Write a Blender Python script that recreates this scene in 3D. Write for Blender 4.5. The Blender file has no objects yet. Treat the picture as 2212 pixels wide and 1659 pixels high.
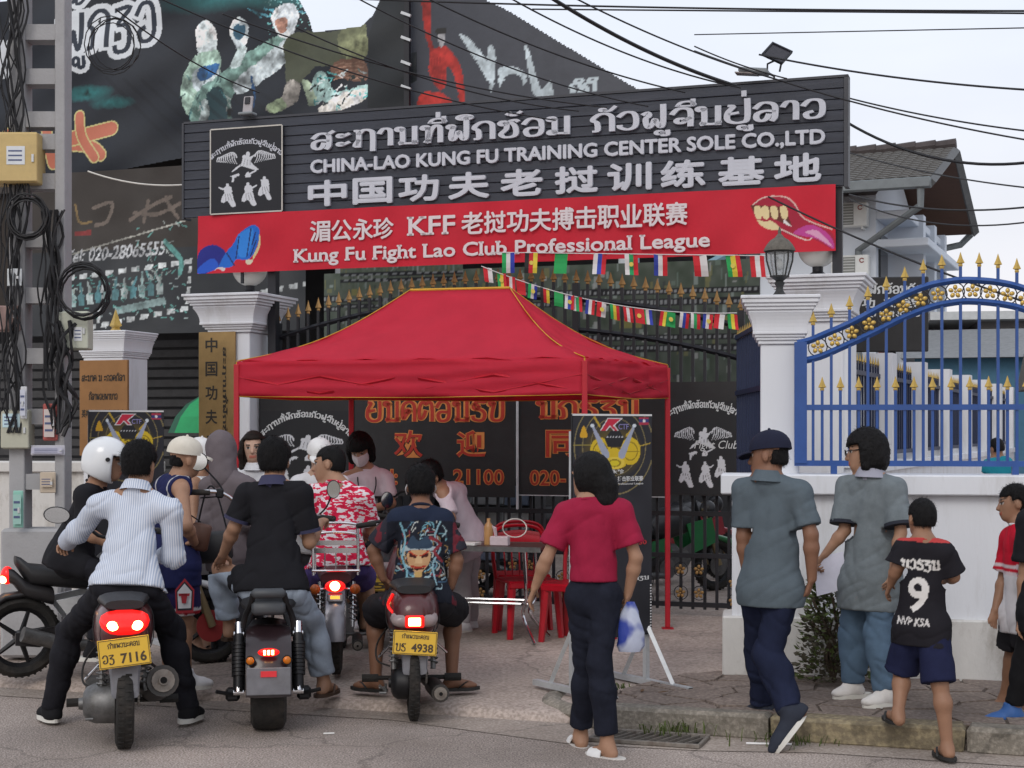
import bpy, math, random, time
import numpy as np
from mathutils import Vector, Matrix, Quaternion
T0 = time.time()
random.seed(7); RNG = np.random.RandomState(7)
R = math.radians
SC = bpy.context.scene
COL = SC.collection

# ------------------------------------------------------------------ camera
cam_d = bpy.data.cameras.new('camera'); cam = bpy.data.objects.new('camera', cam_d); COL.objects.link(cam)
cam.location = (0, 0, 1.7); cam.rotation_euler = (R(90), 0, 0)
cam_d.sensor_width = 36; cam_d.lens = 54; cam_d.shift_y = 0.0445
cam_d.clip_start = 0.1; cam_d.clip_end = 600
SC.camera = cam
# ------------------------------------------------------------------ sky: overcast late afternoon
W = bpy.data.worlds.new('World'); SC.world = W; W.use_nodes = True
nt = W.node_tree; nt.nodes.clear()
out = nt.nodes.new('ShaderNodeOutputWorld'); bg = nt.nodes.new('ShaderNodeBackground')
sky = nt.nodes.new('ShaderNodeTexSky'); sky.sky_type = 'NISHITA'; sky.sun_disc = False
sky.sun_elevation = R(32); sky.sun_rotation = R(200); sky.air_density = 1.0; sky.dust_density = 4.0; sky.ozone_density = 1.0
tc = nt.nodes.new('ShaderNodeTexCoord'); sep = nt.nodes.new('ShaderNodeSeparateXYZ'); nt.links.new(tc.outputs['Generated'], sep.inputs[0])
ramp = nt.nodes.new('ShaderNodeValToRGB'); nt.links.new(sep.outputs['Z'], ramp.inputs[0])
e = ramp.color_ramp.elements
e[0].position = 0.0; e[0].color = (7.6, 7.0, 6.9, 1); e[1].position = 0.9; e[1].color = (7.4, 7.8, 8.7, 1)
k = ramp.color_ramp.elements.new(0.10); k.color = (7.3, 7.2, 7.6, 1)
k = ramp.color_ramp.elements.new(0.26); k.color = (7.1, 7.4, 8.1, 1)
noi = nt.nodes.new('ShaderNodeTexNoise'); noi.inputs['Scale'].default_value = 2.2; noi.inputs['Detail'].default_value = 5
mp = nt.nodes.new('ShaderNodeMapping'); mp.inputs['Scale'].default_value = (1, 1, 3.2)
nt.links.new(tc.outputs['Generated'], mp.inputs[0]); nt.links.new(mp.outputs[0], noi.inputs['Vector'])
nr = nt.nodes.new('ShaderNodeMapRange'); nr.inputs[1].default_value = .3; nr.inputs[2].default_value = .7; nr.inputs[3].default_value = .88; nr.inputs[4].default_value = 1.08
nt.links.new(noi.outputs[0], nr.inputs[0])
mul = nt.nodes.new('ShaderNodeVectorMath'); mul.operation = 'SCALE'; nt.links.new(ramp.outputs[0], mul.inputs[0]); nt.links.new(nr.outputs[0], mul.inputs['Scale'])
mix = nt.nodes.new('ShaderNodeMix'); mix.data_type = 'RGBA'; mix.inputs[0].default_value = 0.82
nt.links.new(sky.outputs[0], mix.inputs[6]); nt.links.new(mul.outputs[0], mix.inputs[7])
nt.links.new(mix.outputs[2], bg.inputs[0]); bg.inputs[1].default_value = 0.1
nt.links.new(bg.outputs[0], out.inputs[0])
# ------------------------------------------------------------------ sun (veiled)
sd = bpy.data.lights.new('sun', 'SUN'); sd.energy = 0.6; sd.angle = R(25); sd.color = (1, .96, .9)
sun = bpy.data.objects.new('sun', sd); COL.objects.link(sun)
sun.rotation_euler = (R(50), R(0), R(-20))
vs = SC.view_settings; vs.view_transform = 'Standard'; vs.look = 'None'; vs.exposure = 0.45; vs.gamma = 1.0; vs.use_curve_mapping = False

# ------------------------------------------------------------------ helpers
KF = 3318.0
def P(dx, dy, D): return Vector(((dx - 1106) / KF * D, D, 1.7 - (dy - 928) / KF * D))
TH = math.atan(.3345)                     # the gate line runs nearer towards the right
CU, SU = math.cos(TH), math.sin(TH)
def gateD(dx): return 13.566 / (1 + .3345 * (dx - 1106) / KF)
def gs(dx, dy, off=0.0):                  # a point of the gate plane as (along, up)
    D = gateD(dx); X = (dx - 1106) / KF * D
    return X / CU, 1.7 - (dy - 928) / KF * D
def kerbY(x): return 9.0 - .335 * x
MATS = {}
def M(name, col, rough=.65, metal=0., var=.12, vs=9., bump=0., bs=80., spec=.4, emit=0., ecol=None, dirt=0., dcol=(.08, .07, .06), ds=3., stretch=(1, 1, 1), alpha=1., trans=0., coat=0.):
    if name in MATS: return MATS[name]
    m = bpy.data.materials.new(name); m.use_nodes = True; n = m.node_tree; b = n.nodes['Principled BSDF']
    L = n.links.new
    t = n.nodes.new('ShaderNodeTexCoord'); mp = n.nodes.new('ShaderNodeMapping'); mp.inputs['Scale'].default_value = stretch
    L(t.outputs['Object'], mp.inputs[0])
    no = n.nodes.new('ShaderNodeTexNoise'); no.inputs['Scale'].default_value = vs; no.inputs['Detail'].default_value = 6; no.inputs['Roughness'].default_value = .65
    L(mp.outputs[0], no.inputs['Vector'])
    mr = n.nodes.new('ShaderNodeMapRange'); mr.inputs[1].default_value = .25; mr.inputs[2].default_value = .75; mr.inputs[3].default_value = 1 - var; mr.inputs[4].default_value = 1 + var
    L(no.outputs[0], mr.inputs[0])
    sc = n.nodes.new('ShaderNodeVectorMath'); sc.operation = 'SCALE'
    if callable(col): L(col(n, mp.outputs[0], t), sc.inputs[0])
    else: sc.inputs[0].default_value = tuple(col[:3])
    L(mr.outputs[0], sc.inputs['Scale'])
    c = sc.outputs[0]
    if dirt > 0:
        n2 = n.nodes.new('ShaderNodeTexNoise'); n2.inputs['Scale'].default_value = ds; n2.inputs['Detail'].default_value = 8; n2.inputs['Roughness'].default_value = .7
        L(mp.outputs[0], n2.inputs['Vector'])
        r2 = n.nodes.new('ShaderNodeMapRange'); r2.inputs[1].default_value = .5; r2.inputs[2].default_value = .72; r2.inputs[4].default_value = dirt
        L(n2.outputs[0], r2.inputs[0])
        mx = n.nodes.new('ShaderNodeMix'); mx.data_type = 'RGBA'; mx.inputs[7].default_value = (*dcol, 1)
        L(r2.outputs[0], mx.inputs[0]); L(c, mx.inputs[6]); c = mx.outputs[2]
    L(c, b.inputs['Base Color'])
    b.inputs['Roughness'].default_value = rough; b.inputs['Metallic'].default_value = metal; b.inputs['Specular IOR Level'].default_value = spec
    if coat: b.inputs['Coat Weight'].default_value = coat; b.inputs['Coat Roughness'].default_value = .08
    if bump > 0:
        n3 = n.nodes.new('ShaderNodeTexNoise'); n3.inputs['Scale'].default_value = bs; n3.inputs['Detail'].default_value = 4
        L(mp.outputs[0], n3.inputs['Vector'])
        bp = n.nodes.new('ShaderNodeBump'); bp.inputs['Strength'].default_value = bump; bp.inputs['Distance'].default_value = .01
        L(n3.outputs[0], bp.inputs['Height']); L(bp.outputs[0], b.inputs['Normal'])
    if emit: b.inputs['Emission Color'].default_value = (*(ecol or col), 1); b.inputs['Emission Strength'].default_value = emit
    if trans: b.inputs['Transmission Weight'].default_value = trans
    if alpha < 1: b.inputs['Alpha'].default_value = alpha
    MATS[name] = m; return m
def vcol(name, rough=.6, var=.06, vs=30., bump=.0, bs=150., spec=.35, stretch=(1, 1, 1)):
    def f(n, v, t):
        a = n.nodes.new('ShaderNodeAttribute'); a.attribute_name = 'Col'; return a.outputs['Color']
    return M(name, f, rough, 0, var, vs, bump, bs, spec, stretch=stretch)
def srgb(r, g, b): return tuple(((c / 255 + .055) / 1.055) ** 2.4 if c > 10 else c / 255 / 12.92 for c in (r, g, b))

def meta(o, label=None, cat=None, group=None, kind=None):
    if label: o['label'] = label
    if cat: o['category'] = cat
    if group: o['group'] = group
    if kind: o['kind'] = kind
    return o
def thing(name, label, cat, loc=(0, 0, 0), rz=0., group=None, kind=None):
    o = bpy.data.objects.new(name, None); o.empty_display_size = .1; COL.objects.link(o)
    o.location = loc; o.rotation_euler = (0, 0, rz); return meta(o, label, cat, group, kind)
def rootM(o): return Matrix.Translation(o.location) @ o.rotation_euler.to_matrix().to_4x4()
def add(name, me, parent=None, world=False, loc=None, rot=None):
    o = bpy.data.objects.new(name, me); COL.objects.link(o)
    if loc is not None: o.location = loc
    if rot is not None: o.rotation_euler = rot
    if parent is not None:
        o.parent = parent
        if world:
            m = rootM(parent)
            if parent.parent is not None: m = rootM(parent.parent) @ parent.matrix_parent_inverse @ m
            o.matrix_parent_inverse = m.inverted()
    return o
def tree(root, loc, rz=None, label=None, scale=None):     # a copy of a thing with its parts and sub-parts
    r = root.copy(); COL.objects.link(r); r.location = loc
    if rz is not None: r.rotation_euler = (0, 0, rz)
    if scale: r.scale = (scale,) * 3
    if label: r['label'] = label
    for ch in root.children:
        c = ch.copy(); COL.objects.link(c); c.parent = r
        for g in ch.children:
            d = g.copy(); COL.objects.link(d); d.parent = c
    return r
def mesh_np(name, V, F4, mats, smooth=True, cols=None):
    me = bpy.data.meshes.new(name); nv = len(V); nf = len(F4); w = F4.shape[1]
    me.vertices.add(nv); me.vertices.foreach_set('co', np.ascontiguousarray(V, np.float32).ravel())
    me.loops.add(nf * w); me.loops.foreach_set('vertex_index', np.ascontiguousarray(F4, np.int32).ravel())
    me.polygons.add(nf); me.polygons.foreach_set('loop_start', np.arange(0, nf * w, w, dtype=np.int32))
    if smooth: me.polygons.foreach_set('use_smooth', np.ones(nf, bool))
    me.update(calc_edges=True)
    if cols is not None:
        a = me.color_attributes.new('Col', 'FLOAT_COLOR', 'POINT')
        c4 = np.ones((nv, 4), np.float32); c4[:, :3] = cols; a.data.foreach_set('color', c4.ravel())
    for m in (mats if isinstance(mats, (list, tuple)) else [mats]): me.materials.append(m)
    return me

class MB:
    def __init__(s): s.v = []; s.f = []; s.m = []; s.mi = 0
    def face(s, idx): s.f.append(tuple(idx)); s.m.append(s.mi)
    def poly(s, pts):
        b = len(s.v); s.v += [tuple(p) for p in pts]; s.face(range(b, b + len(pts))); return s
    def box(s, c, size, rot=None, bev=0.):
        x, y, z = [a / 2 for a in size]; b = len(s.v); c = Vector(c)
        bev = min(bev, x * .9, y * .9, z * .9)
        if bev <= 0:
            q = [Vector((i * x, j * y, k * z)) for i in (-1, 1) for j in (-1, 1) for k in (-1, 1)]
            fs = [(0, 1, 3, 2), (4, 6, 7, 5), (0, 4, 5, 1), (2, 3, 7, 6), (0, 2, 6, 4), (1, 5, 7, 3)]
        else:
            q = []; ix = {}
            for i in (-1, 1):
                for j in (-1, 1):
                    for k in (-1, 1):
                        for a in range(3):
                            p = [i * (x - bev), j * (y - bev), k * (z - bev)]; p[a] = (i * x, j * y, k * z)[a]
                            ix[i, j, k, a] = len(q); q.append(Vector(p))
            fs = []
            for a in range(3):
                o1, o2 = [t for t in range(3) if t != a]
                for sgn in (-1, 1):
                    l = []
                    for u, w in ((-1, -1), (1, -1), (1, 1), (-1, 1)):
                        t = [0, 0, 0]; t[a] = sgn; t[o1] = u; t[o2] = w; l.append(ix[(*t, a)])
                    fs.append(l if (sgn > 0) == (a != 1) else l[::-1])
            for a in range(3):            # edges parallel to axis a
                o1, o2 = [t for t in range(3) if t != a]
                for u in (-1, 1):
                    for w in (-1, 1):
                        t0 = [0, 0, 0]; t0[o1] = u; t0[o2] = w; t1 = list(t0); t0[a] = -1; t1[a] = 1
                        l = [ix[(*t0, o1)], ix[(*t1, o1)], ix[(*t1, o2)], ix[(*t0, o2)]]
                        fs.append(l)
            for i in (-1, 1):
                for j in (-1, 1):
                    for k in (-1, 1): fs.append([ix[i, j, k, 0], ix[i, j, k, 1], ix[i, j, k, 2]])
        for p in q: s.v.append(tuple(c + (rot @ p if rot is not None else p)))
        for f in fs: s.face([b + t for t in f])
        return s
    def bb(s, x0, x1, y0, y1, z0, z1, bev=0.): return s.box(((x0 + x1) / 2, (y0 + y1) / 2, (z0 + z1) / 2), (abs(x1 - x0), abs(y1 - y0), abs(z1 - z0)), None, bev)
    def tube(s, pts, r, n=8, q=1., ref=None, caps=True, closed=False):
        pts = [Vector(p) for p in pts]; N = len(pts)
        rs = r if isinstance(r, (list, tuple)) else [r] * N
        b = len(s.v); up = Vector(ref) if ref is not None else None
        for i, p in enumerate(pts):
            if closed: d = pts[(i + 1) % N] - pts[i - 1]
            else: d = pts[min(i + 1, N - 1)] - pts[max(i - 1, 0)]
            if d.length < 1e-9: d = Vector((0, 0, 1))
            d.normalize()
            if up is None: up = Vector((0, 0, 1)) if abs(d.z) < .9 else Vector((1, 0, 0))
            a = d.cross(up)
            if a.length < 1e-4: a = d.cross(Vector((1, .1, .2)))
            a.normalize(); c = a.cross(d).normalized()
            if ref is None: up = c
            for k in range(n):
                t = 2 * math.pi * k / n; s.v.append(tuple(p + a * (rs[i] * math.cos(t)) + c * (rs[i] * q * math.sin(t))))
        for i in range(N if closed else N - 1):
            j = (i + 1) % N
            for k in range(n): s.face((b + i * n + k, b + i * n + (k + 1) % n, b + j * n + (k + 1) % n, b + j * n + k))
        if caps and not closed: s.face([b + k for k in range(n)][::-1]); s.face([b + (N - 1) * n + k for k in range(n)])
        return s
    def cyl(s, p0, p1, r0, r1=None, n=12): return s.tube([p0, p1], [r0, r0 if r1 is None else r1], n)
    def lathe(s, prof, c=(0, 0, 0), n=20, axis='z', ang=0., cap=True):
        b = len(s.v); c = Vector(c)
        for (r, z) in prof:
            for k in range(n):
                t = 2 * math.pi * k / n + ang; x, y = r * math.cos(t), r * math.sin(t)
                p = {'z': (x, y, z), 'x': (z, x, y), 'y': (x, -z, y)}[axis]; s.v.append(tuple(c + Vector(p)))
        m = len(prof)
        for i in range(m - 1):
            for k in range(n): s.face((b + i * n + k, b + i * n + (k + 1) % n, b + (i + 1) * n + (k + 1) % n, b + (i + 1) * n + k))
        if cap: s.face([b + k for k in range(n)][::-1]); s.face([b + (m - 1) * n + k for k in range(n)])
        return s
    def ell(s, c, r, n=14, m=9, rot=None):
        c = Vector(c); b = len(s.v)
        for i in range(1, m):
            ph = math.pi * i / m
            for k in range(n):
                t = 2 * math.pi * k / n; p = Vector((r[0] * math.sin(ph) * math.cos(t), r[1] * math.sin(ph) * math.sin(t), r[2] * math.cos(ph)))
                s.v.append(tuple(c + (rot @ p if rot is not None else p)))
        for sg in (1, -1):
            p = Vector((0, 0, sg * r[2])); s.v.append(tuple(c + (rot @ p if rot is not None else p)))
        for i in range(m - 2):
            for k in range(n): s.face((b + i * n + k, b + (i + 1) * n + k, b + (i + 1) * n + (k + 1) % n, b + i * n + (k + 1) % n))
        t = b + (m - 1) * n
        for k in range(n): s.face((t, b + k, b + (k + 1) % n)); s.face((t + 1, b + (m - 2) * n + (k + 1) % n, b + (m - 2) * n + k))
        return s
    def loft(s, rings, caps=True):
        b = len(s.v); n = len(rings[0])
        for r in rings: s.v += [tuple(p) for p in r]
        for i in range(len(rings) - 1):
            for k in range(n): s.face((b + i * n + k, b + i * n + (k + 1) % n, b + (i + 1) * n + (k + 1) % n, b + (i + 1) * n + k))
        if caps: s.face([b + k for k in range(n)][::-1]); s.face([b + (len(rings) - 1) * n + k for k in range(n)])
        return s
    def prism(s, pts, d):                 # planar outline extruded by vector d
        b = len(s.v); n = len(pts); d = Vector(d)
        s.v += [tuple(p) for p in pts] + [tuple(Vector(p) + d) for p in pts]
        s.face(list(range(b, b + n))[::-1]); s.face(range(b + n, b + 2 * n))
        for k in range(n): s.face((b + k, b + (k + 1) % n, b + n + (k + 1) % n, b + n + k))
        return s
    def me(s, name, mats, smooth=None):
        me = bpy.data.meshes.new(name); me.from_pydata(s.v, [], s.f)
        ms = mats if isinstance(mats, (list, tuple)) else [mats]
        for m in ms: me.materials.append(m)
        if len(ms) > 1: me.polygons.foreach_set('material_index', s.m)
        me.update()
        import bmesh
        bm = bmesh.new(); bm.from_mesh(me); bmesh.ops.recalc_face_normals(bm, faces=bm.faces); bm.to_mesh(me); bm.free()
        if smooth is not None:
            me.polygons.foreach_set('use_smooth', [True] * len(me.polygons)); me.set_sharp_from_angle(angle=R(smooth))
        return me
    def ob(s, name, mats, parent=None, smooth=None, world=False, loc=None, rot=None): return add(name, s.me(name, mats, smooth), parent, world, loc, rot)
def curve(pts, n=8, closed=False):        # Catmull-Rom
    pts = [Vector(p) for p in pts]; N = len(pts); o = []
    for i in range(N if closed else N - 1):
        g = (lambda k: pts[k % N]) if closed else (lambda k: pts[max(0, min(N - 1, k))])
        a, b, c, d = g(i - 1), g(i), g(i + 1), g(i + 2)
        for j in range(n):
            t = j / n; o.append(.5 * (2 * b + (c - a) * t + (2 * a - 5 * b + 4 * c - d) * t * t + (3 * b - a - 3 * c + d) * t ** 3))
    if not closed: o.append(pts[-1])
    return o
def sag(a, b, h, n=12):
    a = Vector(a); b = Vector(b); return [a.lerp(b, i / n) - Vector((0, 0, h * 4 * (i / n) * (1 - i / n))) for i in range(n + 1)]

# ------------------------------------------------------------------ lettering
def text_mesh(body, bold=0., res=3):
    c = bpy.data.curves.new('t', 'FONT'); c.body = body; c.offset = bold; c.resolution_u = res; c.fill_mode = 'FRONT'
    o = bpy.data.objects.new('t', c); me = bpy.data.meshes.new_from_object(o)
    V = np.zeros((len(me.vertices), 3)); me.vertices.foreach_get('co', V.ravel())
    V = V.reshape(-1, 3)[:, :2]; F = [tuple(p.vertices) for p in me.polygons]
    bpy.data.meshes.remove(me); bpy.data.objects.remove(o); bpy.data.curves.remove(c)
    return V, F
# Lao letters drawn as pen strokes on a 1 x 1 body (the bundled fonts carry no Lao)
def _o(cx, cy, r, a0=0, a1=360, n=9, ry=None):
    return [(cx + r * math.cos(R(a0 + (a1 - a0) * i / n)), cy + (ry or r) * math.sin(R(a0 + (a1 - a0) * i / n))) for i in range(n + 1)]
LAO = {
 'ກ': (.72, [[(.0, .0), (.14, .06), (.12, .5), (.0, .62), (.02, .78), (.2, .98), (.42, 1), (.58, .84), (.6, .5), (.6, 0)]]),
 'ຂ': (.7, [_o(.14, .82, .1), [(.24, .8), (.2, .4), (.06, .16), (.2, 0), (.45, .05), (.55, .4), (.55, 1)]]),
 'ງ': (.66, [[(.0, .78), (.2, 1), (.45, .95), (.54, .6), (.5, .15), (.28, 0), (.05, .12), (.02, .24)]]),
 'ຈ': (.68, [[(.0, .72), (.16, .98), (.42, 1), (.56, .8), (.56, .0)], _o(.26, .3, .13), [(.39, .32), (.56, .45)]]),
 'ຊ': (.72, [_o(.14, .84, .11), [(.25, .84), (.24, .5), (.06, .2), (.2, .0), (.5, .05), (.56, .35), (.5, .7), (.36, .92), (.52, 1.0), (.62, .92)]]),
 'ຍ': (.74, [[(.06, .98), (.2, .92), (.04, .6), (.02, .2), (.2, 0), (.46, 0), (.62, .2), (.62, 1)], [(.1, .5), (.36, .56)]]),
 'ດ': (.7, [[(.3, .55), (.18, .3), (.04, .1), (.0, .5), (.06, .85), (.3, 1), (.52, .9), (.58, .6), (.58, 0)], _o(.25, .5, .08)]),
 'ຕ': (.74, [[(.3, .5), (.2, .2), (.04, .1), (.0, .5), (.06, .85), (.2, 1), (.32, .86), (.44, 1), (.58, .88), (.62, .5), (.62, 0)]]),
 'ຖ': (.78, [[(.0, .98), (.14, .9), (.14, .1)], [(.14, .4), (.02, .05), (.2, 0)], [(.14, .75), (.32, 1), (.56, .95), (.64, .7), (.64, -.28)]]),
 'ທ': (.78, [_o(.1, .88, .1), [(.2, .86), (.2, 0)], [(.2, .1), (.3, .7), (.46, .98), (.6, .9), (.62, .6), (.62, 0)], [(.2, 0), (.1, .06)]]),
 'ນ': (.78, [_o(.1, .9, .1), [(.2, .88), (.2, .12), (.1, 0)], [(.1, .1), (.3, .02), (.6, .02), (.64, .12)], [(.62, 1), (.62, -.02)]]),
 'ບ': (.72, [_o(.1, .9, .1), [(.2, .88), (.1, .3), (.14, .06), (.32, 0), (.52, .06), (.6, .3), (.6, 1)]]),
 'ຜ': (.78, [_o(.1, .88, .09), [(.18, .84), (.1, .3), (.16, .02), (.3, .3), (.36, .55), (.42, .3), (.54, .02), (.62, .3), (.62, 1)]]),
 'ຝ': (.8, [_o(.1, .84, .09), [(.18, .82), (.1, .3), (.16, .02), (.3, .3), (.36, .55), (.42, .3), (.54, .02), (.62, .3), (.62, 1.3)]]),
 'ຟ': (.8, [[(.0, .8), (.14, .9), (.18, .7), (.08, .55), (.1, .2), (.18, .02), (.3, .25), (.36, .5), (.42, .3), (.54, .02), (.62, .3), (.62, 1.3)]]),
 'ມ': (.74, [_o(.1, .9, .1), [(.2, .88), (.2, .12)], _o(.12, .1, .1), [(.2, .05), (.6, .02)], [(.6, 1), (.6, 0)]]),
 'ຢ': (.76, [[(.06, .98), (.2, .92), (.04, .6), (.02, .2), (.2, 0), (.46, 0), (.62, .2), (.62, 1.3)], [(.08, .5), (.34, .56)]]),
 'ລ': (.72, [[(.0, .74), (.18, 1), (.42, 1), (.58, .8), (.58, .2), (.5, 0)], [(.58, .5), (.3, .56), (.06, .42), (.04, .12), (.2, 0), (.34, .12), (.4, .34)]]),
 'ວ': (.66, [[(.0, .72), (.16, .98), (.4, 1), (.54, .8), (.54, .25), (.4, .02), (.14, .02), (.08, .26), (.26, .36)]]),
 'ສ': (.8, [[(.02, .68), (.2, .92), (.44, .94), (.58, .76), (.58, .2), (.5, 0)], [(.58, .48), (.3, .54), (.06, .42), (.04, .12), (.2, 0), (.34, .12), (.4, .34)], [(.54, .86), (.74, 1.06)]]),
 'ຮ': (.7, [_o(.16, .72, .12), [(.08, .8), (.2, 1), (.52, .96), (.6, 1.02)], [(.16, .6), (.4, .55), (.56, .36), (.5, .06), (.26, 0), (.06, .08), (.02, .2)]]),
 'ອ': (.7, [[(.0, .72), (.16, .98), (.4, 1), (.56, .8), (.56, .2), (.4, 0), (.14, .02), (.06, .3), (.2, .46), (.5, .44)]]),
 'ຽ': (.62, [[(.0, .95), (.5, .98), (.1, .55), (.4, .5), (.5, .2), (.4, -.15), (.1, -.2), (.04, -.05)]]),
 'ຄ': (.72, [[(.0, 0), (.04, .6), (.14, .92), (.34, 1), (.54, .88), (.6, .5), (.6, 0)], _o(.26, .5, .1), [(.2, .42), (.06, .1)]]),
 'ພ': (.82, [_o(.1, .88, .09), [(.18, .84), (.1, .3), (.18, .02), (.3, .3), (.38, .6), (.46, .3), (.58, .02), (.66, .3), (.66, 1)]]),
 'ແ': (.6, [[(.12, 1), (.12, .1), (.2, .02)], [(.4, 1), (.4, .1), (.48, .02)]]),
 'າ': (.5, [[(.0, .74), (.12, .98), (.3, .98), (.38, .8), (.38, 0)]]),
 'ຳ': (.5, [[(.0, .74), (.12, .98), (.3, .98), (.38, .8), (.38, 0)], _o(-.1, 1.24, .1)]),
 'ະ': (.5, [_o(.1, .74, .08), [(.18, .7), (.4, .84)], _o(.1, .22, .08), [(.18, .18), (.4, .32)]]),
 'ິ': (0, [[(-.62, 1.16), (-.5, 1.36), (-.22, 1.38), (-.12, 1.16), (-.62, 1.16)]]),
 'ີ': (0, [[(-.62, 1.16), (-.5, 1.36), (-.22, 1.38), (-.12, 1.16), (-.62, 1.16)], [(-.14, 1.16), (-.14, 1.5)]]),
 'ຶ': (0, [_o(-.34, 1.36, .24, 0, 360, 12, .14), _o(-.34, 1.36, .07)]),
 'ັ': (0, [_o(-.52, 1.24, .07), [(-.48, 1.18), (-.3, 1.16), (-.12, 1.4)]]),
 '່': (0, [[(-.34, 1.5), (-.34, 1.76)]]),
 '້': (0, [[(-.56, 1.34), (-.46, 1.46), (-.42, 1.3), (-.28, 1.3), (-.1, 1.48)]]),
 'ູ': (0, [_o(-.4, -.3, .1), [(-.3, -.26), (-.3, -.46), (-.14, -.44), (-.14, -.2)]]),
 ' ': (.5, []),
}
def lao_mesh(body, pen=.15, contrast=.75):
    V = []; F = []; x = 0
    for ch in body:
        adv, st = LAO.get(ch, (.4, []))
        for s in st:
            pts = curve([(x + a, b, 0) for a, b in s], 4); n = len(pts); b0 = len(V)
            for i, p in enumerate(pts):
                d = (pts[min(i + 1, n - 1)] - pts[max(i - 1, 0)]); d.normalize()
                w = pen * .5 * (contrast + (1 - contrast) * abs(d.y)) * (1 if ch in LAO and adv > 0 else .8)
                nx, ny = -d.y * w, d.x * w
                e = d * (w * .5) * (-1 if i == 0 else 1 if i == n - 1 else 0)
                V += [(p.x + nx + e.x, p.y + ny + e.y), (p.x - nx + e.x, p.y - ny + e.y)]
            F += [(b0 + 2 * i, b0 + 2 * i + 2, b0 + 2 * i + 3, b0 + 2 * i + 1) for i in range(n - 1)]
        x += adv + (.1 if adv else 0)
    return np.array(V), F
def serif(V, F):                          # slab serifs added at short flat stem ends
    E = {}
    for f in F:
        for i in range(len(f)):
            k = tuple(sorted((f[i], f[(i + 1) % len(f)]))); E[k] = E.get(k, 0) + 1
    V = [tuple(p) for p in V]; F = list(F)
    for (a, b), c in E.items():
        if c != 1: continue
        (x0, y0), (x1, y1) = V[a], V[b]; w = abs(x1 - x0)
        if abs(y0 - y1) < .004 and .06 < w < .2:
            for base, sg in ((0, 1), (.7, -1), (.53, -1), (.73, -1), (.75, -1)):
                if abs(y0 - base) < .035:
                    xa, xb = min(x0, x1) - .055, max(x0, x1) + .055; n = len(V)
                    V += [(xa, y0), (xb, y0), (xb - .01, y0 + sg * .055), (xa + .01, y0 + sg * .055)]; F.append((n, n + 1, n + 2, n + 3)); break
    return np.array(V), F
def fit(VF, w, h=None, cx=0., y0=0., italic=0.):
    V, F = VF; V = np.array(V, float); lo = V.min(0); hi = V.max(0); sx = w / (hi[0] - lo[0]) if w else None
    sy = h / (hi[1] - lo[1]) if h else sx
    if sx is None: sx = sy
    V = (V - np.array([(lo[0] + hi[0]) / 2, lo[1]])) * np.array([sx, sy]); V[:, 0] += cx + italic * V[:, 1]; V[:, 1] += y0
    return V, F
def letters(name, VF, mat, parent, y, depth=.0, split=False, arc=None, fat=0.):
    """lettering in the parent's xz plane, facing -y; the front sits at y"""
    V, F = VF
    def build(Fs, nm):
        use = sorted({i for f in Fs for i in f}); ix = {a: i for i, a in enumerate(use)}
        vs = [(V[a][0], y, V[a][1]) for a in use]; fs = [tuple(ix[i] for i in f) for f in Fs]
        if fat:
            v0, f0, n0 = list(vs), list(fs), len(vs)
            for k, (ox, oz) in enumerate(((fat, 0), (-fat, 0), (0, fat), (0, -fat), (fat * .7, fat * .7), (-fat * .7, fat * .7), (fat * .7, -fat * .7), (-fat * .7, -fat * .7))):
                vs += [(p[0] + ox, p[1] + .0003 * (k + 1), p[2] + oz) for p in v0]; fs += [tuple(i + n0 * (k + 1) for i in f) for f in f0]
        if depth > 0:
            n = len(vs); E = {}
            for f in fs:
                for i in range(len(f)):
                    a, b = f[i], f[(i + 1) % len(f)]; E[(a, b)] = 1
            side = [(a, b, b + n, a + n) for (a, b) in E if (b, a) not in E]
            vs += [(p[0], p[1] + depth, p[2]) for p in vs]; fs += side
        me = bpy.data.meshes.new(nm); me.from_pydata(vs, [], fs); me.materials.append(mat); me.update()
        import bmesh
        bm = bmesh.new(); bm.from_mesh(me)
        fl = [f for f in bm.faces if abs(f.normal.y) > .5 and f.normal.y > 0]
        bmesh.ops.reverse_faces(bm, faces=fl); bm.to_mesh(me); bm.free()
        return add(nm, me, parent)
    if arc is not None:
        cx, r = arc; V = np.array(V); a = (V[:, 0] - cx) / r; rr = r + V[:, 1] - V[:, 1].min(); z0 = V[:, 1].min()
        V = np.stack([cx + rr * np.sin(a), z0 + rr * np.cos(a) - r], 1)
    if not split: return build(F, name)
    par = list(range(len(V)))
    def fd(i):
        while par[i] != i: par[i] = par[par[i]]; i = par[i]
        return i
    for f in F:
        for i in f[1:]: par[fd(i)] = fd(f[0])
    g = {}
    for f in F: g.setdefault(fd(f[0]), []).append(f)
    it = sorted(([min(V[i][0] for f in fs for i in f), max(V[i][0] for f in fs for i in f), fs] for fs in g.values()), key=lambda t: t[0])
    cl = []
    for a, b, fs in it:
        if cl and a < cl[-1][1] - .02 * (b - a): cl[-1][1] = max(cl[-1][1], b); cl[-1][2] += fs
        else: cl.append([a, b, list(fs)])
    for a, b, fs in cl: build(fs, name)

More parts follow.
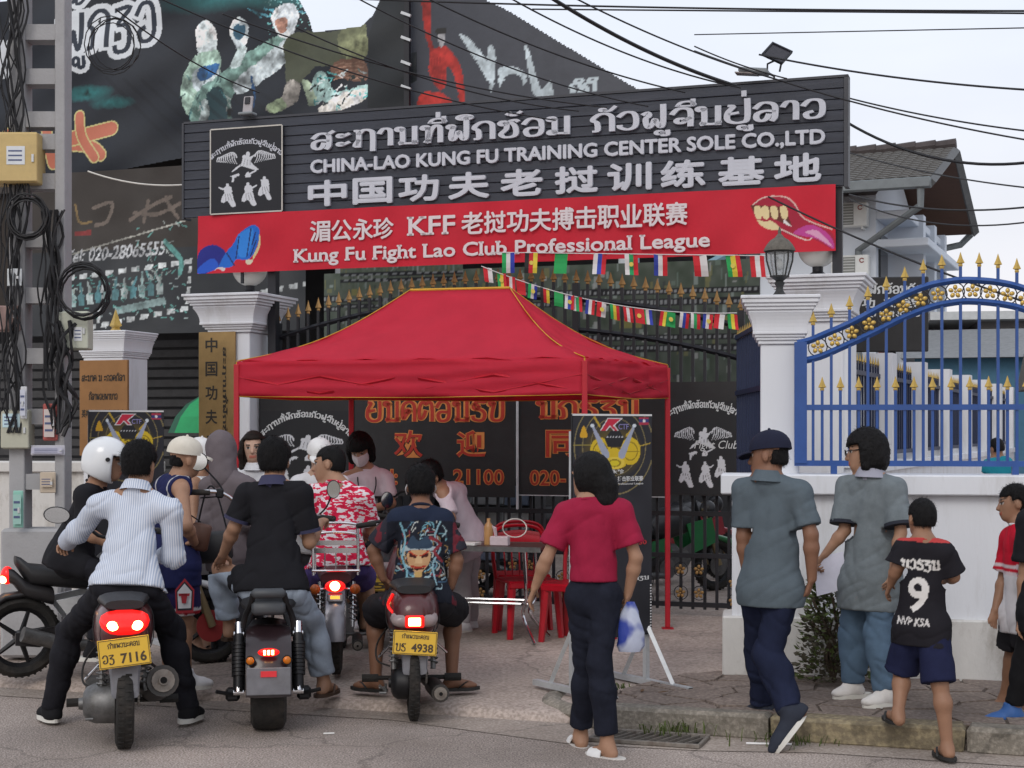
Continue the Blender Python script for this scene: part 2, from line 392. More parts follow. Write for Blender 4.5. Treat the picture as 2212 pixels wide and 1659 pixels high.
# ------------------------------------------------------------------ prints: a painted raster laid on a fine grid of vertices
class Canvas:
    def __init__(s, w, h, res, bgc):
        s.w, s.h = w, h; s.nx, s.ny = int(w * res), int(h * res); s.a = np.ones((s.ny, s.nx, 3)) * np.array(bgc)
        s.X, s.Y = np.meshgrid((np.arange(s.nx) + .5) / s.nx, (np.arange(s.ny) + .5) / s.ny)     # 0..1, y up
    def put(s, mask, c, al=1.): m = (np.clip(mask, 0, 1) * al)[..., None]; s.a = s.a * (1 - m) + np.array(c) * m
    def inside(s, pts):
        m = np.zeros(s.X.shape, bool); n = len(pts)
        for i in range(n):
            (x0, y0), (x1, y1) = pts[i], pts[(i + 1) % n]
            if y0 == y1: continue
            c = ((s.Y >= min(y0, y1)) & (s.Y < max(y0, y1)) & (s.X < x0 + (s.Y - y0) * (x1 - x0) / (y1 - y0))); m ^= c
        return m.astype(float)
    def poly(s, pts, c, al=1., sm=False):
        if sm: pts = [(p.x, p.y) for p in curve([(x, y, 0) for x, y in pts], 5, True)]
        s.put(s.inside(pts), c, al); return s
    def ell(s, cx, cy, rx, ry, c, al=1., soft=0.):
        d = np.sqrt(((s.X - cx) / rx) ** 2 + ((s.Y - cy) / ry) ** 2)
        s.put((d < 1).astype(float) if not soft else np.clip((1 - d) / soft, 0, 1), c, al); return s
    def ring(s, cx, cy, rx, ry, t, c, al=1.):
        d = np.sqrt(((s.X - cx) / rx) ** 2 + ((s.Y - cy) / ry) ** 2); s.put((abs(d - 1) < t).astype(float), c, al); return s
    def line(s, pts, t, c, al=1., sm=True):
        asp = s.h / s.w
        if sm and len(pts) > 2: pts = [(p.x, p.y) for p in curve([(x, y, 0) for x, y in pts], 5)]
        m = np.zeros(s.X.shape)
        ts = t if isinstance(t, (list, tuple)) else [t, t]
        for i in range(len(pts) - 1):
            ax, ay = pts[i]; bx, by = pts[i + 1]; ay *= asp; by *= asp; dx, dy = bx - ax, by - ay
            q = np.clip(((s.X - ax) * dx + (s.Y * asp - ay) * dy) / (dx * dx + dy * dy + 1e-12), 0, 1)
            w = ts[0] + (ts[1] - ts[0]) * (i + q) / (len(pts) - 1)
            m = np.maximum(m, (np.hypot(s.X - ax - q * dx, s.Y * asp - ay - q * dy) < w).astype(float))
        s.put(m, c, al); return s
    def tri(s, VF, c, al=1.):              # lettering given in 0..1 units
        V, F = VF; m = np.zeros(s.X.shape)
        for f in F:
            p = [tuple(V[i]) for i in f]; xs = [q[0] for q in p]; ys = [q[1] for q in p]
            x0, x1 = max(0, int(min(xs) * s.nx) - 1), min(s.nx, int(max(xs) * s.nx) + 2); y0, y1 = max(0, int(min(ys) * s.ny) - 1), min(s.ny, int(max(ys) * s.ny) + 2)
            if x1 <= x0 or y1 <= y0: continue
            X = s.X[y0:y1, x0:x1]; Y = s.Y[y0:y1, x0:x1]; mm = np.zeros(X.shape, bool); n = len(p)
            for i in range(n):
                (ax, ay), (bx, by) = p[i], p[(i + 1) % n]
                if ay == by: continue
                mm ^= (Y >= min(ay, by)) & (Y < max(ay, by)) & (X < ax + (Y - ay) * (bx - ax) / (by - ay))
            m[y0:y1, x0:x1] = np.maximum(m[y0:y1, x0:x1], mm)
        s.put(m, c, al); return s
    def grunge(s, warp=.004, con=.5, sc=40, seed=1):      # light and dark of folds and half-tones painted over flat shapes
        g = lambda k, sd: vnoise(np.stack([s.X * k, s.Y * k * s.h / s.w, 0 * s.X + sd], -1), seed + sd)
        dx = warp * (g(sc, 1) + .6 * g(sc * 2.3, 2)); dy = warp * s.w / s.h * (g(sc, 3) + .6 * g(sc * 2.3, 4)); s.a = s.sample(np.clip(s.X + dx, 0, .999), np.clip(s.Y + dy, 0, .999))
        f = g(sc * .7, 5) + .7 * g(sc * 1.9, 6) + .5 * g(sc * 4.1, 7); lum = s.a.max(-1); m = np.clip((lum - .05) * 4, 0, 1); s.a = s.a * (1 + con * f * m)[..., None] * (1 - .25 * m * (g(sc * .3, 8) > .25))[..., None]; s.a = np.clip(s.a, .003, .9); return s
    def sample(s, u, v): return s.a[np.clip((v * s.ny).astype(int), 0, s.ny - 1), np.clip((u * s.nx).astype(int), 0, s.nx - 1)]
    def mesh(s, name, mat, mask=None, warp=None, thick=True):
        nx, ny = s.nx, s.ny
        gx, gz = np.meshgrid(np.linspace(-s.w / 2, s.w / 2, nx + 1), np.linspace(0, s.h, ny + 1)); gy = np.zeros_like(gx)
        if warp is not None: gy = gy + warp(gx, gz)
        V = np.stack([gx, gy, gz], -1).reshape(-1, 3)
        ii, jj = np.meshgrid(np.arange(nx), np.arange(ny)); a = (jj * (nx + 1) + ii)
        F = np.stack([a, a + 1, a + nx + 2, a + nx + 1], -1)
        F = F[mask] if mask is not None else F.reshape(-1, 4)
        pad = np.pad(s.a, ((0, 1), (0, 1), (0, 0)), 'edge')
        return mesh_np(name, V, F, mat, True, pad.reshape(-1, 3))
def vnoise(p, seed=0):
    r = np.random.RandomState(seed); T = r.rand(32, 32, 32).astype(np.float32) * 2 - 1
    i = np.floor(p).astype(int); f = p - i; f = f * f * (3 - 2 * f); i &= 31; j = (i + 1) & 31
    def g(a, b, c): return T[a[..., 0], b[..., 1], c[..., 2]]
    x = f[..., 0]; y = f[..., 1]; z = f[..., 2]
    c00 = g(i, i, i) * (1 - x) + g(j, i, i) * x; c10 = g(i, j, i) * (1 - x) + g(j, j, i) * x
    c01 = g(i, i, j) * (1 - x) + g(j, i, j) * x; c11 = g(i, j, j) * (1 - x) + g(j, j, j) * x
    return (c00 * (1 - y) + c10 * y) * (1 - z) + (c01 * (1 - y) + c11 * y) * z
# ================================================================== materials of the setting
def dots(c1, c2, sc=260., thr=.56):
    def f(n, v, t):
        a = n.nodes.new('ShaderNodeTexNoise'); a.inputs['Scale'].default_value = sc; a.inputs['Detail'].default_value = 3
        n.links.new(v, a.inputs['Vector'])
        r = n.nodes.new('ShaderNodeValToRGB'); r.color_ramp.elements[0].position = thr - .12; r.color_ramp.elements[0].color = (*c1, 1)
        r.color_ramp.elements[1].position = thr + .1; r.color_ramp.elements[1].color = (*c2, 1); n.links.new(a.outputs[0], r.inputs[0])
        b = n.nodes.new('ShaderNodeTexNoise'); b.inputs['Scale'].default_value = .7; b.inputs['Detail'].default_value = 7; n.links.new(v, b.inputs['Vector'])
        r2 = n.nodes.new('ShaderNodeMapRange'); r2.inputs[1].default_value = .3; r2.inputs[2].default_value = .7; r2.inputs[3].default_value = .6; r2.inputs[4].default_value = 1.2
        n.links.new(b.outputs[0], r2.inputs[0]); vo = n.nodes.new('ShaderNodeTexVoronoi'); vo.feature = 'DISTANCE_TO_EDGE'; vo.inputs['Scale'].default_value = .55; wa = n.nodes.new('ShaderNodeTexNoise'); wa.inputs['Scale'].default_value = 2.5; wa.inputs['Detail'].default_value = 6; n.links.new(v, wa.inputs['Vector']); wm = n.nodes.new('ShaderNodeVectorMath'); wm.operation = 'MULTIPLY_ADD'; wm.inputs[1].default_value = (.5, .5, .5); n.links.new(wa.outputs['Color'], wm.inputs[0]); n.links.new(v, wm.inputs[2]); n.links.new(wm.outputs[0], vo.inputs['Vector']); cr = n.nodes.new('ShaderNodeMapRange'); cr.inputs[1].default_value = .002; cr.inputs[2].default_value = .008; cr.inputs[3].default_value = .68; n.links.new(vo.outputs['Distance'], cr.inputs[0]); cm = n.nodes.new('ShaderNodeMath'); cm.operation = 'MULTIPLY'; n.links.new(r2.outputs[0], cm.inputs[0]); n.links.new(cr.outputs[0], cm.inputs[1]); r2 = cm
        s = n.nodes.new('ShaderNodeVectorMath'); s.operation = 'SCALE'; n.links.new(r.outputs[0], s.inputs[0]); n.links.new(r2.outputs[0], s.inputs['Scale']); return s.outputs[0]
    return f
m_road = M('asphalt_road', dots((.215, .178, .156), (.52, .445, .4), 95., .52), .9, var=.12, vs=14, bump=.9, bs=110, dirt=.35, dcol=(.26, .215, .185), ds=1.6)
m_conc = M('forecourt_concrete', dots((.31, .255, .22), (.47, .39, .345), 45., .5), .88, var=.16, vs=5, bump=.5, bs=90, dirt=.55, dcol=(.25, .2, .165), ds=1.1)
m_kerb = M('kerb_concrete', dots((.2, .18, .15), (.3, .27, .23), 50.), .9, var=.2, vs=7, bump=.6, bs=60, dirt=.7, dcol=(.055, .05, .04), ds=4)
m_kerby = M('kerb_faded_yellow', dots((.2, .165, .11), (.33, .275, .17), 30.), .9, var=.25, vs=9, bump=.6, bs=60, dirt=.7, dcol=(.07, .06, .04), ds=5)
m_stone = M('flag_stone', dots((.19, .15, .128), (.31, .25, .215), 40.), .9, var=.25, vs=3, bump=.6, bs=50, dirt=.4, dcol=(.08, .065, .052), ds=3)
m_joint = M('stone_joint', (.11, .088, .072), .95, bump=.5, bs=120)
m_white = M('white_wall_paint', (.66, .68, .72), .75, var=.05, vs=2.5, bump=.15, bs=40, dirt=.5, dcol=(.31, .29, .25), ds=3.8, stretch=(1, 1, .16))
m_whited = M('white_wall_stained', (.58, .57, .55), .8, var=.1, vs=4, bump=.3, bs=40, dirt=.75, dcol=(.22, .19, .15), ds=5, stretch=(1, 1, .5))
m_blue = M('blue_gate_paint', (.018, .07, .26), .4, var=.15, vs=8, spec=.5)
m_dblue = M('dark_blue_paint', (.012, .02, .055), .5, var=.2, vs=8)
m_black = M('black_gate_paint', (.012, .013, .018), .5, var=.25, vs=8)
m_gold = M('gold_paint', (.5, .34, .09), .38, metal=.55, var=.2, vs=30)
m_grass = M('green_blades', (.075, .1, .025), .8, var=.4, vs=30)
m_galv = M('galvanised_steel', (.5, .52, .54), .45, metal=.3, var=.15, vs=14)
m_cable = M('black_cable', (.014, .014, .016), .6, var=.2)

# ================================================================== ground
g = MB(); g.poly([(-250, -60, -.03), (250, -60, -.03), (250, 400, -.03), (-250, 400, -.03)])
meta(g.ob('ground', M('bare_ground', (.2, .16, .12), .95, var=.25, vs=.8)), kind='structure')
g = MB(); nx = 60
g.poly([(-40, -20, 0), (40, -20, 0), (40, kerbY(40), 0), (-40, kerbY(-40), 0)])
meta(g.ob('road', m_road), kind='structure')
# gutter strip of paler concrete along the kerb
g = MB()
pts = [(-12, kerbY(-12) - .30), (-2.4, kerbY(-2.4) - .3), (-.7, kerbY(-.7) - .26), (.3, kerbY(.3) - .6), (1.0, kerbY(1.0) - .55), (1.6, kerbY(1.6) - .4), (12, kerbY(12) - .4)]
for i in range(len(pts) - 1):
    a, b = pts[i], pts[i + 1]
    g.poly([(a[0], a[1], .004), (b[0], b[1], .004), (b[0], kerbY(b[0]), .004), (a[0], kerbY(a[0]), .004)])
meta(g.ob('gutter', M('gutter_concrete', dots((.3, .25, .215), (.44, .38, .335), 60.), .9, var=.2, vs=4, bump=.5, bs=90, dirt=.5, dcol=(.12, .095, .08), ds=2)), kind='structure')
# forecourt, with a rounded dropped lip towards the road; it runs on behind the gate
SWL = lambda y: .02 + (y - 8.86) * .62    # left edge of the flagstone pavement (x as a function of depth)
fx = np.linspace(-14, 12, 105); prof = [(-.02, 0.0), (.0, .025), (.03, .048), (.08, .058), (.3, .066), (.8, .085), (1.6, .1), (3.2, .1), (8, .1), (40, .1)]
V = []; F = []
for (d, z) in prof:
    for i, x in enumerate(fx): V.append((x, kerbY(x) + d, z + (.006 * math.sin(x * 3.1) * math.sin(x * 7.7 + 1) if .02 < d < .4 else 0)))
n = len(fx)
for j in range(len(prof) - 1):
    for i in range(n - 1): F.append((j * n + i, j * n + i + 1, (j + 1) * n + i + 1, (j + 1) * n + i))
me = bpy.data.meshes.new('forecourt'); me.from_pydata(V, [], F); me.materials.append(m_conc); me.update()
me.polygons.foreach_set('use_smooth', [True] * len(me.polygons))
meta(add('forecourt', me), kind='structure')
# pavement on the right: bed, flagstones as pieces, kerb stones
pv = thing('pavement', None, None, (0, 0, 0), kind='structure')
WALLY = lambda x: 9.93 - .15 * (x - 1.35)
bed = MB()
outline = [(.36, kerbY(.36) + .02), (9, kerbY(9) + .02), (9, WALLY(9) + .1), (1.34, WALLY(1.34) + .1), (1.1, 9.9)]
bed.prism([(x, y, .0) for x, y in outline], (0, 0, .118)); bed.ob('bed', m_joint, pv)
def clip(poly, px, py, nx, ny):
    o = []
    for i in range(len(poly)):
        a, b = poly[i], poly[(i + 1) % len(poly)]; da = (a[0] - px) * nx + (a[1] - py) * ny; db = (b[0] - px) * nx + (b[1] - py) * ny
        if da <= 0: o.append(a)
        if da * db < 0: t = da / (da - db); o.append((a[0] + (b[0] - a[0]) * t, a[1] + (b[1] - a[1]) * t))
    return o
sites = []
for i in range(26):
    for j in range(7):
        sites.append((.2 + i * .3 + random.uniform(-.12, .12) + (j % 2) * .15, 6.6 + j * .0 + 0, j))
sites = [(x, kerbY(x) - .02 + j * .25 + random.uniform(-.08, .08)) for x, _, j in sites]
for k, (sx, sy) in enumerate(sites):
    poly = list(outline)
    for q, (ox, oy) in enumerate(sites):
        if q == k or abs(ox - sx) > 1 or abs(oy - sy) > 1: continue
        dx, dy = ox - sx, oy - sy; L = math.hypot(dx, dy); poly = clip(poly, sx + dx / 2 - dx / L * .006, sy + dy / 2 - dy / L * .006, dx / L, dy / L)
        if len(poly) < 3: break
    if len(poly) < 3: continue
    xs = [p[0] for p in poly]
    if min(xs) > 4.6: continue
    h = .128 + random.uniform(-.004, .006); tilt = random.uniform(-.02, .02)
    b = MB(); b.prism([(x, y, .1) for x, y in poly], (0, 0, 0))
    nn = len(poly); b = MB(); cx = sum(p[0] for p in poly) / nn; cy = sum(p[1] for p in poly) / nn
    lo = [(x, y, .1) for x, y in poly]; hi = [(cx + (x - cx) * .975, cy + (y - cy) * .975, h + tilt * (x - cx)) for x, y in poly]
    b.loft([lo, hi]); b.ob('flagstone', m_stone, pv)
kx = .42
for i in range(9):
    L = .98; x0, x1 = kx, kx + L - .012; kx += L
    yy = (kerbY((x0 + x1) / 2)) - .15; rot = Matrix.Rotation(-math.atan(.335), 3, 'Z')
    b = MB(); ln = (x1 - x0) / math.cos(math.atan(.335))
    b.box(((x0 + x1) / 2 + .035, yy + .085, .067), (ln, .165, .142), rot, .018)
    # chipped worn edge
    b.v = [(vx + random.uniform(-.004, .004), vy + random.uniform(-.006, .006), vz + random.uniform(-.006, .003)) for vx, vy, vz in b.v]
    b.ob('kerb_stone', m_kerby if i % 2 else m_kerb, pv)
# short curved return of the kerb at the driveway
b = MB(); b.tube(curve([(.47, kerbY(.44) - .06, .06), (.3, kerbY(.3) + .18, .045), (.24, kerbY(.3) + .4, .05), (.36, kerbY(.3) + .8, .05)], 5), [.07] * 16, 8, .7); b.ob('kerb_stone', m_kerb, pv, 60)

# drain grate in the gutter
gr = thing('drain_grate', 'rusty steel bar grate over the gutter drain by the kerb', 'drain', (.75, kerbY(.75) - .36, .006), -TH); gr.scale = (.7, .85, 1)
b = MB(); b.bb(-.42, .42, -.16, .16, -.002, .003); b.ob('pit', M('drain_dark', (.012, .011, .01), .9), gr)
b = MB()
for y in (-.165, .165): b.bb(-.44, .44, y - .014, y + .014, 0, .022, .003)
for x in (-.43, .43): b.bb(x - .014, x + .014, -.15, .15, 0, .02, .003)
m_rust = M('rusty_steel', (.2, .18, .16), .7, metal=.3, var=.35, vs=20, dirt=.5, dcol=(.1, .05, .025), ds=14)
b.ob('frame', m_rust, gr)
for i in range(11):
    b = MB(); x = -.37 + i * .074; b.prism([(x - .07, -.15, .004), (x - .058, -.15, .004), (x + .07, .15, .004), (x + .058, .15, .004)], (0, 0, .014)); b.ob('bar', m_rust, gr)
def grass(cx, cy, z, nblade, sp, h, seed=1, name='grass_tuft', label=''):
    rr = random.Random(seed); b = MB()
    for i in range(nblade):
        x, y = cx + rr.gauss(0, sp), cy + rr.gauss(0, sp * .45); a = rr.uniform(0, 6.28); L = h * rr.uniform(.4, 1.15); ln = rr.uniform(.2, 1.1); w = rr.uniform(.0025, .005)
        d = Vector((math.cos(a), math.sin(a), 0)); p = Vector((x, y, z)); s = Vector((-d.y, d.x, 0)) * w
        m1 = p + d * (L * ln * .35) + Vector((0, 0, L * .6)); m2 = p + d * (L * ln) + Vector((0, 0, L * (.95 - ln * .4)))
        b.poly([p - s, p + s, m1 + s * .8, m1 - s * .8]); b.poly([m1 - s * .8, m1 + s * .8, m2])
    return meta(b.ob(name, m_grass), label, 'grass', kind='stuff')
grass(.92, kerbY(.95) - .17, .02, 75, .1, .1, 3, 'grass_tuft', 'scruffy green grass growing between kerb and drain grate')
grass(1.5, kerbY(1.55) - .19, .005, 60, .16, .09, 4, 'grass_tuft', 'thin weeds along the foot of the kerb')
grass(.62, 9.4, .11, 50, .05, .05, 5, 'grass_tuft', 'small weeds in the joint at the pavement edge')
# litter
b = MB(); b.cyl((1.26, kerbY(1.3) - .3, .012), (1.5, kerbY(1.5) - .26, .012), .006, n=8); meta(b.ob('drinking_straw', M('white_plastic', (.75, .75, .75), .4)), 'white drinking straw lying in the gutter beside the weeds', 'straw')
b = MB(); b.cyl(P(688, 1588, 0) * 0 + Vector((-1.05, 8.55, .008)), (-.99, 8.56, .008), .0045, n=8); meta(b.ob('cigarette_butt', M('white_paper', (.7, .7, .68), .6)), 'white cigarette butt on the bare road', 'litter')
b = MB(); b.prism([(-2.83, 9.28, .004), (-2.77, 9.26, .006), (-2.74, 9.3, .005), (-2.8, 9.32, .004)], (0, 0, .006)); meta(b.ob('paper_scrap', M('white_paper', (.7, .7, .68), .6)), 'crumpled white paper scrap on the road before the dropped kerb', 'litter')
b = MB(); rr = random.Random(5)
for i in range(120):
    x = rr.uniform(-3.4, 3.2); y = kerbY(x) - abs(rr.gauss(.04, .12)); s = rr.uniform(.003, .01)
    if .3 < x < 1.2: continue
    b.ell((x, y, s * .3), (s, s * .8, s * .6), 5, 4)
for i in range(60):
    x = rr.uniform(-3.4, 1.0); y = kerbY(x) + rr.uniform(.1, 2.2); s = rr.uniform(.003, .008); z = .06 + .04 * min(1, (y - kerbY(x)) / 1.6)
    b.ell((x, y, z + s * .3), (s, s * .8, s * .6), 5, 4)
meta(b.ob('loose_grit', M('grit', (.3, .27, .23), .9, var=.4, vs=40)), 'loose grit and small stones along the kerb', 'grit', kind='stuff')
# leaves fallen on the flagstones near the pavement edge
for i, (x, y) in enumerate([(.9, 9.15), (.78, 9.2), (1.05, 9.42)]):
    b = MB(); a = i * 1.3; c, s = math.cos(a), math.sin(a)
    b.loft([[(x + c * u - s * v, y + s * u + c * v, .134 + w) for u, v, w in ((-.03, 0, 0), (0, .012, .004), (.03, 0, .008), (0, -.012, .003))], [(x + c * u - s * v, y + s * u + c * v, .136 + w) for u, v, w in ((-.03, 0, 0), (0, .012, .004), (.03, 0, .008), (0, -.012, .003))]])
    meta(b.ob('dry_leaf', M('dry_leaf_brown', (.12, .065, .03), .8, var=.3, vs=60)), 'small brown dry leaf lying at the pavement edge', 'leaf', 'dry leaves at the pavement edge')

# ================================================================== pillars
def capital(b, hw, z0, z1, steps, flare):
    """square stepped cornice from z0 up to z1"""
    n = len(steps)
    for (za, zb, f) in steps:
        a = hw + flare * f; b.bb(-a, a, -a, a, z0 + (z1 - z0) * za, z0 + (z1 - z0) * zb + .0, .004)
STEPS = [(0, .08, .12), (.08, .14, .22), (.14, .2, .3), (.2, .27, .4), (.64, .7, .62), (.7, .77, .72), (.77, .84, .82), (.84, .93, .92), (.93, 1.0, 1.0)]
def pillar(name, label, loc, rz, hw, z0, zc, z1, flare, base=None, mat=None):
    t = thing(name, label, 'pillar', loc, rz); mat = mat or m_white
    b = MB(); b.bb(-hw, hw, -hw, hw, z0, zc, .008); b.ob('shaft', mat, t)
    b = MB(); capital(b, hw, zc, z1, STEPS, flare)
    q = [(t_, hw + flare * (.38 + .24 * (i / 5) ** 2)) for i, t_ in enumerate(np.linspace(.27, .64, 6))]
    b.loft([[(-a, -a, zc + (z1 - zc) * u), (a, -a, zc + (z1 - zc) * u), (a, a, zc + (z1 - zc) * u), (-a, a, zc + (z1 - zc) * u)] for u, a in q])
    b.ob('capital', mat, t)
    if base: b = MB(); b.bb(-hw - base[1], hw + base[1], -hw - base[1], hw + base[1], z0, base[0], .012); b.ob('base', m_whited, t)
    return t
def on_gate(s, y=0.): return (s * CU + y * SU, 13.566 - s * SU + y * CU, 0)
sL = gs(520, 700)[0]; sR = gs(1775, 700)[0]
pillar('gate_pillar', 'white gate pillar with stepped capital beside the tall brass nameplate', on_gate(sL), -TH, .2, .1, 2.6, 2.95, .2, (.55, .05))
pillar('gate_pillar', 'white gate pillar under the globe lamp near the blue railing', on_gate(sR), -TH, .2, .1, 2.58, 2.95, .2, (.55, .05))
LP = P(1684, 700, 10.2)
pillar('wall_pillar', 'white wall pillar carrying the old black lantern', (LP.x, 10.2, 0), -.15, .125, .13, 2.26, 2.575, .13)
pillar('wall_pillar', 'white pillar behind the brass board, gold ornament on top', (P(250, 750, 13.6).x, 13.6, 0), -TH, .2, .1, 2.33, 2.56, .07, (.5, .05))
p = P(250, 725, 13.6); b = MB(); b.loft([[(p.x + x * w, 13.6 + y * w, z) for x, y in ((-1, 0), (0, -1), (1, 0), (0, 1))] for w, z in ((.05, 2.56), (.05, 2.58), (.03, 2.6), (.055, 2.62), (.03, 2.68), (.004, 2.76))]); meta(b.ob('gold_finial', m_gold), 'small gold spear finial on the white pillar behind the brass board', 'finial')

# globe lamps and lantern
def globe(loc, label):
    t = thing('globe_lamp', label, 'lamp', loc)
    b = MB(); b.lathe([(.07, 0), (.07, .05), (.045, .07), (.045, .12), (.08, .14)], n=16); b.ob('stem', m_black, t, 40)
    b = MB(); b.ell((0, 0, .27), (.165, .165, .165), 24, 16); b.ob('globe', M('frosted_globe', (.6, .58, .52), .25, var=.05), t, 80)
gl = on_gate(sL + .02, .14); globe((gl[0], gl[1], 2.95), 'white globe lamp on the pillar behind the blue glove of the banner')
gl = on_gate(sR - .05, .14); globe((gl[0], gl[1], 2.95), 'cream globe lamp on the pillar beside the lantern')
t = thing('lantern', 'weathered black carriage lantern with glass panes on the wall pillar', 'lantern', (LP.x, 10.2, 2.575)); t.scale = (.82,) * 3
b = MB(); b.lathe([(.075, 0), (.075, .015), (.05, .03), (.03, .06), (.028, .09), (.045, .12), (.03, .135), (.06, .16), (.075, .17)], n=12); b.ob('stem', M('weathered_black_metal', (.035, .036, .036), .6, metal=.3, var=.35, vs=25, dirt=.4, dcol=(.1, .095, .085)), t, 40)
mw = MATS['weathered_black_metal']
b = MB()
for k in range(6):
    a = k * math.pi / 3; c, s = math.cos(a), math.sin(a); b.tube([(c * .068, s * .068, .17), (c * .105, s * .105, .3), (c * .11, s * .11, .37)], .007, 6)
b.lathe([(.118, .365), (.118, .38), (.11, .385)], n=6); b.lathe([(.078, .165), (.08, .178), (.07, .18)], n=6); b.ob('frame', mw, t)
m_pane = M('lantern_glass', (.4, .43, .44), .12, var=.3, vs=12, alpha=.42, spec=.6)
for k in range(6):
    a0, a1 = k * math.pi / 3, (k + 1) * math.pi / 3; b = MB(); r = lambda r_, a, z: (r_ * math.cos(a), r_ * math.sin(a), z)
    b.poly([r(.064, a0, .18), r(.064, a1, .18), r(.1, a1, .3), r(.1, a0, .3)]); b.poly([r(.1, a0, .3), r(.1, a1, .3), r(.105, a1, .366), r(.105, a0, .366)]); b.ob('pane', m_pane, t)
b = MB(); b.lathe([(.13, .378), (.125, .395), (.105, .43), (.075, .465), (.035, .49), (.03, .5), (.012, .52), (.016, .53), (.004, .575)], n=16); b.ob('roof', M('rusty_lantern_roof', (.11, .1, .085), .8, var=.35, vs=30, dirt=.5, dcol=(.04, .035, .03)), t, 40)
b = MB(); b.ell((0, 0, .27), (.03, .03, .05)); b.ob('bulb', M('bulb_glass', (.6, .6, .58), .2), t, 60)

# ================================================================== boundary wall on the right with the blue railing
WR = math.atan(-.15); wl = thing('boundary_wall', 'white boundary wall with broad coping under the blue railing', 'wall', (1.42, WALLY(1.42), 0), WR)
b = MB(); b.bb(.0, 7, .0, .3, .1, 1.285, .006); b.ob('wall_body', m_white, wl)
b = MB(); b.bb(-.06, 7, -.05, .36, .1, .5, .01); b.ob('plinth', m_whited, wl)
b = MB(); b.bb(-.07, 7, -.07, .37, 1.285, 1.412, .008); b.ob('coping', m_white, wl)
def wx(dx, D=10.05): return (P(dx, 900, D).x - 1.42) / math.cos(WR)
def wz(dx, dy):   # a point of the railing plane
    D = 10.07 - .15 * ((dx - 1106) / KF * 10.0 - 1.42); p = P(dx, dy, D); return (p.x - 1.42) / math.cos(WR), p.z
rl = thing('blue_railing', 'blue steel railing with arched top, gold flowers and spear points on the wall', 'railing', (1.42, WALLY(1.42) + .14 / math.cos(WR), 1.412), WR)
UP = [(1722, 742), (1750, 735), (1781, 722), (1835, 699), (1896, 667), (1956, 636), (2005, 617), (2050, 608), (2092, 605), (2157, 610), (2212, 623), (2280, 650), (2360, 690), (2440, 720)]
DN = [(1722, 782), (1770, 771), (1830, 745), (1890, 717), (1948, 688), (2010, 664), (2050, 655), (2092, 651), (2157, 656), (2212, 668), (2280, 695), (2360, 735), (2440, 765)]
def crv(L): return [(*wz(x, y),) for x, y in L]
u_ = crv(UP); d_ = crv(DN)
def itp(L, x): return float(np.interp(x, [p[0] for p in L], [p[1] for p in L])) - 1.412
for L in (u_, d_):
    b = MB(); pts = curve([(x, 0, z - 1.412) for x, z in L], 4); b.tube(pts, .022, 4, ref=(0, 1, 0)); b.ob('arched_rail', m_blue, rl)
zb = wz(1900, 1001)[1] - 1.412; zm = wz(1900, 880)[1] - 1.412; x0, x1 = u_[0][0], u_[-1][0]
for z in (zb, zm): b = MB(); b.bb(x0 - .02, x1, -.018, .018, z - .018, z + .018); b.ob('rail', m_blue, rl)
for dx in (1795, 2165): x = wx(dx); b = MB(); b.bb(x - .02, x + .02, -.02, .02, 0, zb - .01); b.ob('foot', m_blue, rl)
b = MB(); b.bb(x0 - .02, x0 + .06, -.03, .03, zb, itp(u_, x0 + .03)); b.ob('end_post', m_blue, rl)
sp = MB(); sp.loft([[(x * w, y * w, z) for x, y in ((-1, 0), (0, -.5), (1, 0), (0, .5))] for w, z in ((.011, 0), (.014, .012), (.011, .02), (.026, .026), (.013, .055), (.001, .095))]); sp_me = sp.me('spear_point', m_gold)
bar_me = MB().bb(-.009, .009, -.009, .009, 0, 1).me('bar', m_blue)
x = x0 + .1; i = 0
while x < x1 - .04:
    zt = itp(d_, x) - .02
    o = add('bar', bar_me, rl, loc=(x, 0, zb + .01)); o.scale = (1, 1, zt - zb)
    zu = itp(u_, x)
    o = add('spear_stem', bar_me, rl, loc=(x, 0, zu)); o.scale = (1, 1, .09); add('spear_point', sp_me, rl, loc=(x, 0, zu + .088))
    xm = x + .058
    if xm < x1 - .05:
        o = add('bar', bar_me, rl, loc=(xm, 0, zb + .01)); o.scale = (1, 1, zm - zb + .1); add('spear_point', sp_me, rl, loc=(xm, 0, zm + .105))
    x += .116; i += 1
fl = MB()
for k in range(5):
    a = k * 2 * math.pi / 5 + math.pi / 2; fl.ell((.028 * math.cos(a), 0, .028 * math.sin(a)), (.0175, .007, .0145), 8, 5, Matrix.Rotation(-a, 3, 'Y'))
fl.ell((0, -.006, 0), (.01, .008, .01), 7, 5); fl_me = fl.me('flower', m_gold, 60)
ring_me = MB().tube([(.06 * math.cos(k * .3927), 0, .06 * math.sin(k * .3927)) for k in range(16)], .004, 5, closed=True).me('ring', m_black)
x = x0 + .13
while x < x1 - .05:
    zc = (itp(u_, x) + itp(d_, x)) / 2; add('flower', fl_me, rl, loc=(x, -.01, zc)); add('ring', ring_me, rl, loc=(x, 0, zc)); x += .108
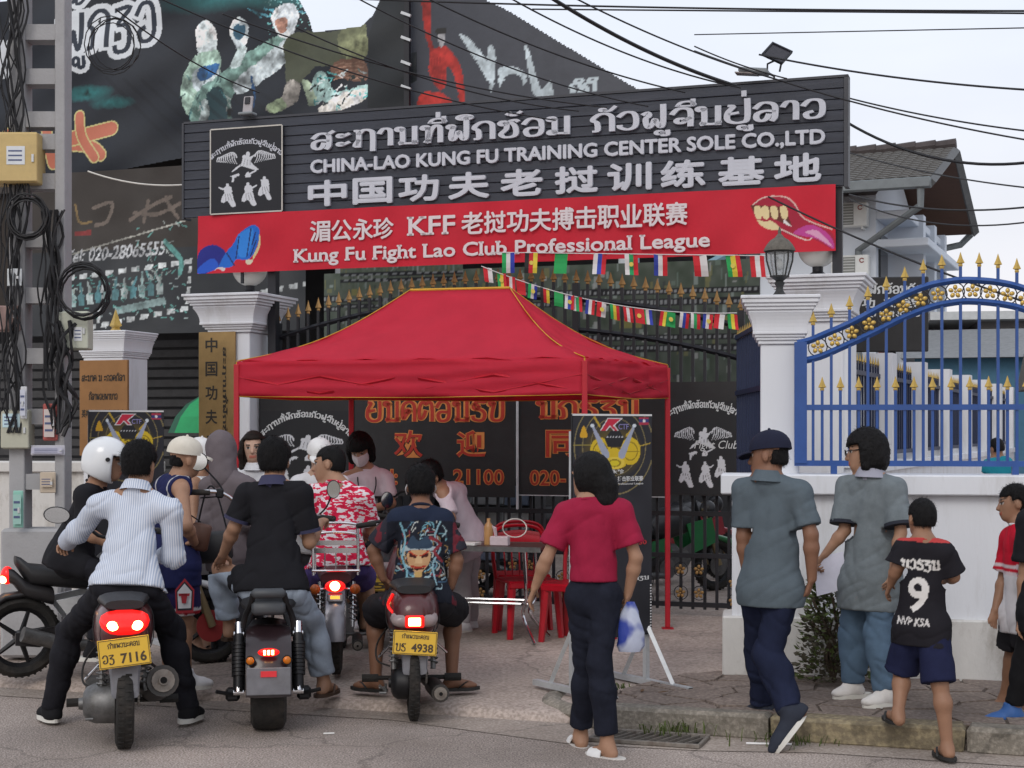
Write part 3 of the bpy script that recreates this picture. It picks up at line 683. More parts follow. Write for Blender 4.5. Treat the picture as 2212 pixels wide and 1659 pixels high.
# dark blue side panel between wall pillar and gate pillar
A = Vector((LP.x + .0, 10.36, 0)); Bv = Vector((P(1592, 0, 12.75).x, 12.75, 0)); dv = Bv - A; rz = math.atan2(dv.y, dv.x); L = dv.length
sf = thing('side_railing', 'dark blue side railing running back from the wall pillar to the gate', 'railing', (A.x, A.y, .1), rz)
for z in (.2, 1.15, 1.9, 2.36): b = MB(); b.bb(0, L, -.018, .018, z - .018, z + .018); b.ob('rail', m_dblue, sf)
dbar = MB().bb(-.009, .009, -.009, .009, 0, 1).me('bar', m_dblue)
x = .06
while x < L: o = add('bar', dbar, sf, loc=(x, 0, .1)); o.scale = (1, 1, 2.24); add('spear_point', sp_me, sf, loc=(x, 0, 2.34)); x += .12
# inner railing that runs back along the yard
A = Vector((2.73, 12.5, 0)); Bv = Vector((8.7, 26.6, 0)); dv = Bv - A; rz = math.atan2(dv.y, dv.x); L = dv.length
iw = thing('yard_wall', 'low white yard wall with square posts running back behind the blue railing', 'wall', A, rz)
b = MB(); b.bb(0, L, 0, .2, .05, 1.32); b.ob('wall_body', m_white, iw); b = MB(); b.bb(0, L, -.04, .24, 1.32, 1.39); b.ob('coping', m_white, iw)
ir = thing('yard_railing', 'dark blue railing on the low yard wall behind the blue railing', 'railing', A, rz)
for k in range(8):
    x = .1 + k * 2.1; b = MB(); b.bb(x - .13, x + .13, -.03, .23, 1.39, 2.42); b.ob('post', m_white, iw)
for z in (1.48, 2.2): b = MB(); b.bb(0, L, .08, .12, z - .02, z + .02); b.ob('rail', m_dblue, ir)
x = .3
while x < L: o = add('bar', dbar, ir, loc=(x, .1, 1.46)); o.scale = (1, 1, .84); add('spear_point', sp_me, ir, loc=(x, .1, 2.28)); x += .135

# ================================================================== left boundary wall
lw = thing('low_wall', 'pale concrete wall behind the utility pole', 'wall', (-9, 14.9, 0), -.1)
b = MB(); b.bb(0, 5.7, 0, .25, .05, 1.3, .01); b.ob('wall_body', m_whited, lw); b = MB(); b.bb(0, 5.7, -.05, .3, 1.3, 1.4, .01); b.ob('coping', m_whited, lw)

# ================================================================== the gate
gt = thing('entrance_gate', 'black iron double gate with arched top, gold spear points and gold flowers', 'gate', on_gate(0, .12), -TH)
ga, gb = gs(588, 0)[0], gs(1600, 0)[0]
def top(s): u = (s + .15) / 2.2; return 2.88 - .32 * u * u
def rail(zf, nm='arched_rail'):
    b = MB(); b.tube([(s, 0, zf(s)) for s in np.linspace(ga, gb, 25)], .024, 4, ref=(0, 1, 0)); b.ob(nm, m_black, gt)
rail(top); rail(lambda s: top(s) - .27)
for z in (.2, .62, .98, 1.22): b = MB(); b.bb(ga, gb, -.02, .02, z - .02, z + .02); b.ob('rail', m_black, gt)
gbar = MB().bb(-.012, .012, -.012, .012, 0, 1).me('bar', m_black)
m_gold2 = M('dull_gold_paint', (.33, .2, .075), .5, metal=.4, var=.25, vs=30); sp2 = sp.me('spear_point', m_gold2); fl2 = fl.me('flower', m_gold2, 60)
s = ga; i = 0
while s <= gb + .001:
    post = i % 14 == 0; o = add('bar', gbar, gt, loc=(s, 0, .16)); o.scale = (2.4 if post else 1, 2.4 if post else 1, top(s) - .16 + .14)
    add('spear_point', sp2, gt, loc=(s, 0, top(s) + .13)).scale = (1.25, 1.25, 1.4)
    s += .104; i += 1
s = ga + .05; i = 0
while s < gb:
    for z in ((.3, .5) if i % 3 != 2 else (.4, .24)): add('flower', fl2, gt, loc=(s, -.03, z + .0)); add('ring', ring_me, gt, loc=(s, -.015, z))
    s += .16 if i % 3 == 0 else .3; i += 1

# ================================================================== house on the right
m_tile = M('grey_clay_tile', (.1, .095, .088), .85, var=.35, vs=4, bump=.3, bs=50, dirt=.4, dcol=(.05, .05, .05), ds=8)
m_soff = M('brown_soffit', (.085, .045, .033), .8, var=.15, vs=5, stretch=(1, 8, 1))
m_hw = M('house_wall_paint', (.6, .65, .72), .8, var=.05, vs=2, dirt=.15, dcol=(.4, .36, .32), ds=2)
hs = thing('house', 'two storey white house with grey tiled gable roof and brown soffit', 'house', (9.8, 36, -1.7), -math.atan2(.384, .923)); hs.scale = (2, 2, 2)
zE, zA, wG = 1.7 + 2.97, 1.7 + 3.72, 4.87
b = MB(); b.bb(-6, -.75, .75, 4.1, 0, 4.6); b.prism([(-6, .75, 4.6), (-6, 4.1, 4.6), (-6, wG / 2, 5.25)], (5.25, 0, 0)); b.ob('wall', m_hw, hs)
rf = MB(); th = .09
for sg in (0, 1):
    y0 = 0 if sg == 0 else wG; rf.prism([(-6.5, y0, zE - .02), (-6.5, wG / 2, zA - .02), (-6.5, wG / 2, zA - .02 - th), (-6.5, y0, zE - .02 - th)], (6.5, 0, 0))
rfo = rf.ob('roof', m_soff, hs)
tl = MB(); pr = [(x * .033, .026 * max(0, math.sin(math.pi * x / 8)) ** .7 if x <= 8 else 0) for x in range(0, 9)]
for a, bb_ in zip(pr[:-1], pr[1:]): tl.poly([(a[0], 0, a[1] + .02), (bb_[0], 0, bb_[1] + .02), (bb_[0], .34, bb_[1]), (a[0], .34, a[1])])
for a, bb_ in zip(pr[:-1], pr[1:]): tl.poly([(a[0], 0, a[1] + .02), (bb_[0], 0, bb_[1] + .02), (bb_[0], 0, bb_[1] - .005), (a[0], 0, a[1] - .005)])
tl_me = tl.me('roof_tile', m_tile); sl = math.atan2(zA - zE, wG / 2); slen = math.hypot(zA - zE, wG / 2)
for i in range(16):
    for j in range(16):
        d = j * .1575 - .03; add('roof_tile', tl_me, rfo, loc=(-(i + 1) * .132 + .01, d * math.cos(sl), zE + d * math.sin(sl)), rot=(sl, 0, 0)).scale = (.5, .5, .5)
b = MB()
for j in range(16): b.tube([(-j * .26 - .28, wG / 2, zA + .02), (-j * .26 + .02, wG / 2, zA + .035)], [.075, .085], 8)
b.ob('ridge_tiles', M('red_ridge_tile', (.06, .05, .05), .8, var=.3, vs=6), rfo)
b = MB(); b.tube([(0, -.02, zE - .08), (0, wG / 2, zA - .05), (0, wG + .02, zE - .08)], .07, 4, ref=(1, 0, 0)); b.ob('bargeboard', M('grey_board', (.12, .125, .13), .8, var=.2), hs)
m_gut = M('grey_gutter', (.16, .18, .19), .6, var=.15)
b = MB(); b.bb(-6.5, .02, -.14, 0, zE - .14, zE - .02, .01); b.tube([(-.1, -.07, zE - .12), (-.1, -.07, zE - .35), (-.95, .68, zE - .75), (-.95, .68, 2.2)], .045, 8); b.ob('gutter', m_gut, hs, 40)
b = MB(); b.tube([(-.05, wG + .05, zE - .1), (-.2, wG + .05, zE - .25), (-1.1, wG - .6, zE - .5)], .05, 8); b.ob('downpipe', m_gut, hs, 40)
m_brick = M('red_infill', (.18, .06, .045), .85, var=.2, vs=12); m_win = M('dark_window_glass', (.02, .024, .03), .12, var=.2, spec=.6)
for k in range(3):
    y = .95 + k * 1.1
    b = MB(); b.bb(-.76, -.72, y, y + .55, 3.3, 4.15); b.ob('window', m_win, hs); b = MB(); b.bb(-.76, -.715, y, y + .55, 2.2, 3.28); b.ob('infill_panel', m_brick, hs)
    b = MB(); b.bb(-.76, -.3, y + .72, y + .95, 0, 4.45); b.ob('column', m_hw, hs)
for z, xx in ((4.3, .18), (3.95, .48)):
    b = MB(); b.bb(-.75, -.5 + xx * .8, .75, 4.0, z, z + .1, .01); b.ob('ledge', m_hw, hs)
b = MB(); b.bb(-3.0, -2.2, .735, .76, 1.4, 4.2); b.ob('window', m_win, hs)
def aircon(p, label):
    t = thing('air_conditioner', label, 'air conditioner', p, hs.rotation_euler.z); t.scale = (1.15,) * 3
    mA = M('aircon_white', (.62, .64, .63), .5, var=.06); b = MB(); b.bb(-.4, .4, -.3, 0, 0, .52, .02); b.ob('casing', mA, t)
    b = MB(); b.bb(-.36, .12, -.315, -.302, .04, .48, .006); b.ob('grille', M('aircon_grille', (.2, .21, .2), .6, var=.2, vs=60), t)
    for k in range(7): b = MB(); b.bb(-.35, .11, -.325, -.316, .07 + k * .06, .082 + k * .06); b.ob('slat', mA, t)
    b = MB(); b.tube([(.26 + .045 * math.cos(a), -.305, .4 + .045 * math.sin(a)) for a in np.linspace(.5, 5.8, 10)], .012, 5); b.ob('badge', M('badge_red', (.25, .06, .05), .5), t)
    for x in (-.3, .3): b = MB(); b.bb(x - .02, x + .02, -.28, .02, -.06, -.01); b.ob('bracket', mA, t)
RH = Matrix.Rotation(hs.rotation_euler.z, 3, 'Z')
for (x, z, l) in ((-1.06, 6.7, 'white air conditioner under the eaves of the white house'), (-1.04, 5.4, 'white air conditioner mounted low, above the small black signboard')):
    q = Vector((9.8, 36, 0)) + RH @ Vector((x, .74, 0)) * 2; aircon((q.x, q.y, z), l)
# far buildings beyond the yard
fb = thing('shed', 'blue walled shed with grey roof far beyond the yard', 'shed', (11.6, 34, 0), -.3)
b = MB(); b.bb(-2.6, 3, 0, 5, 0, 3.35); b.ob('wall', M('shed_blue', (.05, .14, .22), .7, var=.1), fb)
b = MB(); b.prism([(-2.9, -.4, 3.3), (-2.9, 2.5, 4.1), (-2.9, 5.4, 3.3)], (6.2, 0, 0)); b.ob('roof', M('shed_grey_roof', (.2, .21, .22), .7, var=.2), fb)
b = MB(); b.bb(-1.5, -.5, -.03, .01, 1.2, 2.6); b.ob('window', m_win, fb)
fb = thing('grey_building', 'plain grey rendered building with flat canopy far behind the railing', 'building', (13.6, 38, 0), -.2)
b = MB(); b.bb(-2, 6, 0, 6, 0, 4.4); b.ob('wall', M('grey_render', (.2, .19, .19), .85, var=.12), fb)
b = MB(); b.bb(-3.2, 6.2, -.8, 6.2, 4.4, 4.6); b.ob('canopy', M('pale_canopy', (.5, .52, .53), .7), fb)
b = MB(); b.bb(-.6, .8, -.03, .01, 1.0, 2.6); b.ob('window', m_win, fb)
fb = thing('tiled_house', 'low house with grey tiled roof beyond the yard wall', 'house', (9.9, 26, 0), -.25)
b = MB(); b.bb(-.6, 4, 0, 4, 0, 2.5); b.ob('wall', m_hw, fb)
b = MB(); b.prism([(-1, -.5, 2.45), (-1, 2, 3.25), (-1, 4.5, 2.45)], (5.5, 0, 0)); b.ob('roof', m_tile, fb)
b = MB(); b.bb(.4, 1.3, -.03, .01, .9, 1.9); b.ob('window', m_win, fb)
# ================================================================== the hall behind, with its big printed tarpaulins
m_tarp = vcol('printed_tarpaulin', .5, .1, 5., .12, 20.)
m_prn = vcol('printed_panel', .55, .05, 30.)
m_dark = M('dark_cladding', (.025, .026, .03), .7, var=.3, vs=6)
hall = thing('training_hall', 'dark open training hall behind the gate, hung with printed tarpaulins', 'building', on_gate(0, 4.2), -TH)
b = MB(); b.bb(-11, 1.0, 2, 2.3, .1, 4.6); b.ob('back_wall', m_dark, hall)
b = MB(); b.bb(-12, -4.6, -.5, -.3, 3.2, 6.0); b.ob('upper_wall', M('brown_dark_cladding', (.03, .024, .02), .8, var=.3), hall)
b = MB(); b.bb(-11, 1.0, -.6, 2.2, 4.7, 4.8); b.ob('roof', M('dark_roof_sheet', (.05, .042, .038), .6, var=.3, vs=5), hall)
for k in range(16): b = MB(); b.bb(-11, -4.1, -.72, -.69, .9 + k * .12, .985 + k * .12); b.ob('slat', M('dark_slat', (.04, .04, .042), .55, var=.3), hall)
m_col = M('white_column', (.55, .58, .6), .7, var=.08); m_pipe = M('pale_blue_pipe', (.2, .34, .42), .5, var=.1)
for dx, m, r in ((690, m_col, .09), (728, m_pipe, .05), (1335, m_pipe, .05), (1310, m_col, .06)):
    D = gateD(dx) + 3.4; x = (dx - 1106) / KF * D; s = x / CU; b = MB(); b.cyl((s - 1.0, -.55, .1), (s - 1.0, -.55, 4.7), r, n=12); b.ob('column', m, hall, 40)
b = MB(); b.tube([(-.6, -.9, 2.6), (1.4, -.9, 3.6), (2.4, -.9, 4.4)], .05, 8); b.tube([(.4, -.5, 2.2), (1.5, -.5, 4.2)], .035, 8); b.ob('brace', m_pipe, hall)

def ongp(dx, dy, off):
    D = (13.566 + off / CU) / (1 + .3345 * (dx - 1106) / KF); p = P(dx, dy, D); q = p - Vector((0, 13.566, 0))
    return q.x * CU - q.y * SU, p.z       # along, up   (local y = off)
def tarp(name, label, cat, dx0, dx1, dyt, dyb, off, res, paint, bgc, mask=None, warp=None, mat=None, parent=None):
    """a print whose box is given by photo columns/rows at its middle"""
    s0 = ongp(dx0, 0, off)[0]; s1 = ongp(dx1, 0, off)[0]; mid = (dx0 + dx1) / 2
    zt = ongp(mid, dyt, off)[1]; zb = ongp(mid, dyb, off)[1]
    c = Canvas(s1 - s0, zt - zb, res, bgc); paint(c)
    mk = mask(c) if mask else None
    me = c.mesh(name, mat or m_tarp, mk, warp)
    t = thing(name, label, cat, on_gate((s0 + s1) / 2, off), -TH); t.location.z = zb
    o = add('print', me, t); return t, c
# -- billboard 1: teal-lit fight scene, torn at the upper right
def bb1(c):
    u = lambda x, y: ((x + 20) / 920, 1 - (y + 40) / 410)      # photo px (2212 wide) -> canvas
    TE = (.05, .42, .42); WH = (.62, .72, .74)
    n = vnoise(np.stack([c.X * 9, c.Y * 4, c.X * 0], -1), 3); c.a += .006 * n[..., None]
    c.ell(*u(205, 180), .07, .05, TE, .7, 1.); c.ell(*u(260, 205), .06, .04, TE, .4, 1.); c.ell(*u(500, 0), .16, .08, TE, .3, 1.); c.ell(*u(640, 10), .12, .08, TE, .3, 1.)
    for k in range(14): x = 560 + k * 12; c.line([u(x, 30 + 6 * (k % 3)), u(x + 30, 52)], .0014, (.1, .35, .45), .8)
    rr = np.random.RandomState(4)
    for k in range(140): x, y = rr.uniform(600, 700), rr.uniform(5, 120); c.ell(*u(x, y), .0022, .004, (.1, .3, .3) if k % 2 else (.25, .5, .5))
    def poly(pts, col, al=1.): c.poly([u(x, y) for x, y in pts], col, al, True)
    # left fighter: white hood, pale jacket, kicking
    poly([(445, 60), (470, 42), (492, 70), (488, 110), (470, 125), (450, 118)], (.6, .68, .7)); poly([(425, 140), (450, 112), (492, 112), (500, 160), (486, 200), (446, 215), (436, 250), (420, 230), (414, 180)], (.42, .6, .5))
    poly([(440, 150), (490, 140), (496, 185), (450, 196)], (.62, .72, .76)); poly([(450, 145), (492, 138), (488, 162), (455, 172)], (.03, .13, .33))
    poly([(452, 196), (520, 150), (560, 120), (640, 90), (646, 118), (590, 160), (530, 205), (520, 250), (535, 300), (440, 320), (430, 270)], (.2, .34, .3))
    poly([(530, 180), (600, 128), (650, 96), (660, 120), (610, 170), (540, 208)], (.55, .63, .66)); poly([(470, 215), (500, 190), (512, 260), (480, 300)], (.02, .05, .06)); poly([(455, 230), (472, 225), (470, 330), (448, 330)], (.5, .6, .6))
    poly([(520, 70), (535, 46), (556, 56), (560, 90), (545, 110), (526, 100)], (.58, .66, .7)); poly([(528, 66), (552, 60), (552, 84), (532, 92)], (.05, .13, .2))
    poly([(540, 105), (556, 112), (540, 150), (520, 150)], (.5, .6, .6))
    c.line([u(566, 175), u(572, 240)], .0025, (.03, .12, .3))
    # right fighter: helmet, khaki shorts, corded waist, shoes
    poly([(610, 50), (628, 28), (655, 28), (664, 60), (650, 96), (622, 92)], (.64, .7, .74)); poly([(618, 62), (640, 58), (640, 84), (624, 86)], (.42, .22, .16))
    poly([(646, 92), (700, 92), (790, 92), (800, 110), (796, 160), (760, 170), (700, 165), (655, 210), (640, 200), (634, 140)], (.075, .085, .055))
    poly([(745, 100), (797, 84), (802, 150), (760, 152)], (.22, .24, .13)); poly([(735, 160), (796, 156), (800, 198), (740, 190)], (.16, .085, .06))
    for k in range(5): c.line([u(738, 164 + k * 7), u(798, 162 + k * 8)], .0012, (.3, .18, .13))
    poly([(640, 190), (668, 200), (660, 235), (632, 250), (600, 250), (600, 236), (630, 224)], (.45, .42, .38)); poly([(600, 236), (630, 226), (640, 246), (606, 252)], (.38, .48, .3))
    poly([(700, 180), (720, 176), (740, 220), (800, 205), (805, 225), (740, 250), (715, 235), (696, 245), (690, 210)], (.3, .45, .43)); poly([(716, 240), (790, 215), (796, 245), (716, 262)], (.5, .48, .44))
    poly([(672, 190), (690, 200), (700, 240), (684, 240)], (.4, .5, .36)); c.line([u(800, 228), u(870, 205)], .002, (.1, .32, .3))
    rr = np.random.RandomState(9)
    for k in range(46): x, y = rr.uniform(690, 800), rr.uniform(180, 250); c.line([u(x, y), u(x + rr.uniform(-16, 16), y + rr.uniform(-12, 12))], .0016, [(.55, .62, .62), (.08, .3, .3), (.02, .03, .03)][k % 3])
    for k in range(26): x, y = rr.uniform(425, 520), rr.uniform(150, 330); c.line([u(x, y), u(x + rr.uniform(-14, 18), y + rr.uniform(4, 26))], .0016, [(.6, .68, .66), (.02, .05, .06), (.06, .2, .22)][k % 3], .8)
    c.grunge(.002, .75, 26, 3); c.grunge(.0015, .45, 90, 6)
    # white lettering with dark outline, upper left
    V, F = lao_mesh('ຜູ້ກຽວ', .3); V2 = V.copy(); V2[:, 0] = .185 + V2[:, 0] * .074; V2[:, 1] = .66 + V2[:, 1] * .2 + V2[:, 0] * .16
    c.tri((np.array([v for v in V2]), F), (.62, .66, .7))
    Vb, Fb = lao_mesh('ຜູ້ກຽວ', .5); Vb[:, 0] = .185 + Vb[:, 0] * .074; Vb[:, 1] = .66 + Vb[:, 1] * .2 + Vb[:, 0] * .16; c.tri((Vb, Fb), (.62, .66, .7))
    Vb, Fb = lao_mesh('ຜູ້ກຽວ', .15); Vb[:, 0] = .185 + Vb[:, 0] * .074; Vb[:, 1] = .66 + Vb[:, 1] * .2 + Vb[:, 0] * .16; c.tri((Vb, Fb), (.02, .028, .045))
    Vb, Fb = lao_mesh('ນກ', .34); Vb[:, 0] = -.01 + Vb[:, 0] * .06; Vb[:, 1] = .6 + Vb[:, 1] * .18; c.tri((Vb, Fb), (.55, .58, .62))
    # orange painted strokes, lower left
    for pts, w in (([(150, 290), (215, 300), (240, 320)], .012), ([(60, 300), (120, 290), (260, 262)], .014), ([(110, 230), (125, 330)], .012), ([(190, 230), (196, 280), (225, 325)], .01), ([(20, 260), (60, 250)], .012)):
        c.line([u(x, y) for x, y in pts], w + .003, (.55, .5, .22)); c.line([u(x, y) for x, y in pts], w, (.5, .16, .1))
    for k in range(9): c.line([u(250 + 40 * k, 150 + 6 * k), u(420 + 40 * k, 330)], .004, (.006, .008, .012), .35)  # dark diagonal streaks: shade of tarpaulin folds painted into the print
    c.poly([u(850, -60), u(910, -60), u(910, 400), u(802, 400), u(806, 110)], (.012, .016, .02))
def bb1_mask(c):
    u = lambda x, y: ((x + 20) / 920, 1 - (y + 40) / 410)
    hole = c.inside([u(655, -60), u(660, 12), u(686, 60), u(694, 92), u(790, 88), u(812, 66), u(862, -60)])
    low = c.inside([u(-30, 420), u(-30, 372), u(150, 368), u(240, 364), u(330, 350), u(420, 338), u(560, 330), u(910, 322), u(910, 420)])
    return (hole + low) < .5
wv = lambda gx, gz: .03 * np.sin(gx * 2.1 + gz * 3.3) * np.cos(gz * 1.7) + .012 * np.sin(gx * 5 - gz * 9)
tarp('billboard_tarpaulin', 'huge torn dark tarpaulin printed with two fighters in white helmets', 'billboard', -20, 900, -40, 370, 3.0, 104, bb1, (.014, .018, .026), bb1_mask, wv)
# -- billboard 2: grey gable with red kung fu figure
def bb2(c):
    u = lambda x, y: ((x - 878) / 502, 1 - (y + 60) / 320)
    RD = (.42, .028, .022); WH = (.5, .58, .62)
    def poly(pts, col, al=1.): c.poly([u(x, y) for x, y in pts], col, al, True)
    c.a += (.03 * (c.X - .4))[..., None]; c.a = np.clip(c.a, .01, 1)
    z = lambda x, y: (325.5 * 0 + (800 + x / 2.458) * .722, y / 2.458 * .722)
    zp = lambda L: [z(*p) for p in L]
    poly(zp([(1145, -60), (1215, -60), (1215, 200), (1250, 290), (1320, 280), (1440, 440), (1475, 700), (1440, 740), (1395, 520), (1340, 440), (1330, 580), (1270, 600), (1200, 470), (1210, 330), (1170, 160)]), RD)
    poly(zp([(1130, 640), (1230, 620), (1320, 650), (1410, 800), (1120, 815)]), RD); poly(zp([(1275, 165), (1320, 170), (1318, 260), (1295, 300), (1275, 250)]), (.4, .4, .42)); poly(zp([(1265, 150), (1330, 150), (1330, 190), (1265, 190)]), (.02, .02, .02))
    poly(zp([(1435, 210), (1500, 240), (1600, 360), (1640, 420), (1650, 320), (1690, 330), (1705, 470), (1675, 655), (1640, 560), (1560, 420), (1480, 290)]), WH); poly(zp([(1730, 480), (1860, 490), (1940, 560), (1910, 620), (1880, 545), (1780, 545), (1735, 620)]), WH)
    poly(zp([(1920, 360), (1950, 370), (2030, 640), (2070, 640), (2110, 610), (2120, 740), (2000, 750)]), WH)
    c.grunge(.003, .35, 30, 5)
    for k in range(4): c.line([u(*z(1210 + 25 * k, 340 + 10 * k)), u(*z(1250 + 20 * k, 560))], .0025, (.25, .012, .012), .7)
    V, F = lao_mesh('ກີກີ', .3); V[:, 0] = .72 + V[:, 0] * .07; V[:, 1] = .17 + V[:, 1] * .06; c.tri((V, F), WH)
def bb2_mask(c):
    u = lambda x, y: ((x - 878) / 502, 1 - (y + 60) / 320)
    return c.inside([u(878, 300), u(878, -80), u(1010, -80), u(1060, -4), u(1100, 18), u(1382, 214), u(1382, 300)]) > .5
tarp('gable_billboard', 'grey gable tarpaulin with a red robed kung fu figure and brushed white strokes', 'billboard', 878, 1380, -60, 260, 3.0, 60, bb2, (.055, .06, .075), bb2_mask, lambda gx, gz: .004 * np.sin(gx * 3))
b = MB()
for k in range(9): b.bb(-.03, .03, -.02, .02, k * .3, k * .3 + .12)
t = thing('billboard_post', 'dark steel post between the two big tarpaulins', 'post', on_gate(ongp(880, 0, 2.9)[0], 2.9), -TH)
b2 = MB(); b2.bb(-.03, .03, -.03, .03, .1, 7); b2.ob('post', m_black, t)
for k in range(8): b = MB(); b.box((.0, -.04, 4.4 + k * .27), (.12, .03, .03), Matrix.Rotation(.4, 3, 'Y')); b.ob('clamp', m_galv, t)
# -- lower tarpaulin with the telephone number
def bb3(c):
    u = lambda x, y: ((x - 60) / 600, 1 - (y - 360) / 360)
    WH = (.58, .62, .63); TE = (.13, .36, .33)
    c.a[:] = np.where((c.Y > .52)[..., None], np.array((.04, .034, .03)), np.array((.033, .037, .042)))
    n = vnoise(np.stack([c.X * 14, c.Y * 8, 0 * c.X], -1), 5); c.a = np.clip(c.a + .012 * n[..., None], .004, 1)
    for pts in ([(290, 470), (340, 440), (380, 425)], [(300, 455), (350, 460), (400, 440)], [(210, 440), (250, 430), (240, 470), (215, 478)], [(330, 430), (320, 475)], [(370, 432), (395, 470)]): c.line([u(*p) for p in pts], .006, (.16, .13, .11), .9)
    c.line([u(170, 430), u(180, 470), u(205, 470)], .004, (.3, .2, .08), .7); c.poly([u(170, 490), u(205, 488), u(206, 500), u(170, 500)], (.2, .03, .03))
    c.line([u(145, 545), u(240, 520), u(330, 497), u(410, 478)], .0025, (.4, .4, .36))
    V, F = fit(text_mesh('Tel: 020-28065555', .02), u(362, 0)[0] - u(146, 0)[0], .085, (u(146, 0)[0] + u(362, 0)[0]) / 2, 0, .0); V[:, 1] += u(150, 561)[1] + (V[:, 0] - u(146, 0)[0]) * .10; V[:, 0] += (V[:, 1] - .44) * .1; c.tri((V, F), (.5, .52, .54))
    for k in range(18):
        x = 152 + k * 28.5; y = 588 - k * 3.0; c.poly([u(x, y), u(x + 17, y - 2), u(x + 16, y + 9), u(x - 1, y + 11)], WH)
        y = 702 - k * 5; c.poly([u(x + 20, y), u(x + 37, y - 2), u(x + 36, y + 9), u(x + 19, y + 11)], WH)
    for k in range(4): c.poly([u(230 - k * 3, 610 + k * 22), u(237 - k * 3, 610 + k * 22), u(234 - k * 3, 626 + k * 22), u(227 - k * 3, 626 + k * 22)], WH); c.poly([u(418 - k * 2, 575 + k * 22), u(425 - k * 2, 575 + k * 22), u(423 - k * 2, 590 + k * 22), u(416 - k * 2, 590 + k * 22)], WH)
    rr = np.random.RandomState(2)
    c.poly([u(258, 660), u(365, 640), u(370, 655), u(262, 676)], (.3, .42, .42), .9)
    for k in range(11):
        x = 165 + k * 19; y = 640 - k * 2.2; h = 26 + rr.uniform(0, 14); col = [(.35, .5, .5), (.09, .2, .22), (.42, .5, .5), (.12, .3, .34)][k % 4]
        c.poly([u(x - 6, y + 16), u(x - 8, y - 6), u(x, y - 12), u(x + 8, y - 6), u(x + 6, y + 16)], col); c.ell(*u(x, y - h * .55), .0075, .016, (.3, .36, .34)); c.line([u(x, y - 10), u(x + rr.uniform(-12, 12), y - h)], .004, col)
    for k in range(90): x, y = rr.uniform(150, 410), rr.uniform(588, 690); c.line([u(x, y), u(x + rr.uniform(-9, 9), y + rr.uniform(-5, 5))], .0022, TE if k % 3 else (.4, .5, .5), .8)
    for k in range(40): x, y = rr.uniform(300, 420), rr.uniform(470, 600); c.line([u(x, y), u(x + rr.uniform(-12, 12), y + rr.uniform(-9, 9))], .002, TE if k % 2 else (.4, .46, .44), .7)
    c.line([u(366, 520), u(400, 560), u(398, 590)], .008, TE, .8); c.grunge(.0016, .4, 60, 4)
tarp('hall_tarpaulin', 'dark tarpaulin with a telephone number and a film strip of a team photograph', 'billboard', 60, 660, 360, 720, 2.4, 78, bb3, (.04, .034, .03), None, lambda gx, gz: .012 * np.sin(gx * 3 + gz * 2))
# -- posters seen through the gate
def bb4(c):
    rr = np.random.RandomState(12); WH = (.5, .54, .54); GR = (.16, .22, .18)
    n = vnoise(np.stack([c.X * 60, c.Y * 14, 0 * c.X], -1), 8); c.a = np.clip(c.a + .03 * n[..., None], .005, 1)
    for k in range(330):
        x, y = rr.rand(), rr.uniform(.03, .97); w, h = rr.uniform(.002, .012), rr.uniform(.02, .1); c.poly([(x, y), (x + w, y), (x + w, y + h), (x, y + h)], [GR, (.3, .36, .33), (.05, .06, .06), (.4, .42, .4), (.2, .2, .09)][k % 5], .75)
    for yy in (.36, .44, .7, .78):
        c.poly([(0, yy), (1, yy - .02), (1, yy + .028), (0, yy + .048)], (.02, .022, .025))
        for k in range(95): x = k / 95; y = yy + .012 - x * .02; c.poly([(x, y), (x + .006, y), (x + .006, y + .024), (x, y + .024)], WH, .55)
    for k in range(5): x = .1 + k * .2; c.poly([(x, .52), (x + .05, .52), (x + .05, .6), (x, .6)], (.3, .28, .08), .7)
tarp('poster_wall', 'long printed panel of film strip photographs behind the iron gate', 'poster', 700, 1640, 575, 860, 2.2, 70, bb4, (.085, .11, .085))
t, c = tarp('poster_panel', 'dark printed panel with a white edge beside the white column behind the gate', 'poster', 735, 1000, 555, 720, 1.6, 60, bb4, (.12, .15, .11))

# ================================================================== main signboard over the entrance
SA, SB = gs(405, 0)[0], gs(1825, 0)[0]; SZ0, SZ1 = 3.7, 4.59; SW = SB - SA; SM = (SA + SB) / 2
m_plank = M('charcoal_plank', (.032, .037, .052), .55, var=.35, vs=3, bump=.25, bs=40, dirt=.25, dcol=(.075, .08, .095), ds=2.5, stretch=(.5, 1, 5))
m_let = M('silver_letters', (.52, .54, .6), .5, var=.06, vs=6)
sg = thing('entrance_signboard', 'long charcoal plank signboard with raised silver Lao, English and Chinese letters', 'signboard', on_gate(SM, -.05), -TH); sg.location.z = SZ0
ph = (SZ1 - SZ0) / 10; pk = MB(); pk.box((0, 0, ph / 2), (SW, .024, ph - .006), None, .004); pk_me = pk.me('plank', m_plank)
for k in range(10): add('plank', pk_me, sg, loc=(0, random.uniform(-.002, .002), k * ph))
b = MB(); b.bb(-SW / 2, SW / 2, .013, .03, 0, SZ1 - SZ0); b.ob('backing', M('sign_backing', (.3, .3, .31), .7), sg)
b = MB(); b.bb(SW / 2, SW / 2 + .035, -.02, .12, -.01, SZ1 - SZ0 + .01); b.bb(-SW / 2 - .02, -SW / 2, -.02, .12, -.01, SZ1 - SZ0 + .01); b.bb(-SW / 2, SW / 2 + .035, -.02, .12, SZ1 - SZ0 + .0, SZ1 - SZ0 + .02); b.ob('edge_trim', M('sign_edge', (.045, .048, .058), .5), sg)
for s in (SA + .9, SB - .06): b = MB(); b.bb(s - SM - .04, s - SM + .04, .03, .11, -1.6, SZ1 - SZ0 - .05); b.ob('post', m_black, sg)
L = lambda dx: gs(dx, 0)[0] - SM
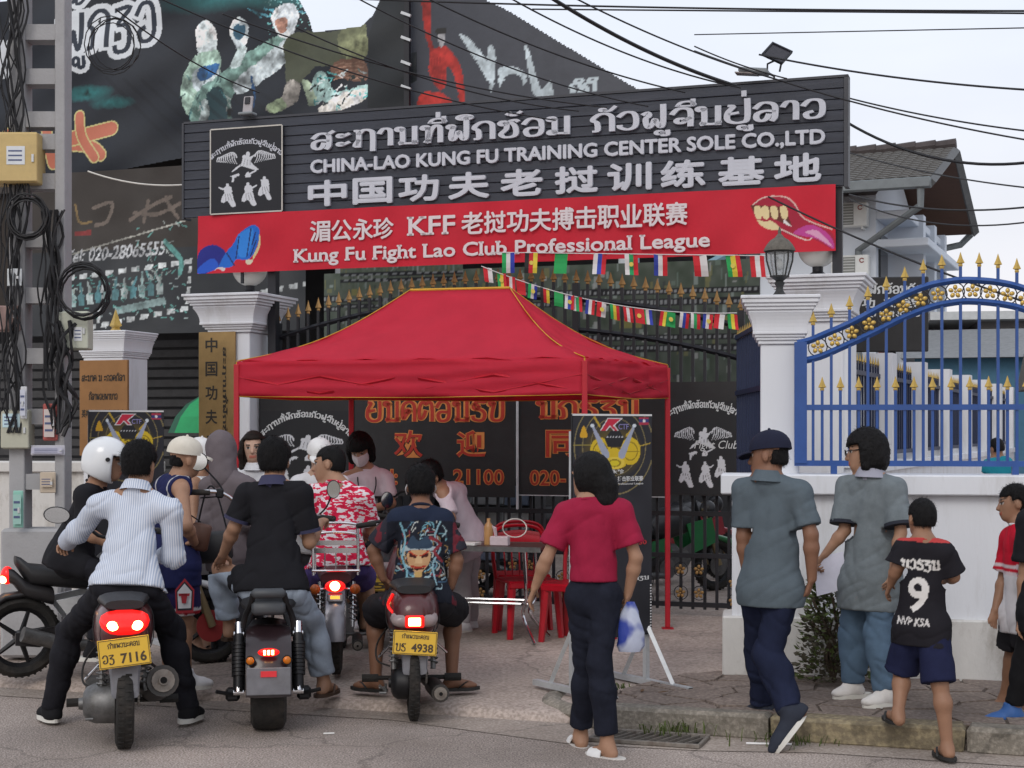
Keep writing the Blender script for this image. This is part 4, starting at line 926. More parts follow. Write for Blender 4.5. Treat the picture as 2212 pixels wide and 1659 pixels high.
def row(VF, x0, x1, z0, h, sp=True, fat=0.): letters('letter', fit(VF, L(x1) - L(x0), h, (L(x0) + L(x1)) / 2, z0), m_let, sg, -.045, .03, sp, None, fat)
V, F = lao_mesh('ສະຖານທີ່ຝຶກຊ້ອມ ກັງຟູຈີນຢູ່ລາວ', .19, .6)
row((V, F), 680, 1787, 4.19 - SZ0, .34)
row(text_mesh('CHINA-LAO KUNG FU TRAINING CENTER SOLE CO.,LTD', .0), 681, 1784, 4.035 - SZ0, .132, True, .006)
for ch, dx in zip('中国功夫老挝训练基地', (716, 813, 912, 1020, 1133, 1251, 1365, 1480, 1605, 1726)):
    letters('letter', fit(text_mesh(ch), .37, .22, L(dx), 3.752 - SZ0), m_let, sg, -.045, .03, False, None, .0095)
# emblem panel
def emblem(c, sc=1., ink=(.56, .58, .62), back=(.012, .013, .018), full=True, text=True):
    W_ = ink
    for sx in (-1, 1):
        X = lambda x: .5 + sx * x
        c.line([(X(.13), .66), (X(.15), .7), (X(.2), .72), (X(.28), .7), (X(.4), .66)], [.009, .004], W_)
        for k in range(9): q = k / 8; x = .17 + .22 * q; y = .712 - .045 * q; c.line([(X(x), y), (X(x - .01 + .03 * q), y - .07 * (1 - .4 * q)), (X(x - .045 + .03 * q), y - .13 * (1 - .62 * q))], [.0085, .003], W_)
    c.ell(.53, .69, .028, .03, W_); c.poly([(.45, .67), (.5, .68), (.56, .66), (.62, .68), (.66, .7), (.6, .65), (.57, .6), (.62, .55), (.68, .5), (.62, .5), (.52, .53), (.43, .55), (.36, .51), (.3, .49), (.36, .54), (.44, .59)], W_, 1, True)
    for k in range(6): c.line([(.42 + k * .035, .66 - k * .012), (.38 + k * .045, .56)], .003, back, .8)
    c.poly([(.28, .44), (.4, .47), (.42, .45), (.34, .42), (.33, .37), (.3, .37), (.31, .43)], W_); c.line([(.36, .42), (.37, .455), (.4, .44)], .006, W_); c.line([(.5, .44), (.53, .47), (.56, .43), (.5, .43), (.64, .49)], .011, W_)
    # three small fighters
    for (cx, cy, arm, leg) in ((.24, .24, -1, 1), (.53, .24, 1, 1), (.76, .3, -.4, .3)):
        c.ell(cx, cy + .095, .022, .024, W_); c.poly([(cx - .04, cy + .075), (cx + .05, cy + .075), (cx + .055, cy), (cx - .035, cy)], W_, 1, True)
        c.line([(cx, cy + .06), (cx + arm * .07, cy + .055), (cx + arm * .12, cy + .075)], [.014, .008], W_); c.line([(cx + .02, cy + .05), (cx + .06, cy + .02)], .012, W_)
        c.poly([(cx - .045, cy), (cx + .06, cy), (cx + .06 + leg * .03, cy - .08), (cx + .09 + leg * .03, cy - .15), (cx + .04 + leg * .02, cy - .16), (cx + .0, cy - .09), (cx - .05, cy - .11), (cx - .09, cy - .09)], W_, 1, True)
        for k in range(3): c.line([(cx - .03 + k * .03, cy - .01), (cx - .02 + k * .045, cy - .09)], .003, back, .8)
def emblem_panel(t, w, h, z0, y, res=190, textw=.9):
    c = Canvas(w, h, res, (.012, .013, .018)); emblem(c); o = add('print', c.mesh('print', m_prn), t, loc=(0, y, z0)); return c
x0, x1 = L(467), L(620); ew, ex = x1 - x0, (x0 + x1) / 2; ez0, ez1 = gs(543, 462)[1] - SZ0, gs(543, 280)[1] - SZ0
c = Canvas(ew, ez1 - ez0, 190, (.012, .013, .018)); emblem(c)
b = MB(); b.bb(x0, x1, -.05, -.02, ez0, ez1); b.ob('emblem_panel', M('emblem_black', (.012, .013, .018), .4), sg)
b = MB()
for a in ((x0, x1, ez0 - .008, ez0 + .004), (x0, x1, ez1 - .004, ez1 + .008), (x0 - .008, x0 + .004, ez0, ez1), (x1 - .004, x1 + .008, ez0, ez1)): b.bb(a[0], a[1], -.056, -.05, a[2], a[3])
b.ob('emblem_border', M('emblem_border_grey', (.5, .48, .44), .5), sg)
add('emblem', c.mesh('emblem', m_prn), sg, loc=(ex, -.052, ez0))
letters('arched_lettering', fit(lao_mesh('ສະຖານທີ່ຝຶກຊ້ອມກັງຟູຈີນຢູ່ລາວ', .2), ew * 1.02, .085, ex, ez1 - .17), m_let, sg, -.055, 0, False, (ex, .55))
# solar floodlights on top of the sign
def flood(dx, label, big):
    s = gs(dx, 0)[0]; t = thing('solar_floodlight', label, 'floodlight', on_gate(s, -.02), -TH); t.location.z = SZ1 + .02; t.scale = (.72,) * 3
    mG = M('lamp_grey', (.2, .22, .23), .5, var=.1); mP = M('solar_panel', (.03, .028, .035), .25, var=.3, vs=14)
    if big:
        b = MB(); b.box((-.12, -.1, .1), (.34, .2, .06), Matrix.Rotation(.12, 3, 'Y'), .015); b.ob('lamp_head', mG, t)
        b = MB(); b.box((-.2, -.11, .075), (.26, .16, .012), Matrix.Rotation(.12, 3, 'Y')); b.ob('lens', M('led_lens', (.3, .27, .26), .2), t)
        b = MB(); b.tube([(.1, -.02, 0), (.1, -.02, .05), (.02, -.05, .09)], .015, 6); b.tube([(.02, -.02, .1), (.02, 0, .2), (.12, 0, .24)], .012, 6); b.tube([(.16, 0, .1), (.18, 0, .2)], .012, 6); b.ob('bracket', m_black, t)
        b = MB(); b.box((.13, .0, .31), (.27, .02, .27), Matrix.Rotation(.5, 3, 'Y') @ Matrix.Rotation(-.75, 3, 'X')); b.ob('panel', mP, t)
        b = MB(); rt = Matrix.Rotation(.5, 3, 'Y') @ Matrix.Rotation(-.75, 3, 'X')
        for xx in (-.125, .125): b.box(Vector((.13, 0, .31)) + rt @ Vector((xx, -.008, 0)), (.02, .03, .27), rt)
        for zz in (-.125, .125): b.box(Vector((.13, 0, .31)) + rt @ Vector((0, -.008, zz)), (.27, .03, .02), rt)
        b.ob('panel_frame', m_black, t)
    else:
        b = MB(); b.box((0, -.05, .16), (.13, .03, .24), Matrix.Rotation(-.2, 3, 'X'), .006); b.ob('panel', M('pale_lamp', (.35, .33, .34), .5), t)
        b = MB(); b.box((.03, -.12, .03), (.2, .16, .035), None, .01); b.ob('lamp_head', mG, t); b = MB(); b.tube([(0, 0, 0), (0, 0, .1)], .02, 6); b.ob('bracket', m_black, t)
        b = MB(); b.box((0, -.068, .22), (.07, .01, .09), Matrix.Rotation(-.2, 3, 'X')); b.ob('sensor', m_black, t)
flood(542, 'small solar floodlight above the emblem end of the signboard', False); flood(1655, 'solar floodlight with tilted panel on the signboard near its far corner from the emblem', True)

# ================================================================== red banner below the sign
BA, BB = gs(437, 0)[0], gs(1808, 0)[0]; BZ0, BZ1 = 3.165, 3.71; BW = BB - BA; BM = (BA + BB) / 2
def paint_banner(c):
    u = lambda x, y: ((gs(x, 0)[0] - BA) / BW, (gs(x, y)[1] - BZ0) / (BZ1 - BZ0))
    n = vnoise(np.stack([c.X * 25, c.Y * 3 + c.X * 10, 0 * c.X], -1), 2); c.a = c.a * (1 + .08 * n[..., None])
    BL = (.012, .12, .5)
    def poly(p, col, al=1., sm=True): c.poly([u(*q) for q in p], col, al, sm)
    z = lambda L_: [((x / 2.458) * .722, (600 + y / 2.458) * .722) for x, y in L_]
    poly(z([(1500, 390), (1600, 330), (1690, 380), (1670, 480), (1600, 520), (1500, 545)]), (.015, .02, .2)); poly(z([(1500, 500), (1600, 430), (1640, 500), (1500, 545)]), (.02, .09, .5))
    poly(z([(1660, 450), (1700, 380), (1750, 320), (1790, 250), (1890, 185), (1945, 220), (1940, 300), (1900, 400), (1850, 440), (1770, 440), (1740, 490), (1650, 500)]), BL)
    poly(z([(1780, 270), (1870, 210), (1900, 240), (1860, 400), (1790, 410)]), (.025, .2, .62))
    for p in ([(1880, 215), (1850, 420)], [(1790, 270), (1770, 430)], [(1700, 390), (1760, 480)], [(1920, 300), (1880, 410)], [(1915, 240), (1890, 330)]): c.line([u(*q) for q in z(p)], .0011, (.008, .02, .1))
    poly(z([(1945, 250), (1952, 330), (1905, 430), (1895, 415), (1935, 330)]), (.6, .5, .25)); poly(z([(1845, 440), (1895, 440), (1880, 470), (1850, 470)]), (.6, .55, .4)); poly(z([(1615, 520), (1640, 495), (1690, 500), (1680, 525), (1640, 505)]), (.55, .5, .5))
    # pink-red glove with pale knuckles
    z = lambda L_: [((2264 + x / 2.765) * .722, (400 + y / 2.765) * .722) for x, y in L_]
    poly(z([(-20, 610), (60, 540), (230, 535), (330, 580), (400, 700), (460, 740), (640, 830), (650, 960), (480, 880), (300, 850), (180, 800), (30, 730)]), (.34, .015, .04))
    c.line([u(*q) for q in z([(-20, 600), (80, 535), (240, 530), (330, 590), (410, 710), (640, 800)])], .0009, (.65, .45, .4))
    poly(z([(320, 830), (450, 760), (560, 800), (640, 880), (650, 960), (520, 880)]), (.45, .05, .25)); poly(z([(420, 820), (520, 810), (640, 940), (500, 860)]), (.62, .3, .45))
    poly(z([(-30, 600), (60, 605), (140, 610), (230, 615), (275, 690), (300, 770), (220, 740), (130, 700), (20, 680)]), (.12, .03, .02))
    for x in (0, 62, 135, 215): poly(z([(x, 610), (x + 45, 612), (x + 60, 680), (x + 45, 715), (x + 12, 705), (x - 5, 650)]), (.68, .56, .3))
    poly(z([(20, 720), (90, 735), (140, 730), (220, 800), (120, 800), (60, 770)]), (.66, .54, .3)); poly(z([(250, 720), (305, 775), (240, 745)]), (.7, .68, .66)); c.line([u(*q) for q in z([(220, 800), (420, 885), (470, 870)])], .0009, (.65, .5, .45))
c = Canvas(BW, BZ1 - BZ0, 135, (.5, .012, .03)); paint_banner(c)
bn = thing('league_banner', 'red cloth banner with white league lettering and two boxing gloves below the signboard', 'banner', on_gate(BM, -.09), -TH); bn.location.z = BZ0
add('cloth', c.mesh('cloth', vcol('banner_cloth', .7, .04, 30., .08, 30.), None, lambda gx, gz: .006 * np.sin(gx * 5 + gz * 6) + .004 * np.sin(gx * 13 - gz * 11) + .01 * np.sin(gx * 1.3)), bn)
m_bl = M('banner_white', (.66, .6, .62), .7, var=.05)
LB = lambda dx: gs(dx, 0)[0] - BM
def brow(VF, x0, x1, z0, h, fat=.0045): letters('lettering', fit(VF, LB(x1) - LB(x0), h, (LB(x0) + LB(x1)) / 2, z0 - BZ0), m_bl, bn, -.024, 0, True, None, fat)
for ch, x0 in zip('湄公永珍', (682, 728, 774, 818)): brow(text_mesh(ch), x0, x0 + 42, 3.42, .185)
brow(serif(*text_mesh('KFF')), 890, 992, 3.44, .16)
for k, ch in enumerate('老挝功夫搏击职业联赛'): brow(text_mesh(ch), 1007 + k * 48.7, 1007 + k * 48.7 + 45, 3.43, .19)
brow(serif(*text_mesh('Kung Fu Fight Lao Club Professional League')), 646, 1538, 3.2, .155)
for s in (LB(530), LB(1680)): b = MB(); b.bb(s - .012, s + .012, .02, .045, -.1, .54); b.ob('batten', m_black, bn)

# ================================================================== panels tied to the gate
m_red = M('sign_red', (.36, .025, .012), .6); m_or = M('sign_orange', (.55, .2, .05), .6); m_pb = M('panel_black', (.012, .012, .014), .42, var=.3, vs=6, dirt=.15, dcol=(.05, .05, .055), ds=9)
m_pw = M('panel_white_ink', (.55, .57, .58), .6)
def panel(dx0, dx1, dyt, dyb, label, y=-.06):
    s0, s1 = gs(dx0, 0)[0], gs(dx1, 0)[0]; z0 = gs((dx0 + dx1) / 2, dyb)[1]; z1 = gs((dx0 + dx1) / 2, dyt)[1]
    t = thing('gate_panel', label, 'sign panel', on_gate((s0 + s1) / 2, y), -TH); t.location.z = z0
    b = MB(); b.bb(-(s1 - s0) / 2, (s1 - s0) / 2, 0, .012, 0, z1 - z0); b.ob('board', m_pb, t)
    return t, (s0 + s1) / 2, z0, s1 - s0, z1 - z0
def ptext(t, sm, z0, VF1, VF2, dx0, dx1, dyt, dyb):
    a, b_ = gs(dx0, 0)[0] - sm, gs(dx1, 0)[0] - sm; za, zb_ = gs((dx0 + dx1) / 2, dyb)[1] - z0, gs((dx0 + dx1) / 2, dyt)[1] - z0
    letters('lettering', fit(VF1, b_ - a + .012, zb_ - za + .012, (a + b_) / 2, za - .006), m_or, t, -.003, 0, True); letters('lettering', fit(VF2, b_ - a, zb_ - za, (a + b_) / 2, za), m_red, t, -.006, 0, True)
def o2(s): return text_mesh(s, .05), text_mesh(s, .0)
def l2(s): return lao_mesh(s, .3), lao_mesh(s, .16)
t, sm, z0, w, h = panel(772, 1117, 838, 1072, 'black board with red Lao welcome and Chinese characters under the canopy, before the seam')
ptext(t, sm, z0, *l2('ຍິນດີຕ້ອນຮັບ'), 796, 1095, 846, 912)
for ch, x in (('欢', 857), ('迎', 992)): ptext(t, sm, z0, text_mesh(ch, .045), text_mesh(ch, .012), x, x + 62, 930, 987)
ptext(t, sm, z0, *o2('Tel:'), 806, 864, 1014, 1046); ptext(t, sm, z0, *o2('21100'), 985, 1093, 1014, 1046)
b = MB(); b.tube([(w / 2 + .03, -.02, -.1), (w / 2 + .03, -.02, h)], .012, 6); b.ob('edge_bar', m_galv, t)
t, sm, z0, w, h = panel(1126, 1440, 838, 1072, 'black board with red Lao word and telephone number behind the league stand')
ptext(t, sm, z0, *l2('ນັກຮຽນ'), 1162, 1384, 850, 912)
ptext(t, sm, z0, text_mesh('同', .045), text_mesh('同', .012), 1184, 1250, 930, 987); ptext(t, sm, z0, *o2('020-'), 1150, 1226, 1016, 1048); ptext(t, sm, z0, *o2('1'), 1385, 1398, 1018, 1052)
b = MB(); b.bb(-w / 2, w / 2, -.008, -.002, .0, .008); b.ob('trim', m_galv, t)
def emb_panel(dx0, dx1, dyt, dyb, label, club):
    t, sm, z0, w, h = panel(dx0, dx1, dyt, dyb, label); c = Canvas(w * .96, h * .82, 150, (.012, .013, .016)); emblem(c)
    add('emblem', c.mesh('emblem', m_prn), t, loc=(.0, -.003, .01))
    letters('arched_lettering', fit(lao_mesh('ສະຖານທີ່ຝຶກຊ້ອມກັງຟູຈີນຢູ່ລາວ', .22), w * 1.0, .1, 0, h - .24), m_pw, t, -.006, 0, False, (0, .6))
    if club: letters('lettering', fit(text_mesh('Fight Club', .0), w * .6, .09, .1, h * .39, .25), m_pw, t, -.006)
emb_panel(566, 770, 850, 1072, 'black emblem board behind the standing woman and the masked attendant', False)
emb_panel(1446, 1600, 825, 1070, 'black Fight Club emblem board on the gate by the blue side railing', True)
# small black signboard by the house
t = thing('small_signboard', 'small black signboard with white lettering below the house', 'signboard', P(1925, 760, 15.2), -.15)
zz = lambda dy: -(dy - 760) / KF * 15.2
b = MB(); b.bb(-.4, .36, 0, .05, 0, zz(598), .01); b.ob('board', m_pb, t)
letters('lettering', fit(lao_mesh('ທີ່ຝຶກຊ້ອມກັງ', .22), .6, .13, 0, zz(635)), m_pw, t, -.003, 0, True)
for k, ch in enumerate('功夫老'): letters('lettering', fit(text_mesh(ch, .03), .13, .1, -.22 + k * .2, zz(665)), m_pw, t, -.003)
letters('lettering', fit(text_mesh('LAO KUNG FU', .03), .6, .06, -.02, zz(685)), m_pw, t, -.003, 0, True)
b = MB(); b.bb(-.05, .05, .05, .1, -2.3, .6); b.ob('post', m_black, t)

# brass nameplates
m_brass = M('brass_plate', (.3, .2, .085), .38, metal=.6, var=.2, vs=5, bump=.1, bs=60); m_brd = M('brown_board', (.27, .135, .05), .45, metal=.25, var=.2, vs=3)
m_ink = M('dark_engraving', (.02, .016, .012), .5)
s0, s1 = gs(457, 0)[0], gs(535, 0)[0]; z0, z1 = gs(496, 1120)[1], gs(496, 720)[1]
t = thing('brass_nameplate', 'tall narrow brass nameplate with vertical Chinese characters on the gate pillar', 'nameplate', on_gate((s0 + s1) / 2, -.24), -TH); t.location.z = z0
b = MB(); b.bb(-(s1 - s0) / 2, (s1 - s0) / 2, 0, .02, 0, z1 - z0, .004); b.ob('plate', m_brass, t)
for k, ch in enumerate('中国功夫老挝训练'): letters('lettering', fit(text_mesh(ch, .02), .125, .135, -.055, z1 - z0 - .19 - k * .222), m_ink, t, -.003)
VF = lao_mesh('ສະຖານທີ່ຝຶກຊ້ອມ ກັງຟູຈີນ', .2); V = np.array(VF[0]); V = np.stack([V[:, 1], -V[:, 0]], 1); letters('lettering', fit((V, VF[1]), .07, 1.5, .085, .1), m_ink, t, -.003)
p0, p1 = P(163, 778, 13.2), P(283, 985, 13.2)
t = thing('brass_board', 'square brass coloured board with Lao and Chinese lettering before a white pillar', 'nameplate', ((p0.x + p1.x) / 2, 13.2, p1.z), -TH); w, h = p1.x - p0.x, p0.z - p1.z
b = MB(); b.bb(-w / 2, w / 2, 0, .03, 0, h, .004); b.ob('plate', m_brd, t)
for k, (s_, z_) in enumerate((('ສະມາຄົມປະກວດກິລາ', .64), ('ກິລາພວຍພາບາວ', .48))): letters('lettering', fit(lao_mesh(s_, .2), w * (.9 if k == 0 else .6), .075, .0, z_), m_ink, t, -.003)
letters('lettering', fit(text_mesh('英雄帖国际赛事理事会', .02), w * .9, .07, 0, .33), m_ink, t, -.003)
# ================================================================== people: smooth distance fields turned into continuous skins
def surfnet(F, org, h):
    S = F < 0
    nx, ny, nz = F.shape
    c = [S[a:nx - 1 + a, b:ny - 1 + b, d:nz - 1 + d] for a in (0, 1) for b in (0, 1) for d in (0, 1)]
    tot = sum(x.astype(np.int8) for x in c); act = (tot > 0) & (tot < 8)
    I = np.argwhere(act); idx = -np.ones(act.shape, np.int64); idx[act] = np.arange(len(I))
    acc = np.zeros((len(I), 3)); cnt = np.zeros(len(I))
    offs = [(a, b, d) for a in (0, 1) for b in (0, 1) for d in (0, 1)]
    val = {o: F[I[:, 0] + o[0], I[:, 1] + o[1], I[:, 2] + o[2]] for o in offs}
    for o in offs:
        for ax in range(3):
            if o[ax]: continue
            p = list(o); p[ax] = 1; p = tuple(p); a, b = val[o], val[p]; m = (a < 0) != (b < 0)
            t = a[m] / (a[m] - b[m]); q = np.tile(np.array(o, float), (m.sum(), 1)); q[:, ax] = t
            acc[m] += q; cnt[m] += 1
    V = (I + acc / cnt[:, None]) * h + org
    Q = []
    for ax in range(3):
        sl0 = [slice(1, n - 1) for n in F.shape]; sl1 = list(sl0); sl0[ax] = slice(0, F.shape[ax] - 1); sl1[ax] = slice(1, F.shape[ax])
        a, b = S[tuple(sl0)], S[tuple(sl1)]; d = a != b; E = np.argwhere(d); fl = a[d]
        base = E.copy(); o1, o2 = [t for t in range(3) if t != ax]; base[:, o1] += 1; base[:, o2] += 1
        def g(u, w): t = base.copy(); t[:, o1] -= u; t[:, o2] -= w; return idx[t[:, 0], t[:, 1], t[:, 2]]
        q = np.stack([g(1, 1), g(0, 1), g(0, 0), g(1, 0)], 1)
        if ax == 1: fl = ~fl
        q[~fl] = q[~fl][:, ::-1]; Q.append(q)
    return V, np.concatenate(Q)
class Field:
    """union of rounded cones and ellipsoids with a soft blend"""
    def __init__(s): s.p = []
    def cone(s, a, b, ra, rb=None, k=.02, q=1., ax=None): s.p.append(('c', Vector(a), Vector(b), ra, ra if rb is None else rb, k, q, ax)); return s
    def chain(s, pts, rs, k=.02, q=1., ax=None):
        for i in range(len(pts) - 1): s.cone(pts[i], pts[i + 1], rs[i], rs[i + 1], k, q, ax)
        return s
    def ell(s, c, r, k=.02, rot=None): s.p.append(('e', Vector(c), None, r, rot, k)); return s
    def grow(s, d):
        f = Field()
        for p in s.p:
            if p[0] == 'c': f.p.append(('c', p[1], p[2], p[3] + d, p[4] + d, *p[5:]))
            else: f.p.append(('e', p[1], None, tuple(x + d for x in p[3]), p[4], p[5]))
        return f
    def bounds(s):
        lo = np.full(3, 1e9); hi = -lo
        for p in s.p:
            if p[0] == 'c':
                r = max(p[3], p[4]) * max(1, p[6])
                for v in (p[1], p[2]): lo = np.minimum(lo, np.array(v) - r); hi = np.maximum(hi, np.array(v) + r)
            else: r = max(p[3]); lo = np.minimum(lo, np.array(p[1]) - r); hi = np.maximum(hi, np.array(p[1]) + r)
        return lo, hi
    def eval(s, h, pad=.03, post=None):
        lo, hi = s.bounds(); lo -= pad; hi += pad; n = np.ceil((hi - lo) / h).astype(int) + 1
        F = np.full(n, .06, np.float32); gx = [lo[i] + h * np.arange(n[i]) for i in range(3)]
        for p in s.p:
            k = p[5]
            if p[0] == 'c': r = max(p[3], p[4]) * max(1, p[6]); a = np.minimum(p[1], p[2]) - r; b = np.maximum(p[1], p[2]) + r
            else: r = max(p[3]); a = np.array(p[1]) - r; b = np.array(p[1]) + r
            m = k + .03; i0 = np.clip(((a - m - lo) / h).astype(int), 0, n - 1); i1 = np.clip(((b + m - lo) / h).astype(int) + 2, 1, n)
            sl = tuple(slice(i0[i], i1[i]) for i in range(3))
            X, Y, Z = np.meshgrid(*[gx[i][sl[i]] for i in range(3)], indexing='ij'); Pp = np.stack([X, Y, Z], -1).astype(np.float32)
            if p[0] == 'c':
                A = np.array(p[1], np.float32); d = np.array(p[2], np.float32) - A; w = Pp - A
                q = p[6]
                if q != 1 and p[7] is not None:
                    axv = np.array(p[7], np.float32); w = w + (w @ axv)[..., None] * axv * (1 / q - 1); d = d + (d @ axv) * axv * (1 / q - 1)
                L2 = float(d @ d) + 1e-9; t = np.clip((w @ d) / L2, 0, 1); dist = np.linalg.norm(w - t[..., None] * d, axis=-1) - (p[3] + (p[4] - p[3]) * t)
                if q < 1: dist = dist * (q * .5 + .5)
            else:
                w = Pp - np.array(p[1], np.float32)
                if p[4] is not None: w = w @ np.array(p[4], np.float32)
                rr = np.array(p[3], np.float32); k0 = np.linalg.norm(w / rr, axis=-1); k1 = np.linalg.norm(w / (rr * rr), axis=-1) + 1e-6; dist = k0 * (k0 - 1) / k1
            f = F[sl]; e = np.clip(.5 + .5 * (f - dist) / k, 0, 1); F[sl] = f * (1 - e) + dist * e - k * e * (1 - e)
        if post is not None:
            X, Y, Z = np.meshgrid(*gx, indexing='ij'); F = post(F, np.stack([X, Y, Z], -1).astype(np.float32))
        F[0], F[-1], F[:, 0], F[:, -1], F[:, :, 0], F[:, :, -1] = (.05,) * 6
        return surfnet(F.astype(np.float64), lo, h)
def halfspace(pt, nrm):
    pt = np.array(pt, np.float32); nrm = np.array(Vector(nrm).normalized(), np.float32); return lambda Pp: (Pp - pt) @ nrm
SKIN = {'tan': (.32, .18, .115), 'dark': (.2, .1, .062), 'fair': (.44, .28, .205), 'mid': (.27, .145, .09)}
m_skin = vcol('skin', .5, .06, 40., .06, 120., .3)
def cloth(name, col, var=.1, bump=.25, rough=.85): return M(name, col, rough, var=var, vs=14, bump=bump, bs=260, spec=.15)
m_clothv = vcol('printed_cloth', .85, .06, 20., .2, 260., .15)
def stripes(c1, c2, freq, axis='X'):
    def f(n, v, t):
        a = n.nodes.new('ShaderNodeSeparateXYZ'); n.links.new(v, a.inputs[0]); s = n.nodes.new('ShaderNodeMath'); s.operation = 'MULTIPLY'; s.inputs[1].default_value = freq; n.links.new(a.outputs[axis], s.inputs[0])
        q = n.nodes.new('ShaderNodeMath'); q.operation = 'SINE'; n.links.new(s.outputs[0], q.inputs[0])
        r = n.nodes.new('ShaderNodeValToRGB'); r.color_ramp.elements[0].position = .35; r.color_ramp.elements[0].color = (*c1, 1); r.color_ramp.elements[1].position = .65; r.color_ramp.elements[1].color = (*c2, 1)
        w = n.nodes.new('ShaderNodeMapRange'); w.inputs[1].default_value = -1; n.links.new(q.outputs[0], w.inputs[0]); n.links.new(w.outputs[0], r.inputs[0]); return r.outputs[0]
    return f
def camo(n, v, t):
    mp = n.nodes.new('ShaderNodeMapping'); mp.inputs['Scale'].default_value = (1, 1, 2.4); n.links.new(v, mp.inputs[0])
    a = n.nodes.new('ShaderNodeTexNoise'); a.inputs['Scale'].default_value = 19; a.inputs['Detail'].default_value = 4; a.inputs['Roughness'].default_value = .55; n.links.new(mp.outputs[0], a.inputs['Vector'])
    r = n.nodes.new('ShaderNodeValToRGB'); r.color_ramp.interpolation = 'CONSTANT'; e = r.color_ramp.elements; e[0].color = (.66, .6, .63, 1); e[1].position = .475; e[1].color = (.56, .015, .06, 1); k = e.new(.62); k.color = (.4, .01, .04, 1)
    n.links.new(a.outputs[0], r.inputs[0]); return r.outputs[0]
def hairmat(name, c): return M(name, c, .62, var=.5, vs=60, bump=.6, bs=220, spec=.16, stretch=(1, 1, .2))
def denim(name, c): return M(name, c, .9, var=.22, vs=7, bump=.3, bs=300, spec=.1, dirt=.25, dcol=tuple(min(1, x * 1.7) for x in c), ds=5)
PEOPLE = {}
def person(label, J, sk='tan', s=1., h=.0076, girth=.9, shirt=None, pants=None, hair=None, shoes=None, face=False, hands=('relax', 'relax'), group=None, hat=None, seated=False, fem=False):
    """J: world joints. L / R are the person's own sides as listed by the caller."""
    g = {k: Vector(v) for k, v in J.items()}
    hd = g['hd'].normalized(); up = (g['head'] - g['neck']).normalized() if 'hup' not in g else g['hup'].normalized()
    up = (up * .5 + Vector((0, 0, 1)) * .5).normalized(); side = hd.cross(up).normalized(); up = side.cross(hd).normalized(); H = g['head']
    HR = Matrix((side, hd, up)).transposed()          # head frame: x right, y forward, z up
    lat = (g['sR'] - g['sL']).normalized(); pel = (g['hL'] + g['hR']) / 2; ch = (g['sL'] + g['sR']) / 2; spine = (ch - pel).normalized()
    fr = spine.cross(lat).normalized()
    base = Vector(g.get('base', ((g['aL'].x + g['aR'].x) / 2, (g['aL'].y + g['aR'].y) / 2, min(g['aL'].z, g['aR'].z) - .09)))
    root = thing('person', label, 'person', base, 0, group)
    # ---------------- body
    B = Field(); w = girth
    hh = lambda x, y, z: H + HR @ Vector((x, y, z)) * s
    B.ell(hh(0, -.012, .025), (.078 * s, .097 * s, .092 * s), .02, HR); B.ell(hh(0, .03, -.035), (.06 * s, .066 * s, .078 * s), .03, HR)
    B.ell(hh(0, .055, -.085), (.036 * s, .034 * s, .028 * s), .03, HR)
    B.cone(hh(0, .088, .012), hh(0, .108, -.026), .008 * s, .014 * s, .012); B.ell(hh(0, .09, -.06), (.024 * s, .012 * s, .013 * s), .01, HR)
    for sx in (-1, 1): B.ell(hh(sx * .08, -.012, -.012), (.011 * s, .02 * s, .033 * s), .008, HR); B.ell(hh(sx * .032, .078, .028), (.024 * s, .014 * s, .012 * s), .012, HR)
    B.cone(hh(0, -.018, -.06), g['neck'] + (g['neck'] - H) * .05, .054 * s * w ** .5, .062 * s * w ** .5, .03)
    B.cone(g['sL'].lerp(g['sR'], .12), g['sR'].lerp(g['sL'], .12), .052 * s, .052 * s, .04)
    B.cone(g['neck'], g['sL'], .05 * s, .045 * s, .04); B.cone(g['neck'], g['sR'], .05 * s, .045 * s, .04)
    T = [(ch - spine * .1 * s, .134 * s * w), (ch.lerp(pel, .55), .108 * s * w), (ch.lerp(pel, .9), .12 * s * w)]
    half = (g['sR'] - g['sL']).length / 2
    B.chain([t[0] for t in T], [t[1] * .92 for t in T], .05, .68, fr); B.cone(g['hL'], g['hR'], .078 * s * w, .078 * s * w, .04, .95, fr)
    aw = .9 if fem else 1.
    for sd in 'LR':
        B.chain([g['s' + sd], g['e' + sd]], [.05 * s * w * aw, .037 * s * aw], .03); f1 = g['e' + sd].lerp(g['w' + sd], .3); B.chain([g['e' + sd], f1, g['w' + sd]], [.037 * s * aw, .04 * s * aw, .026 * s * aw], .02)
        B.chain([g['h' + sd], g['k' + sd]], [.08 * s * w, .054 * s * w ** .5], .04); c1 = g['k' + sd].lerp(g['a' + sd], .3); bk = (g['k' + sd] - g['a' + sd]); toe = g['t' + sd] - g['a' + sd]; toe.z = min(0, toe.z * .0)
        fw = toe.normalized() if toe.length > 1e-4 else fr
        B.chain([g['k' + sd], c1 - fw * .014 * s, g['a' + sd]], [.054 * s * w ** .5, .058 * s * w ** .5, .036 * s], .03)
        A = g['a' + sd]; dn = Vector(g.get('dn' + sd, (0, 0, -1))).normalized(); fdir = g['t' + sd] - A; fdir = fdir - dn * fdir.dot(dn); Lf = max(fdir.length, .08 * s); fdir.normalize(); Tt = A + fdir * Lf + dn * .05 * s
        hz = A + dn * .045 * s - fdir * .03 * s
        B.cone(A, hz, .036 * s, .034 * s, .02); B.cone(A + dn * .03 * s, Tt - fdir * .05 * s, .036 * s, .03 * s, .03); B.cone(Tt - fdir * .06 * s, Tt - fdir * .02 * s, .036 * s, .024 * s, .02, .6, dn)
        # hand: palm, four bent fingers, thumb
        mode = hands[0 if sd == 'L' else 1]; W = g['w' + sd]; hdir = g.get('p' + sd); fore = (W - g['e' + sd]).normalized()
        hdv = (Vector(hdir) - W).normalized() if hdir is not None else fore
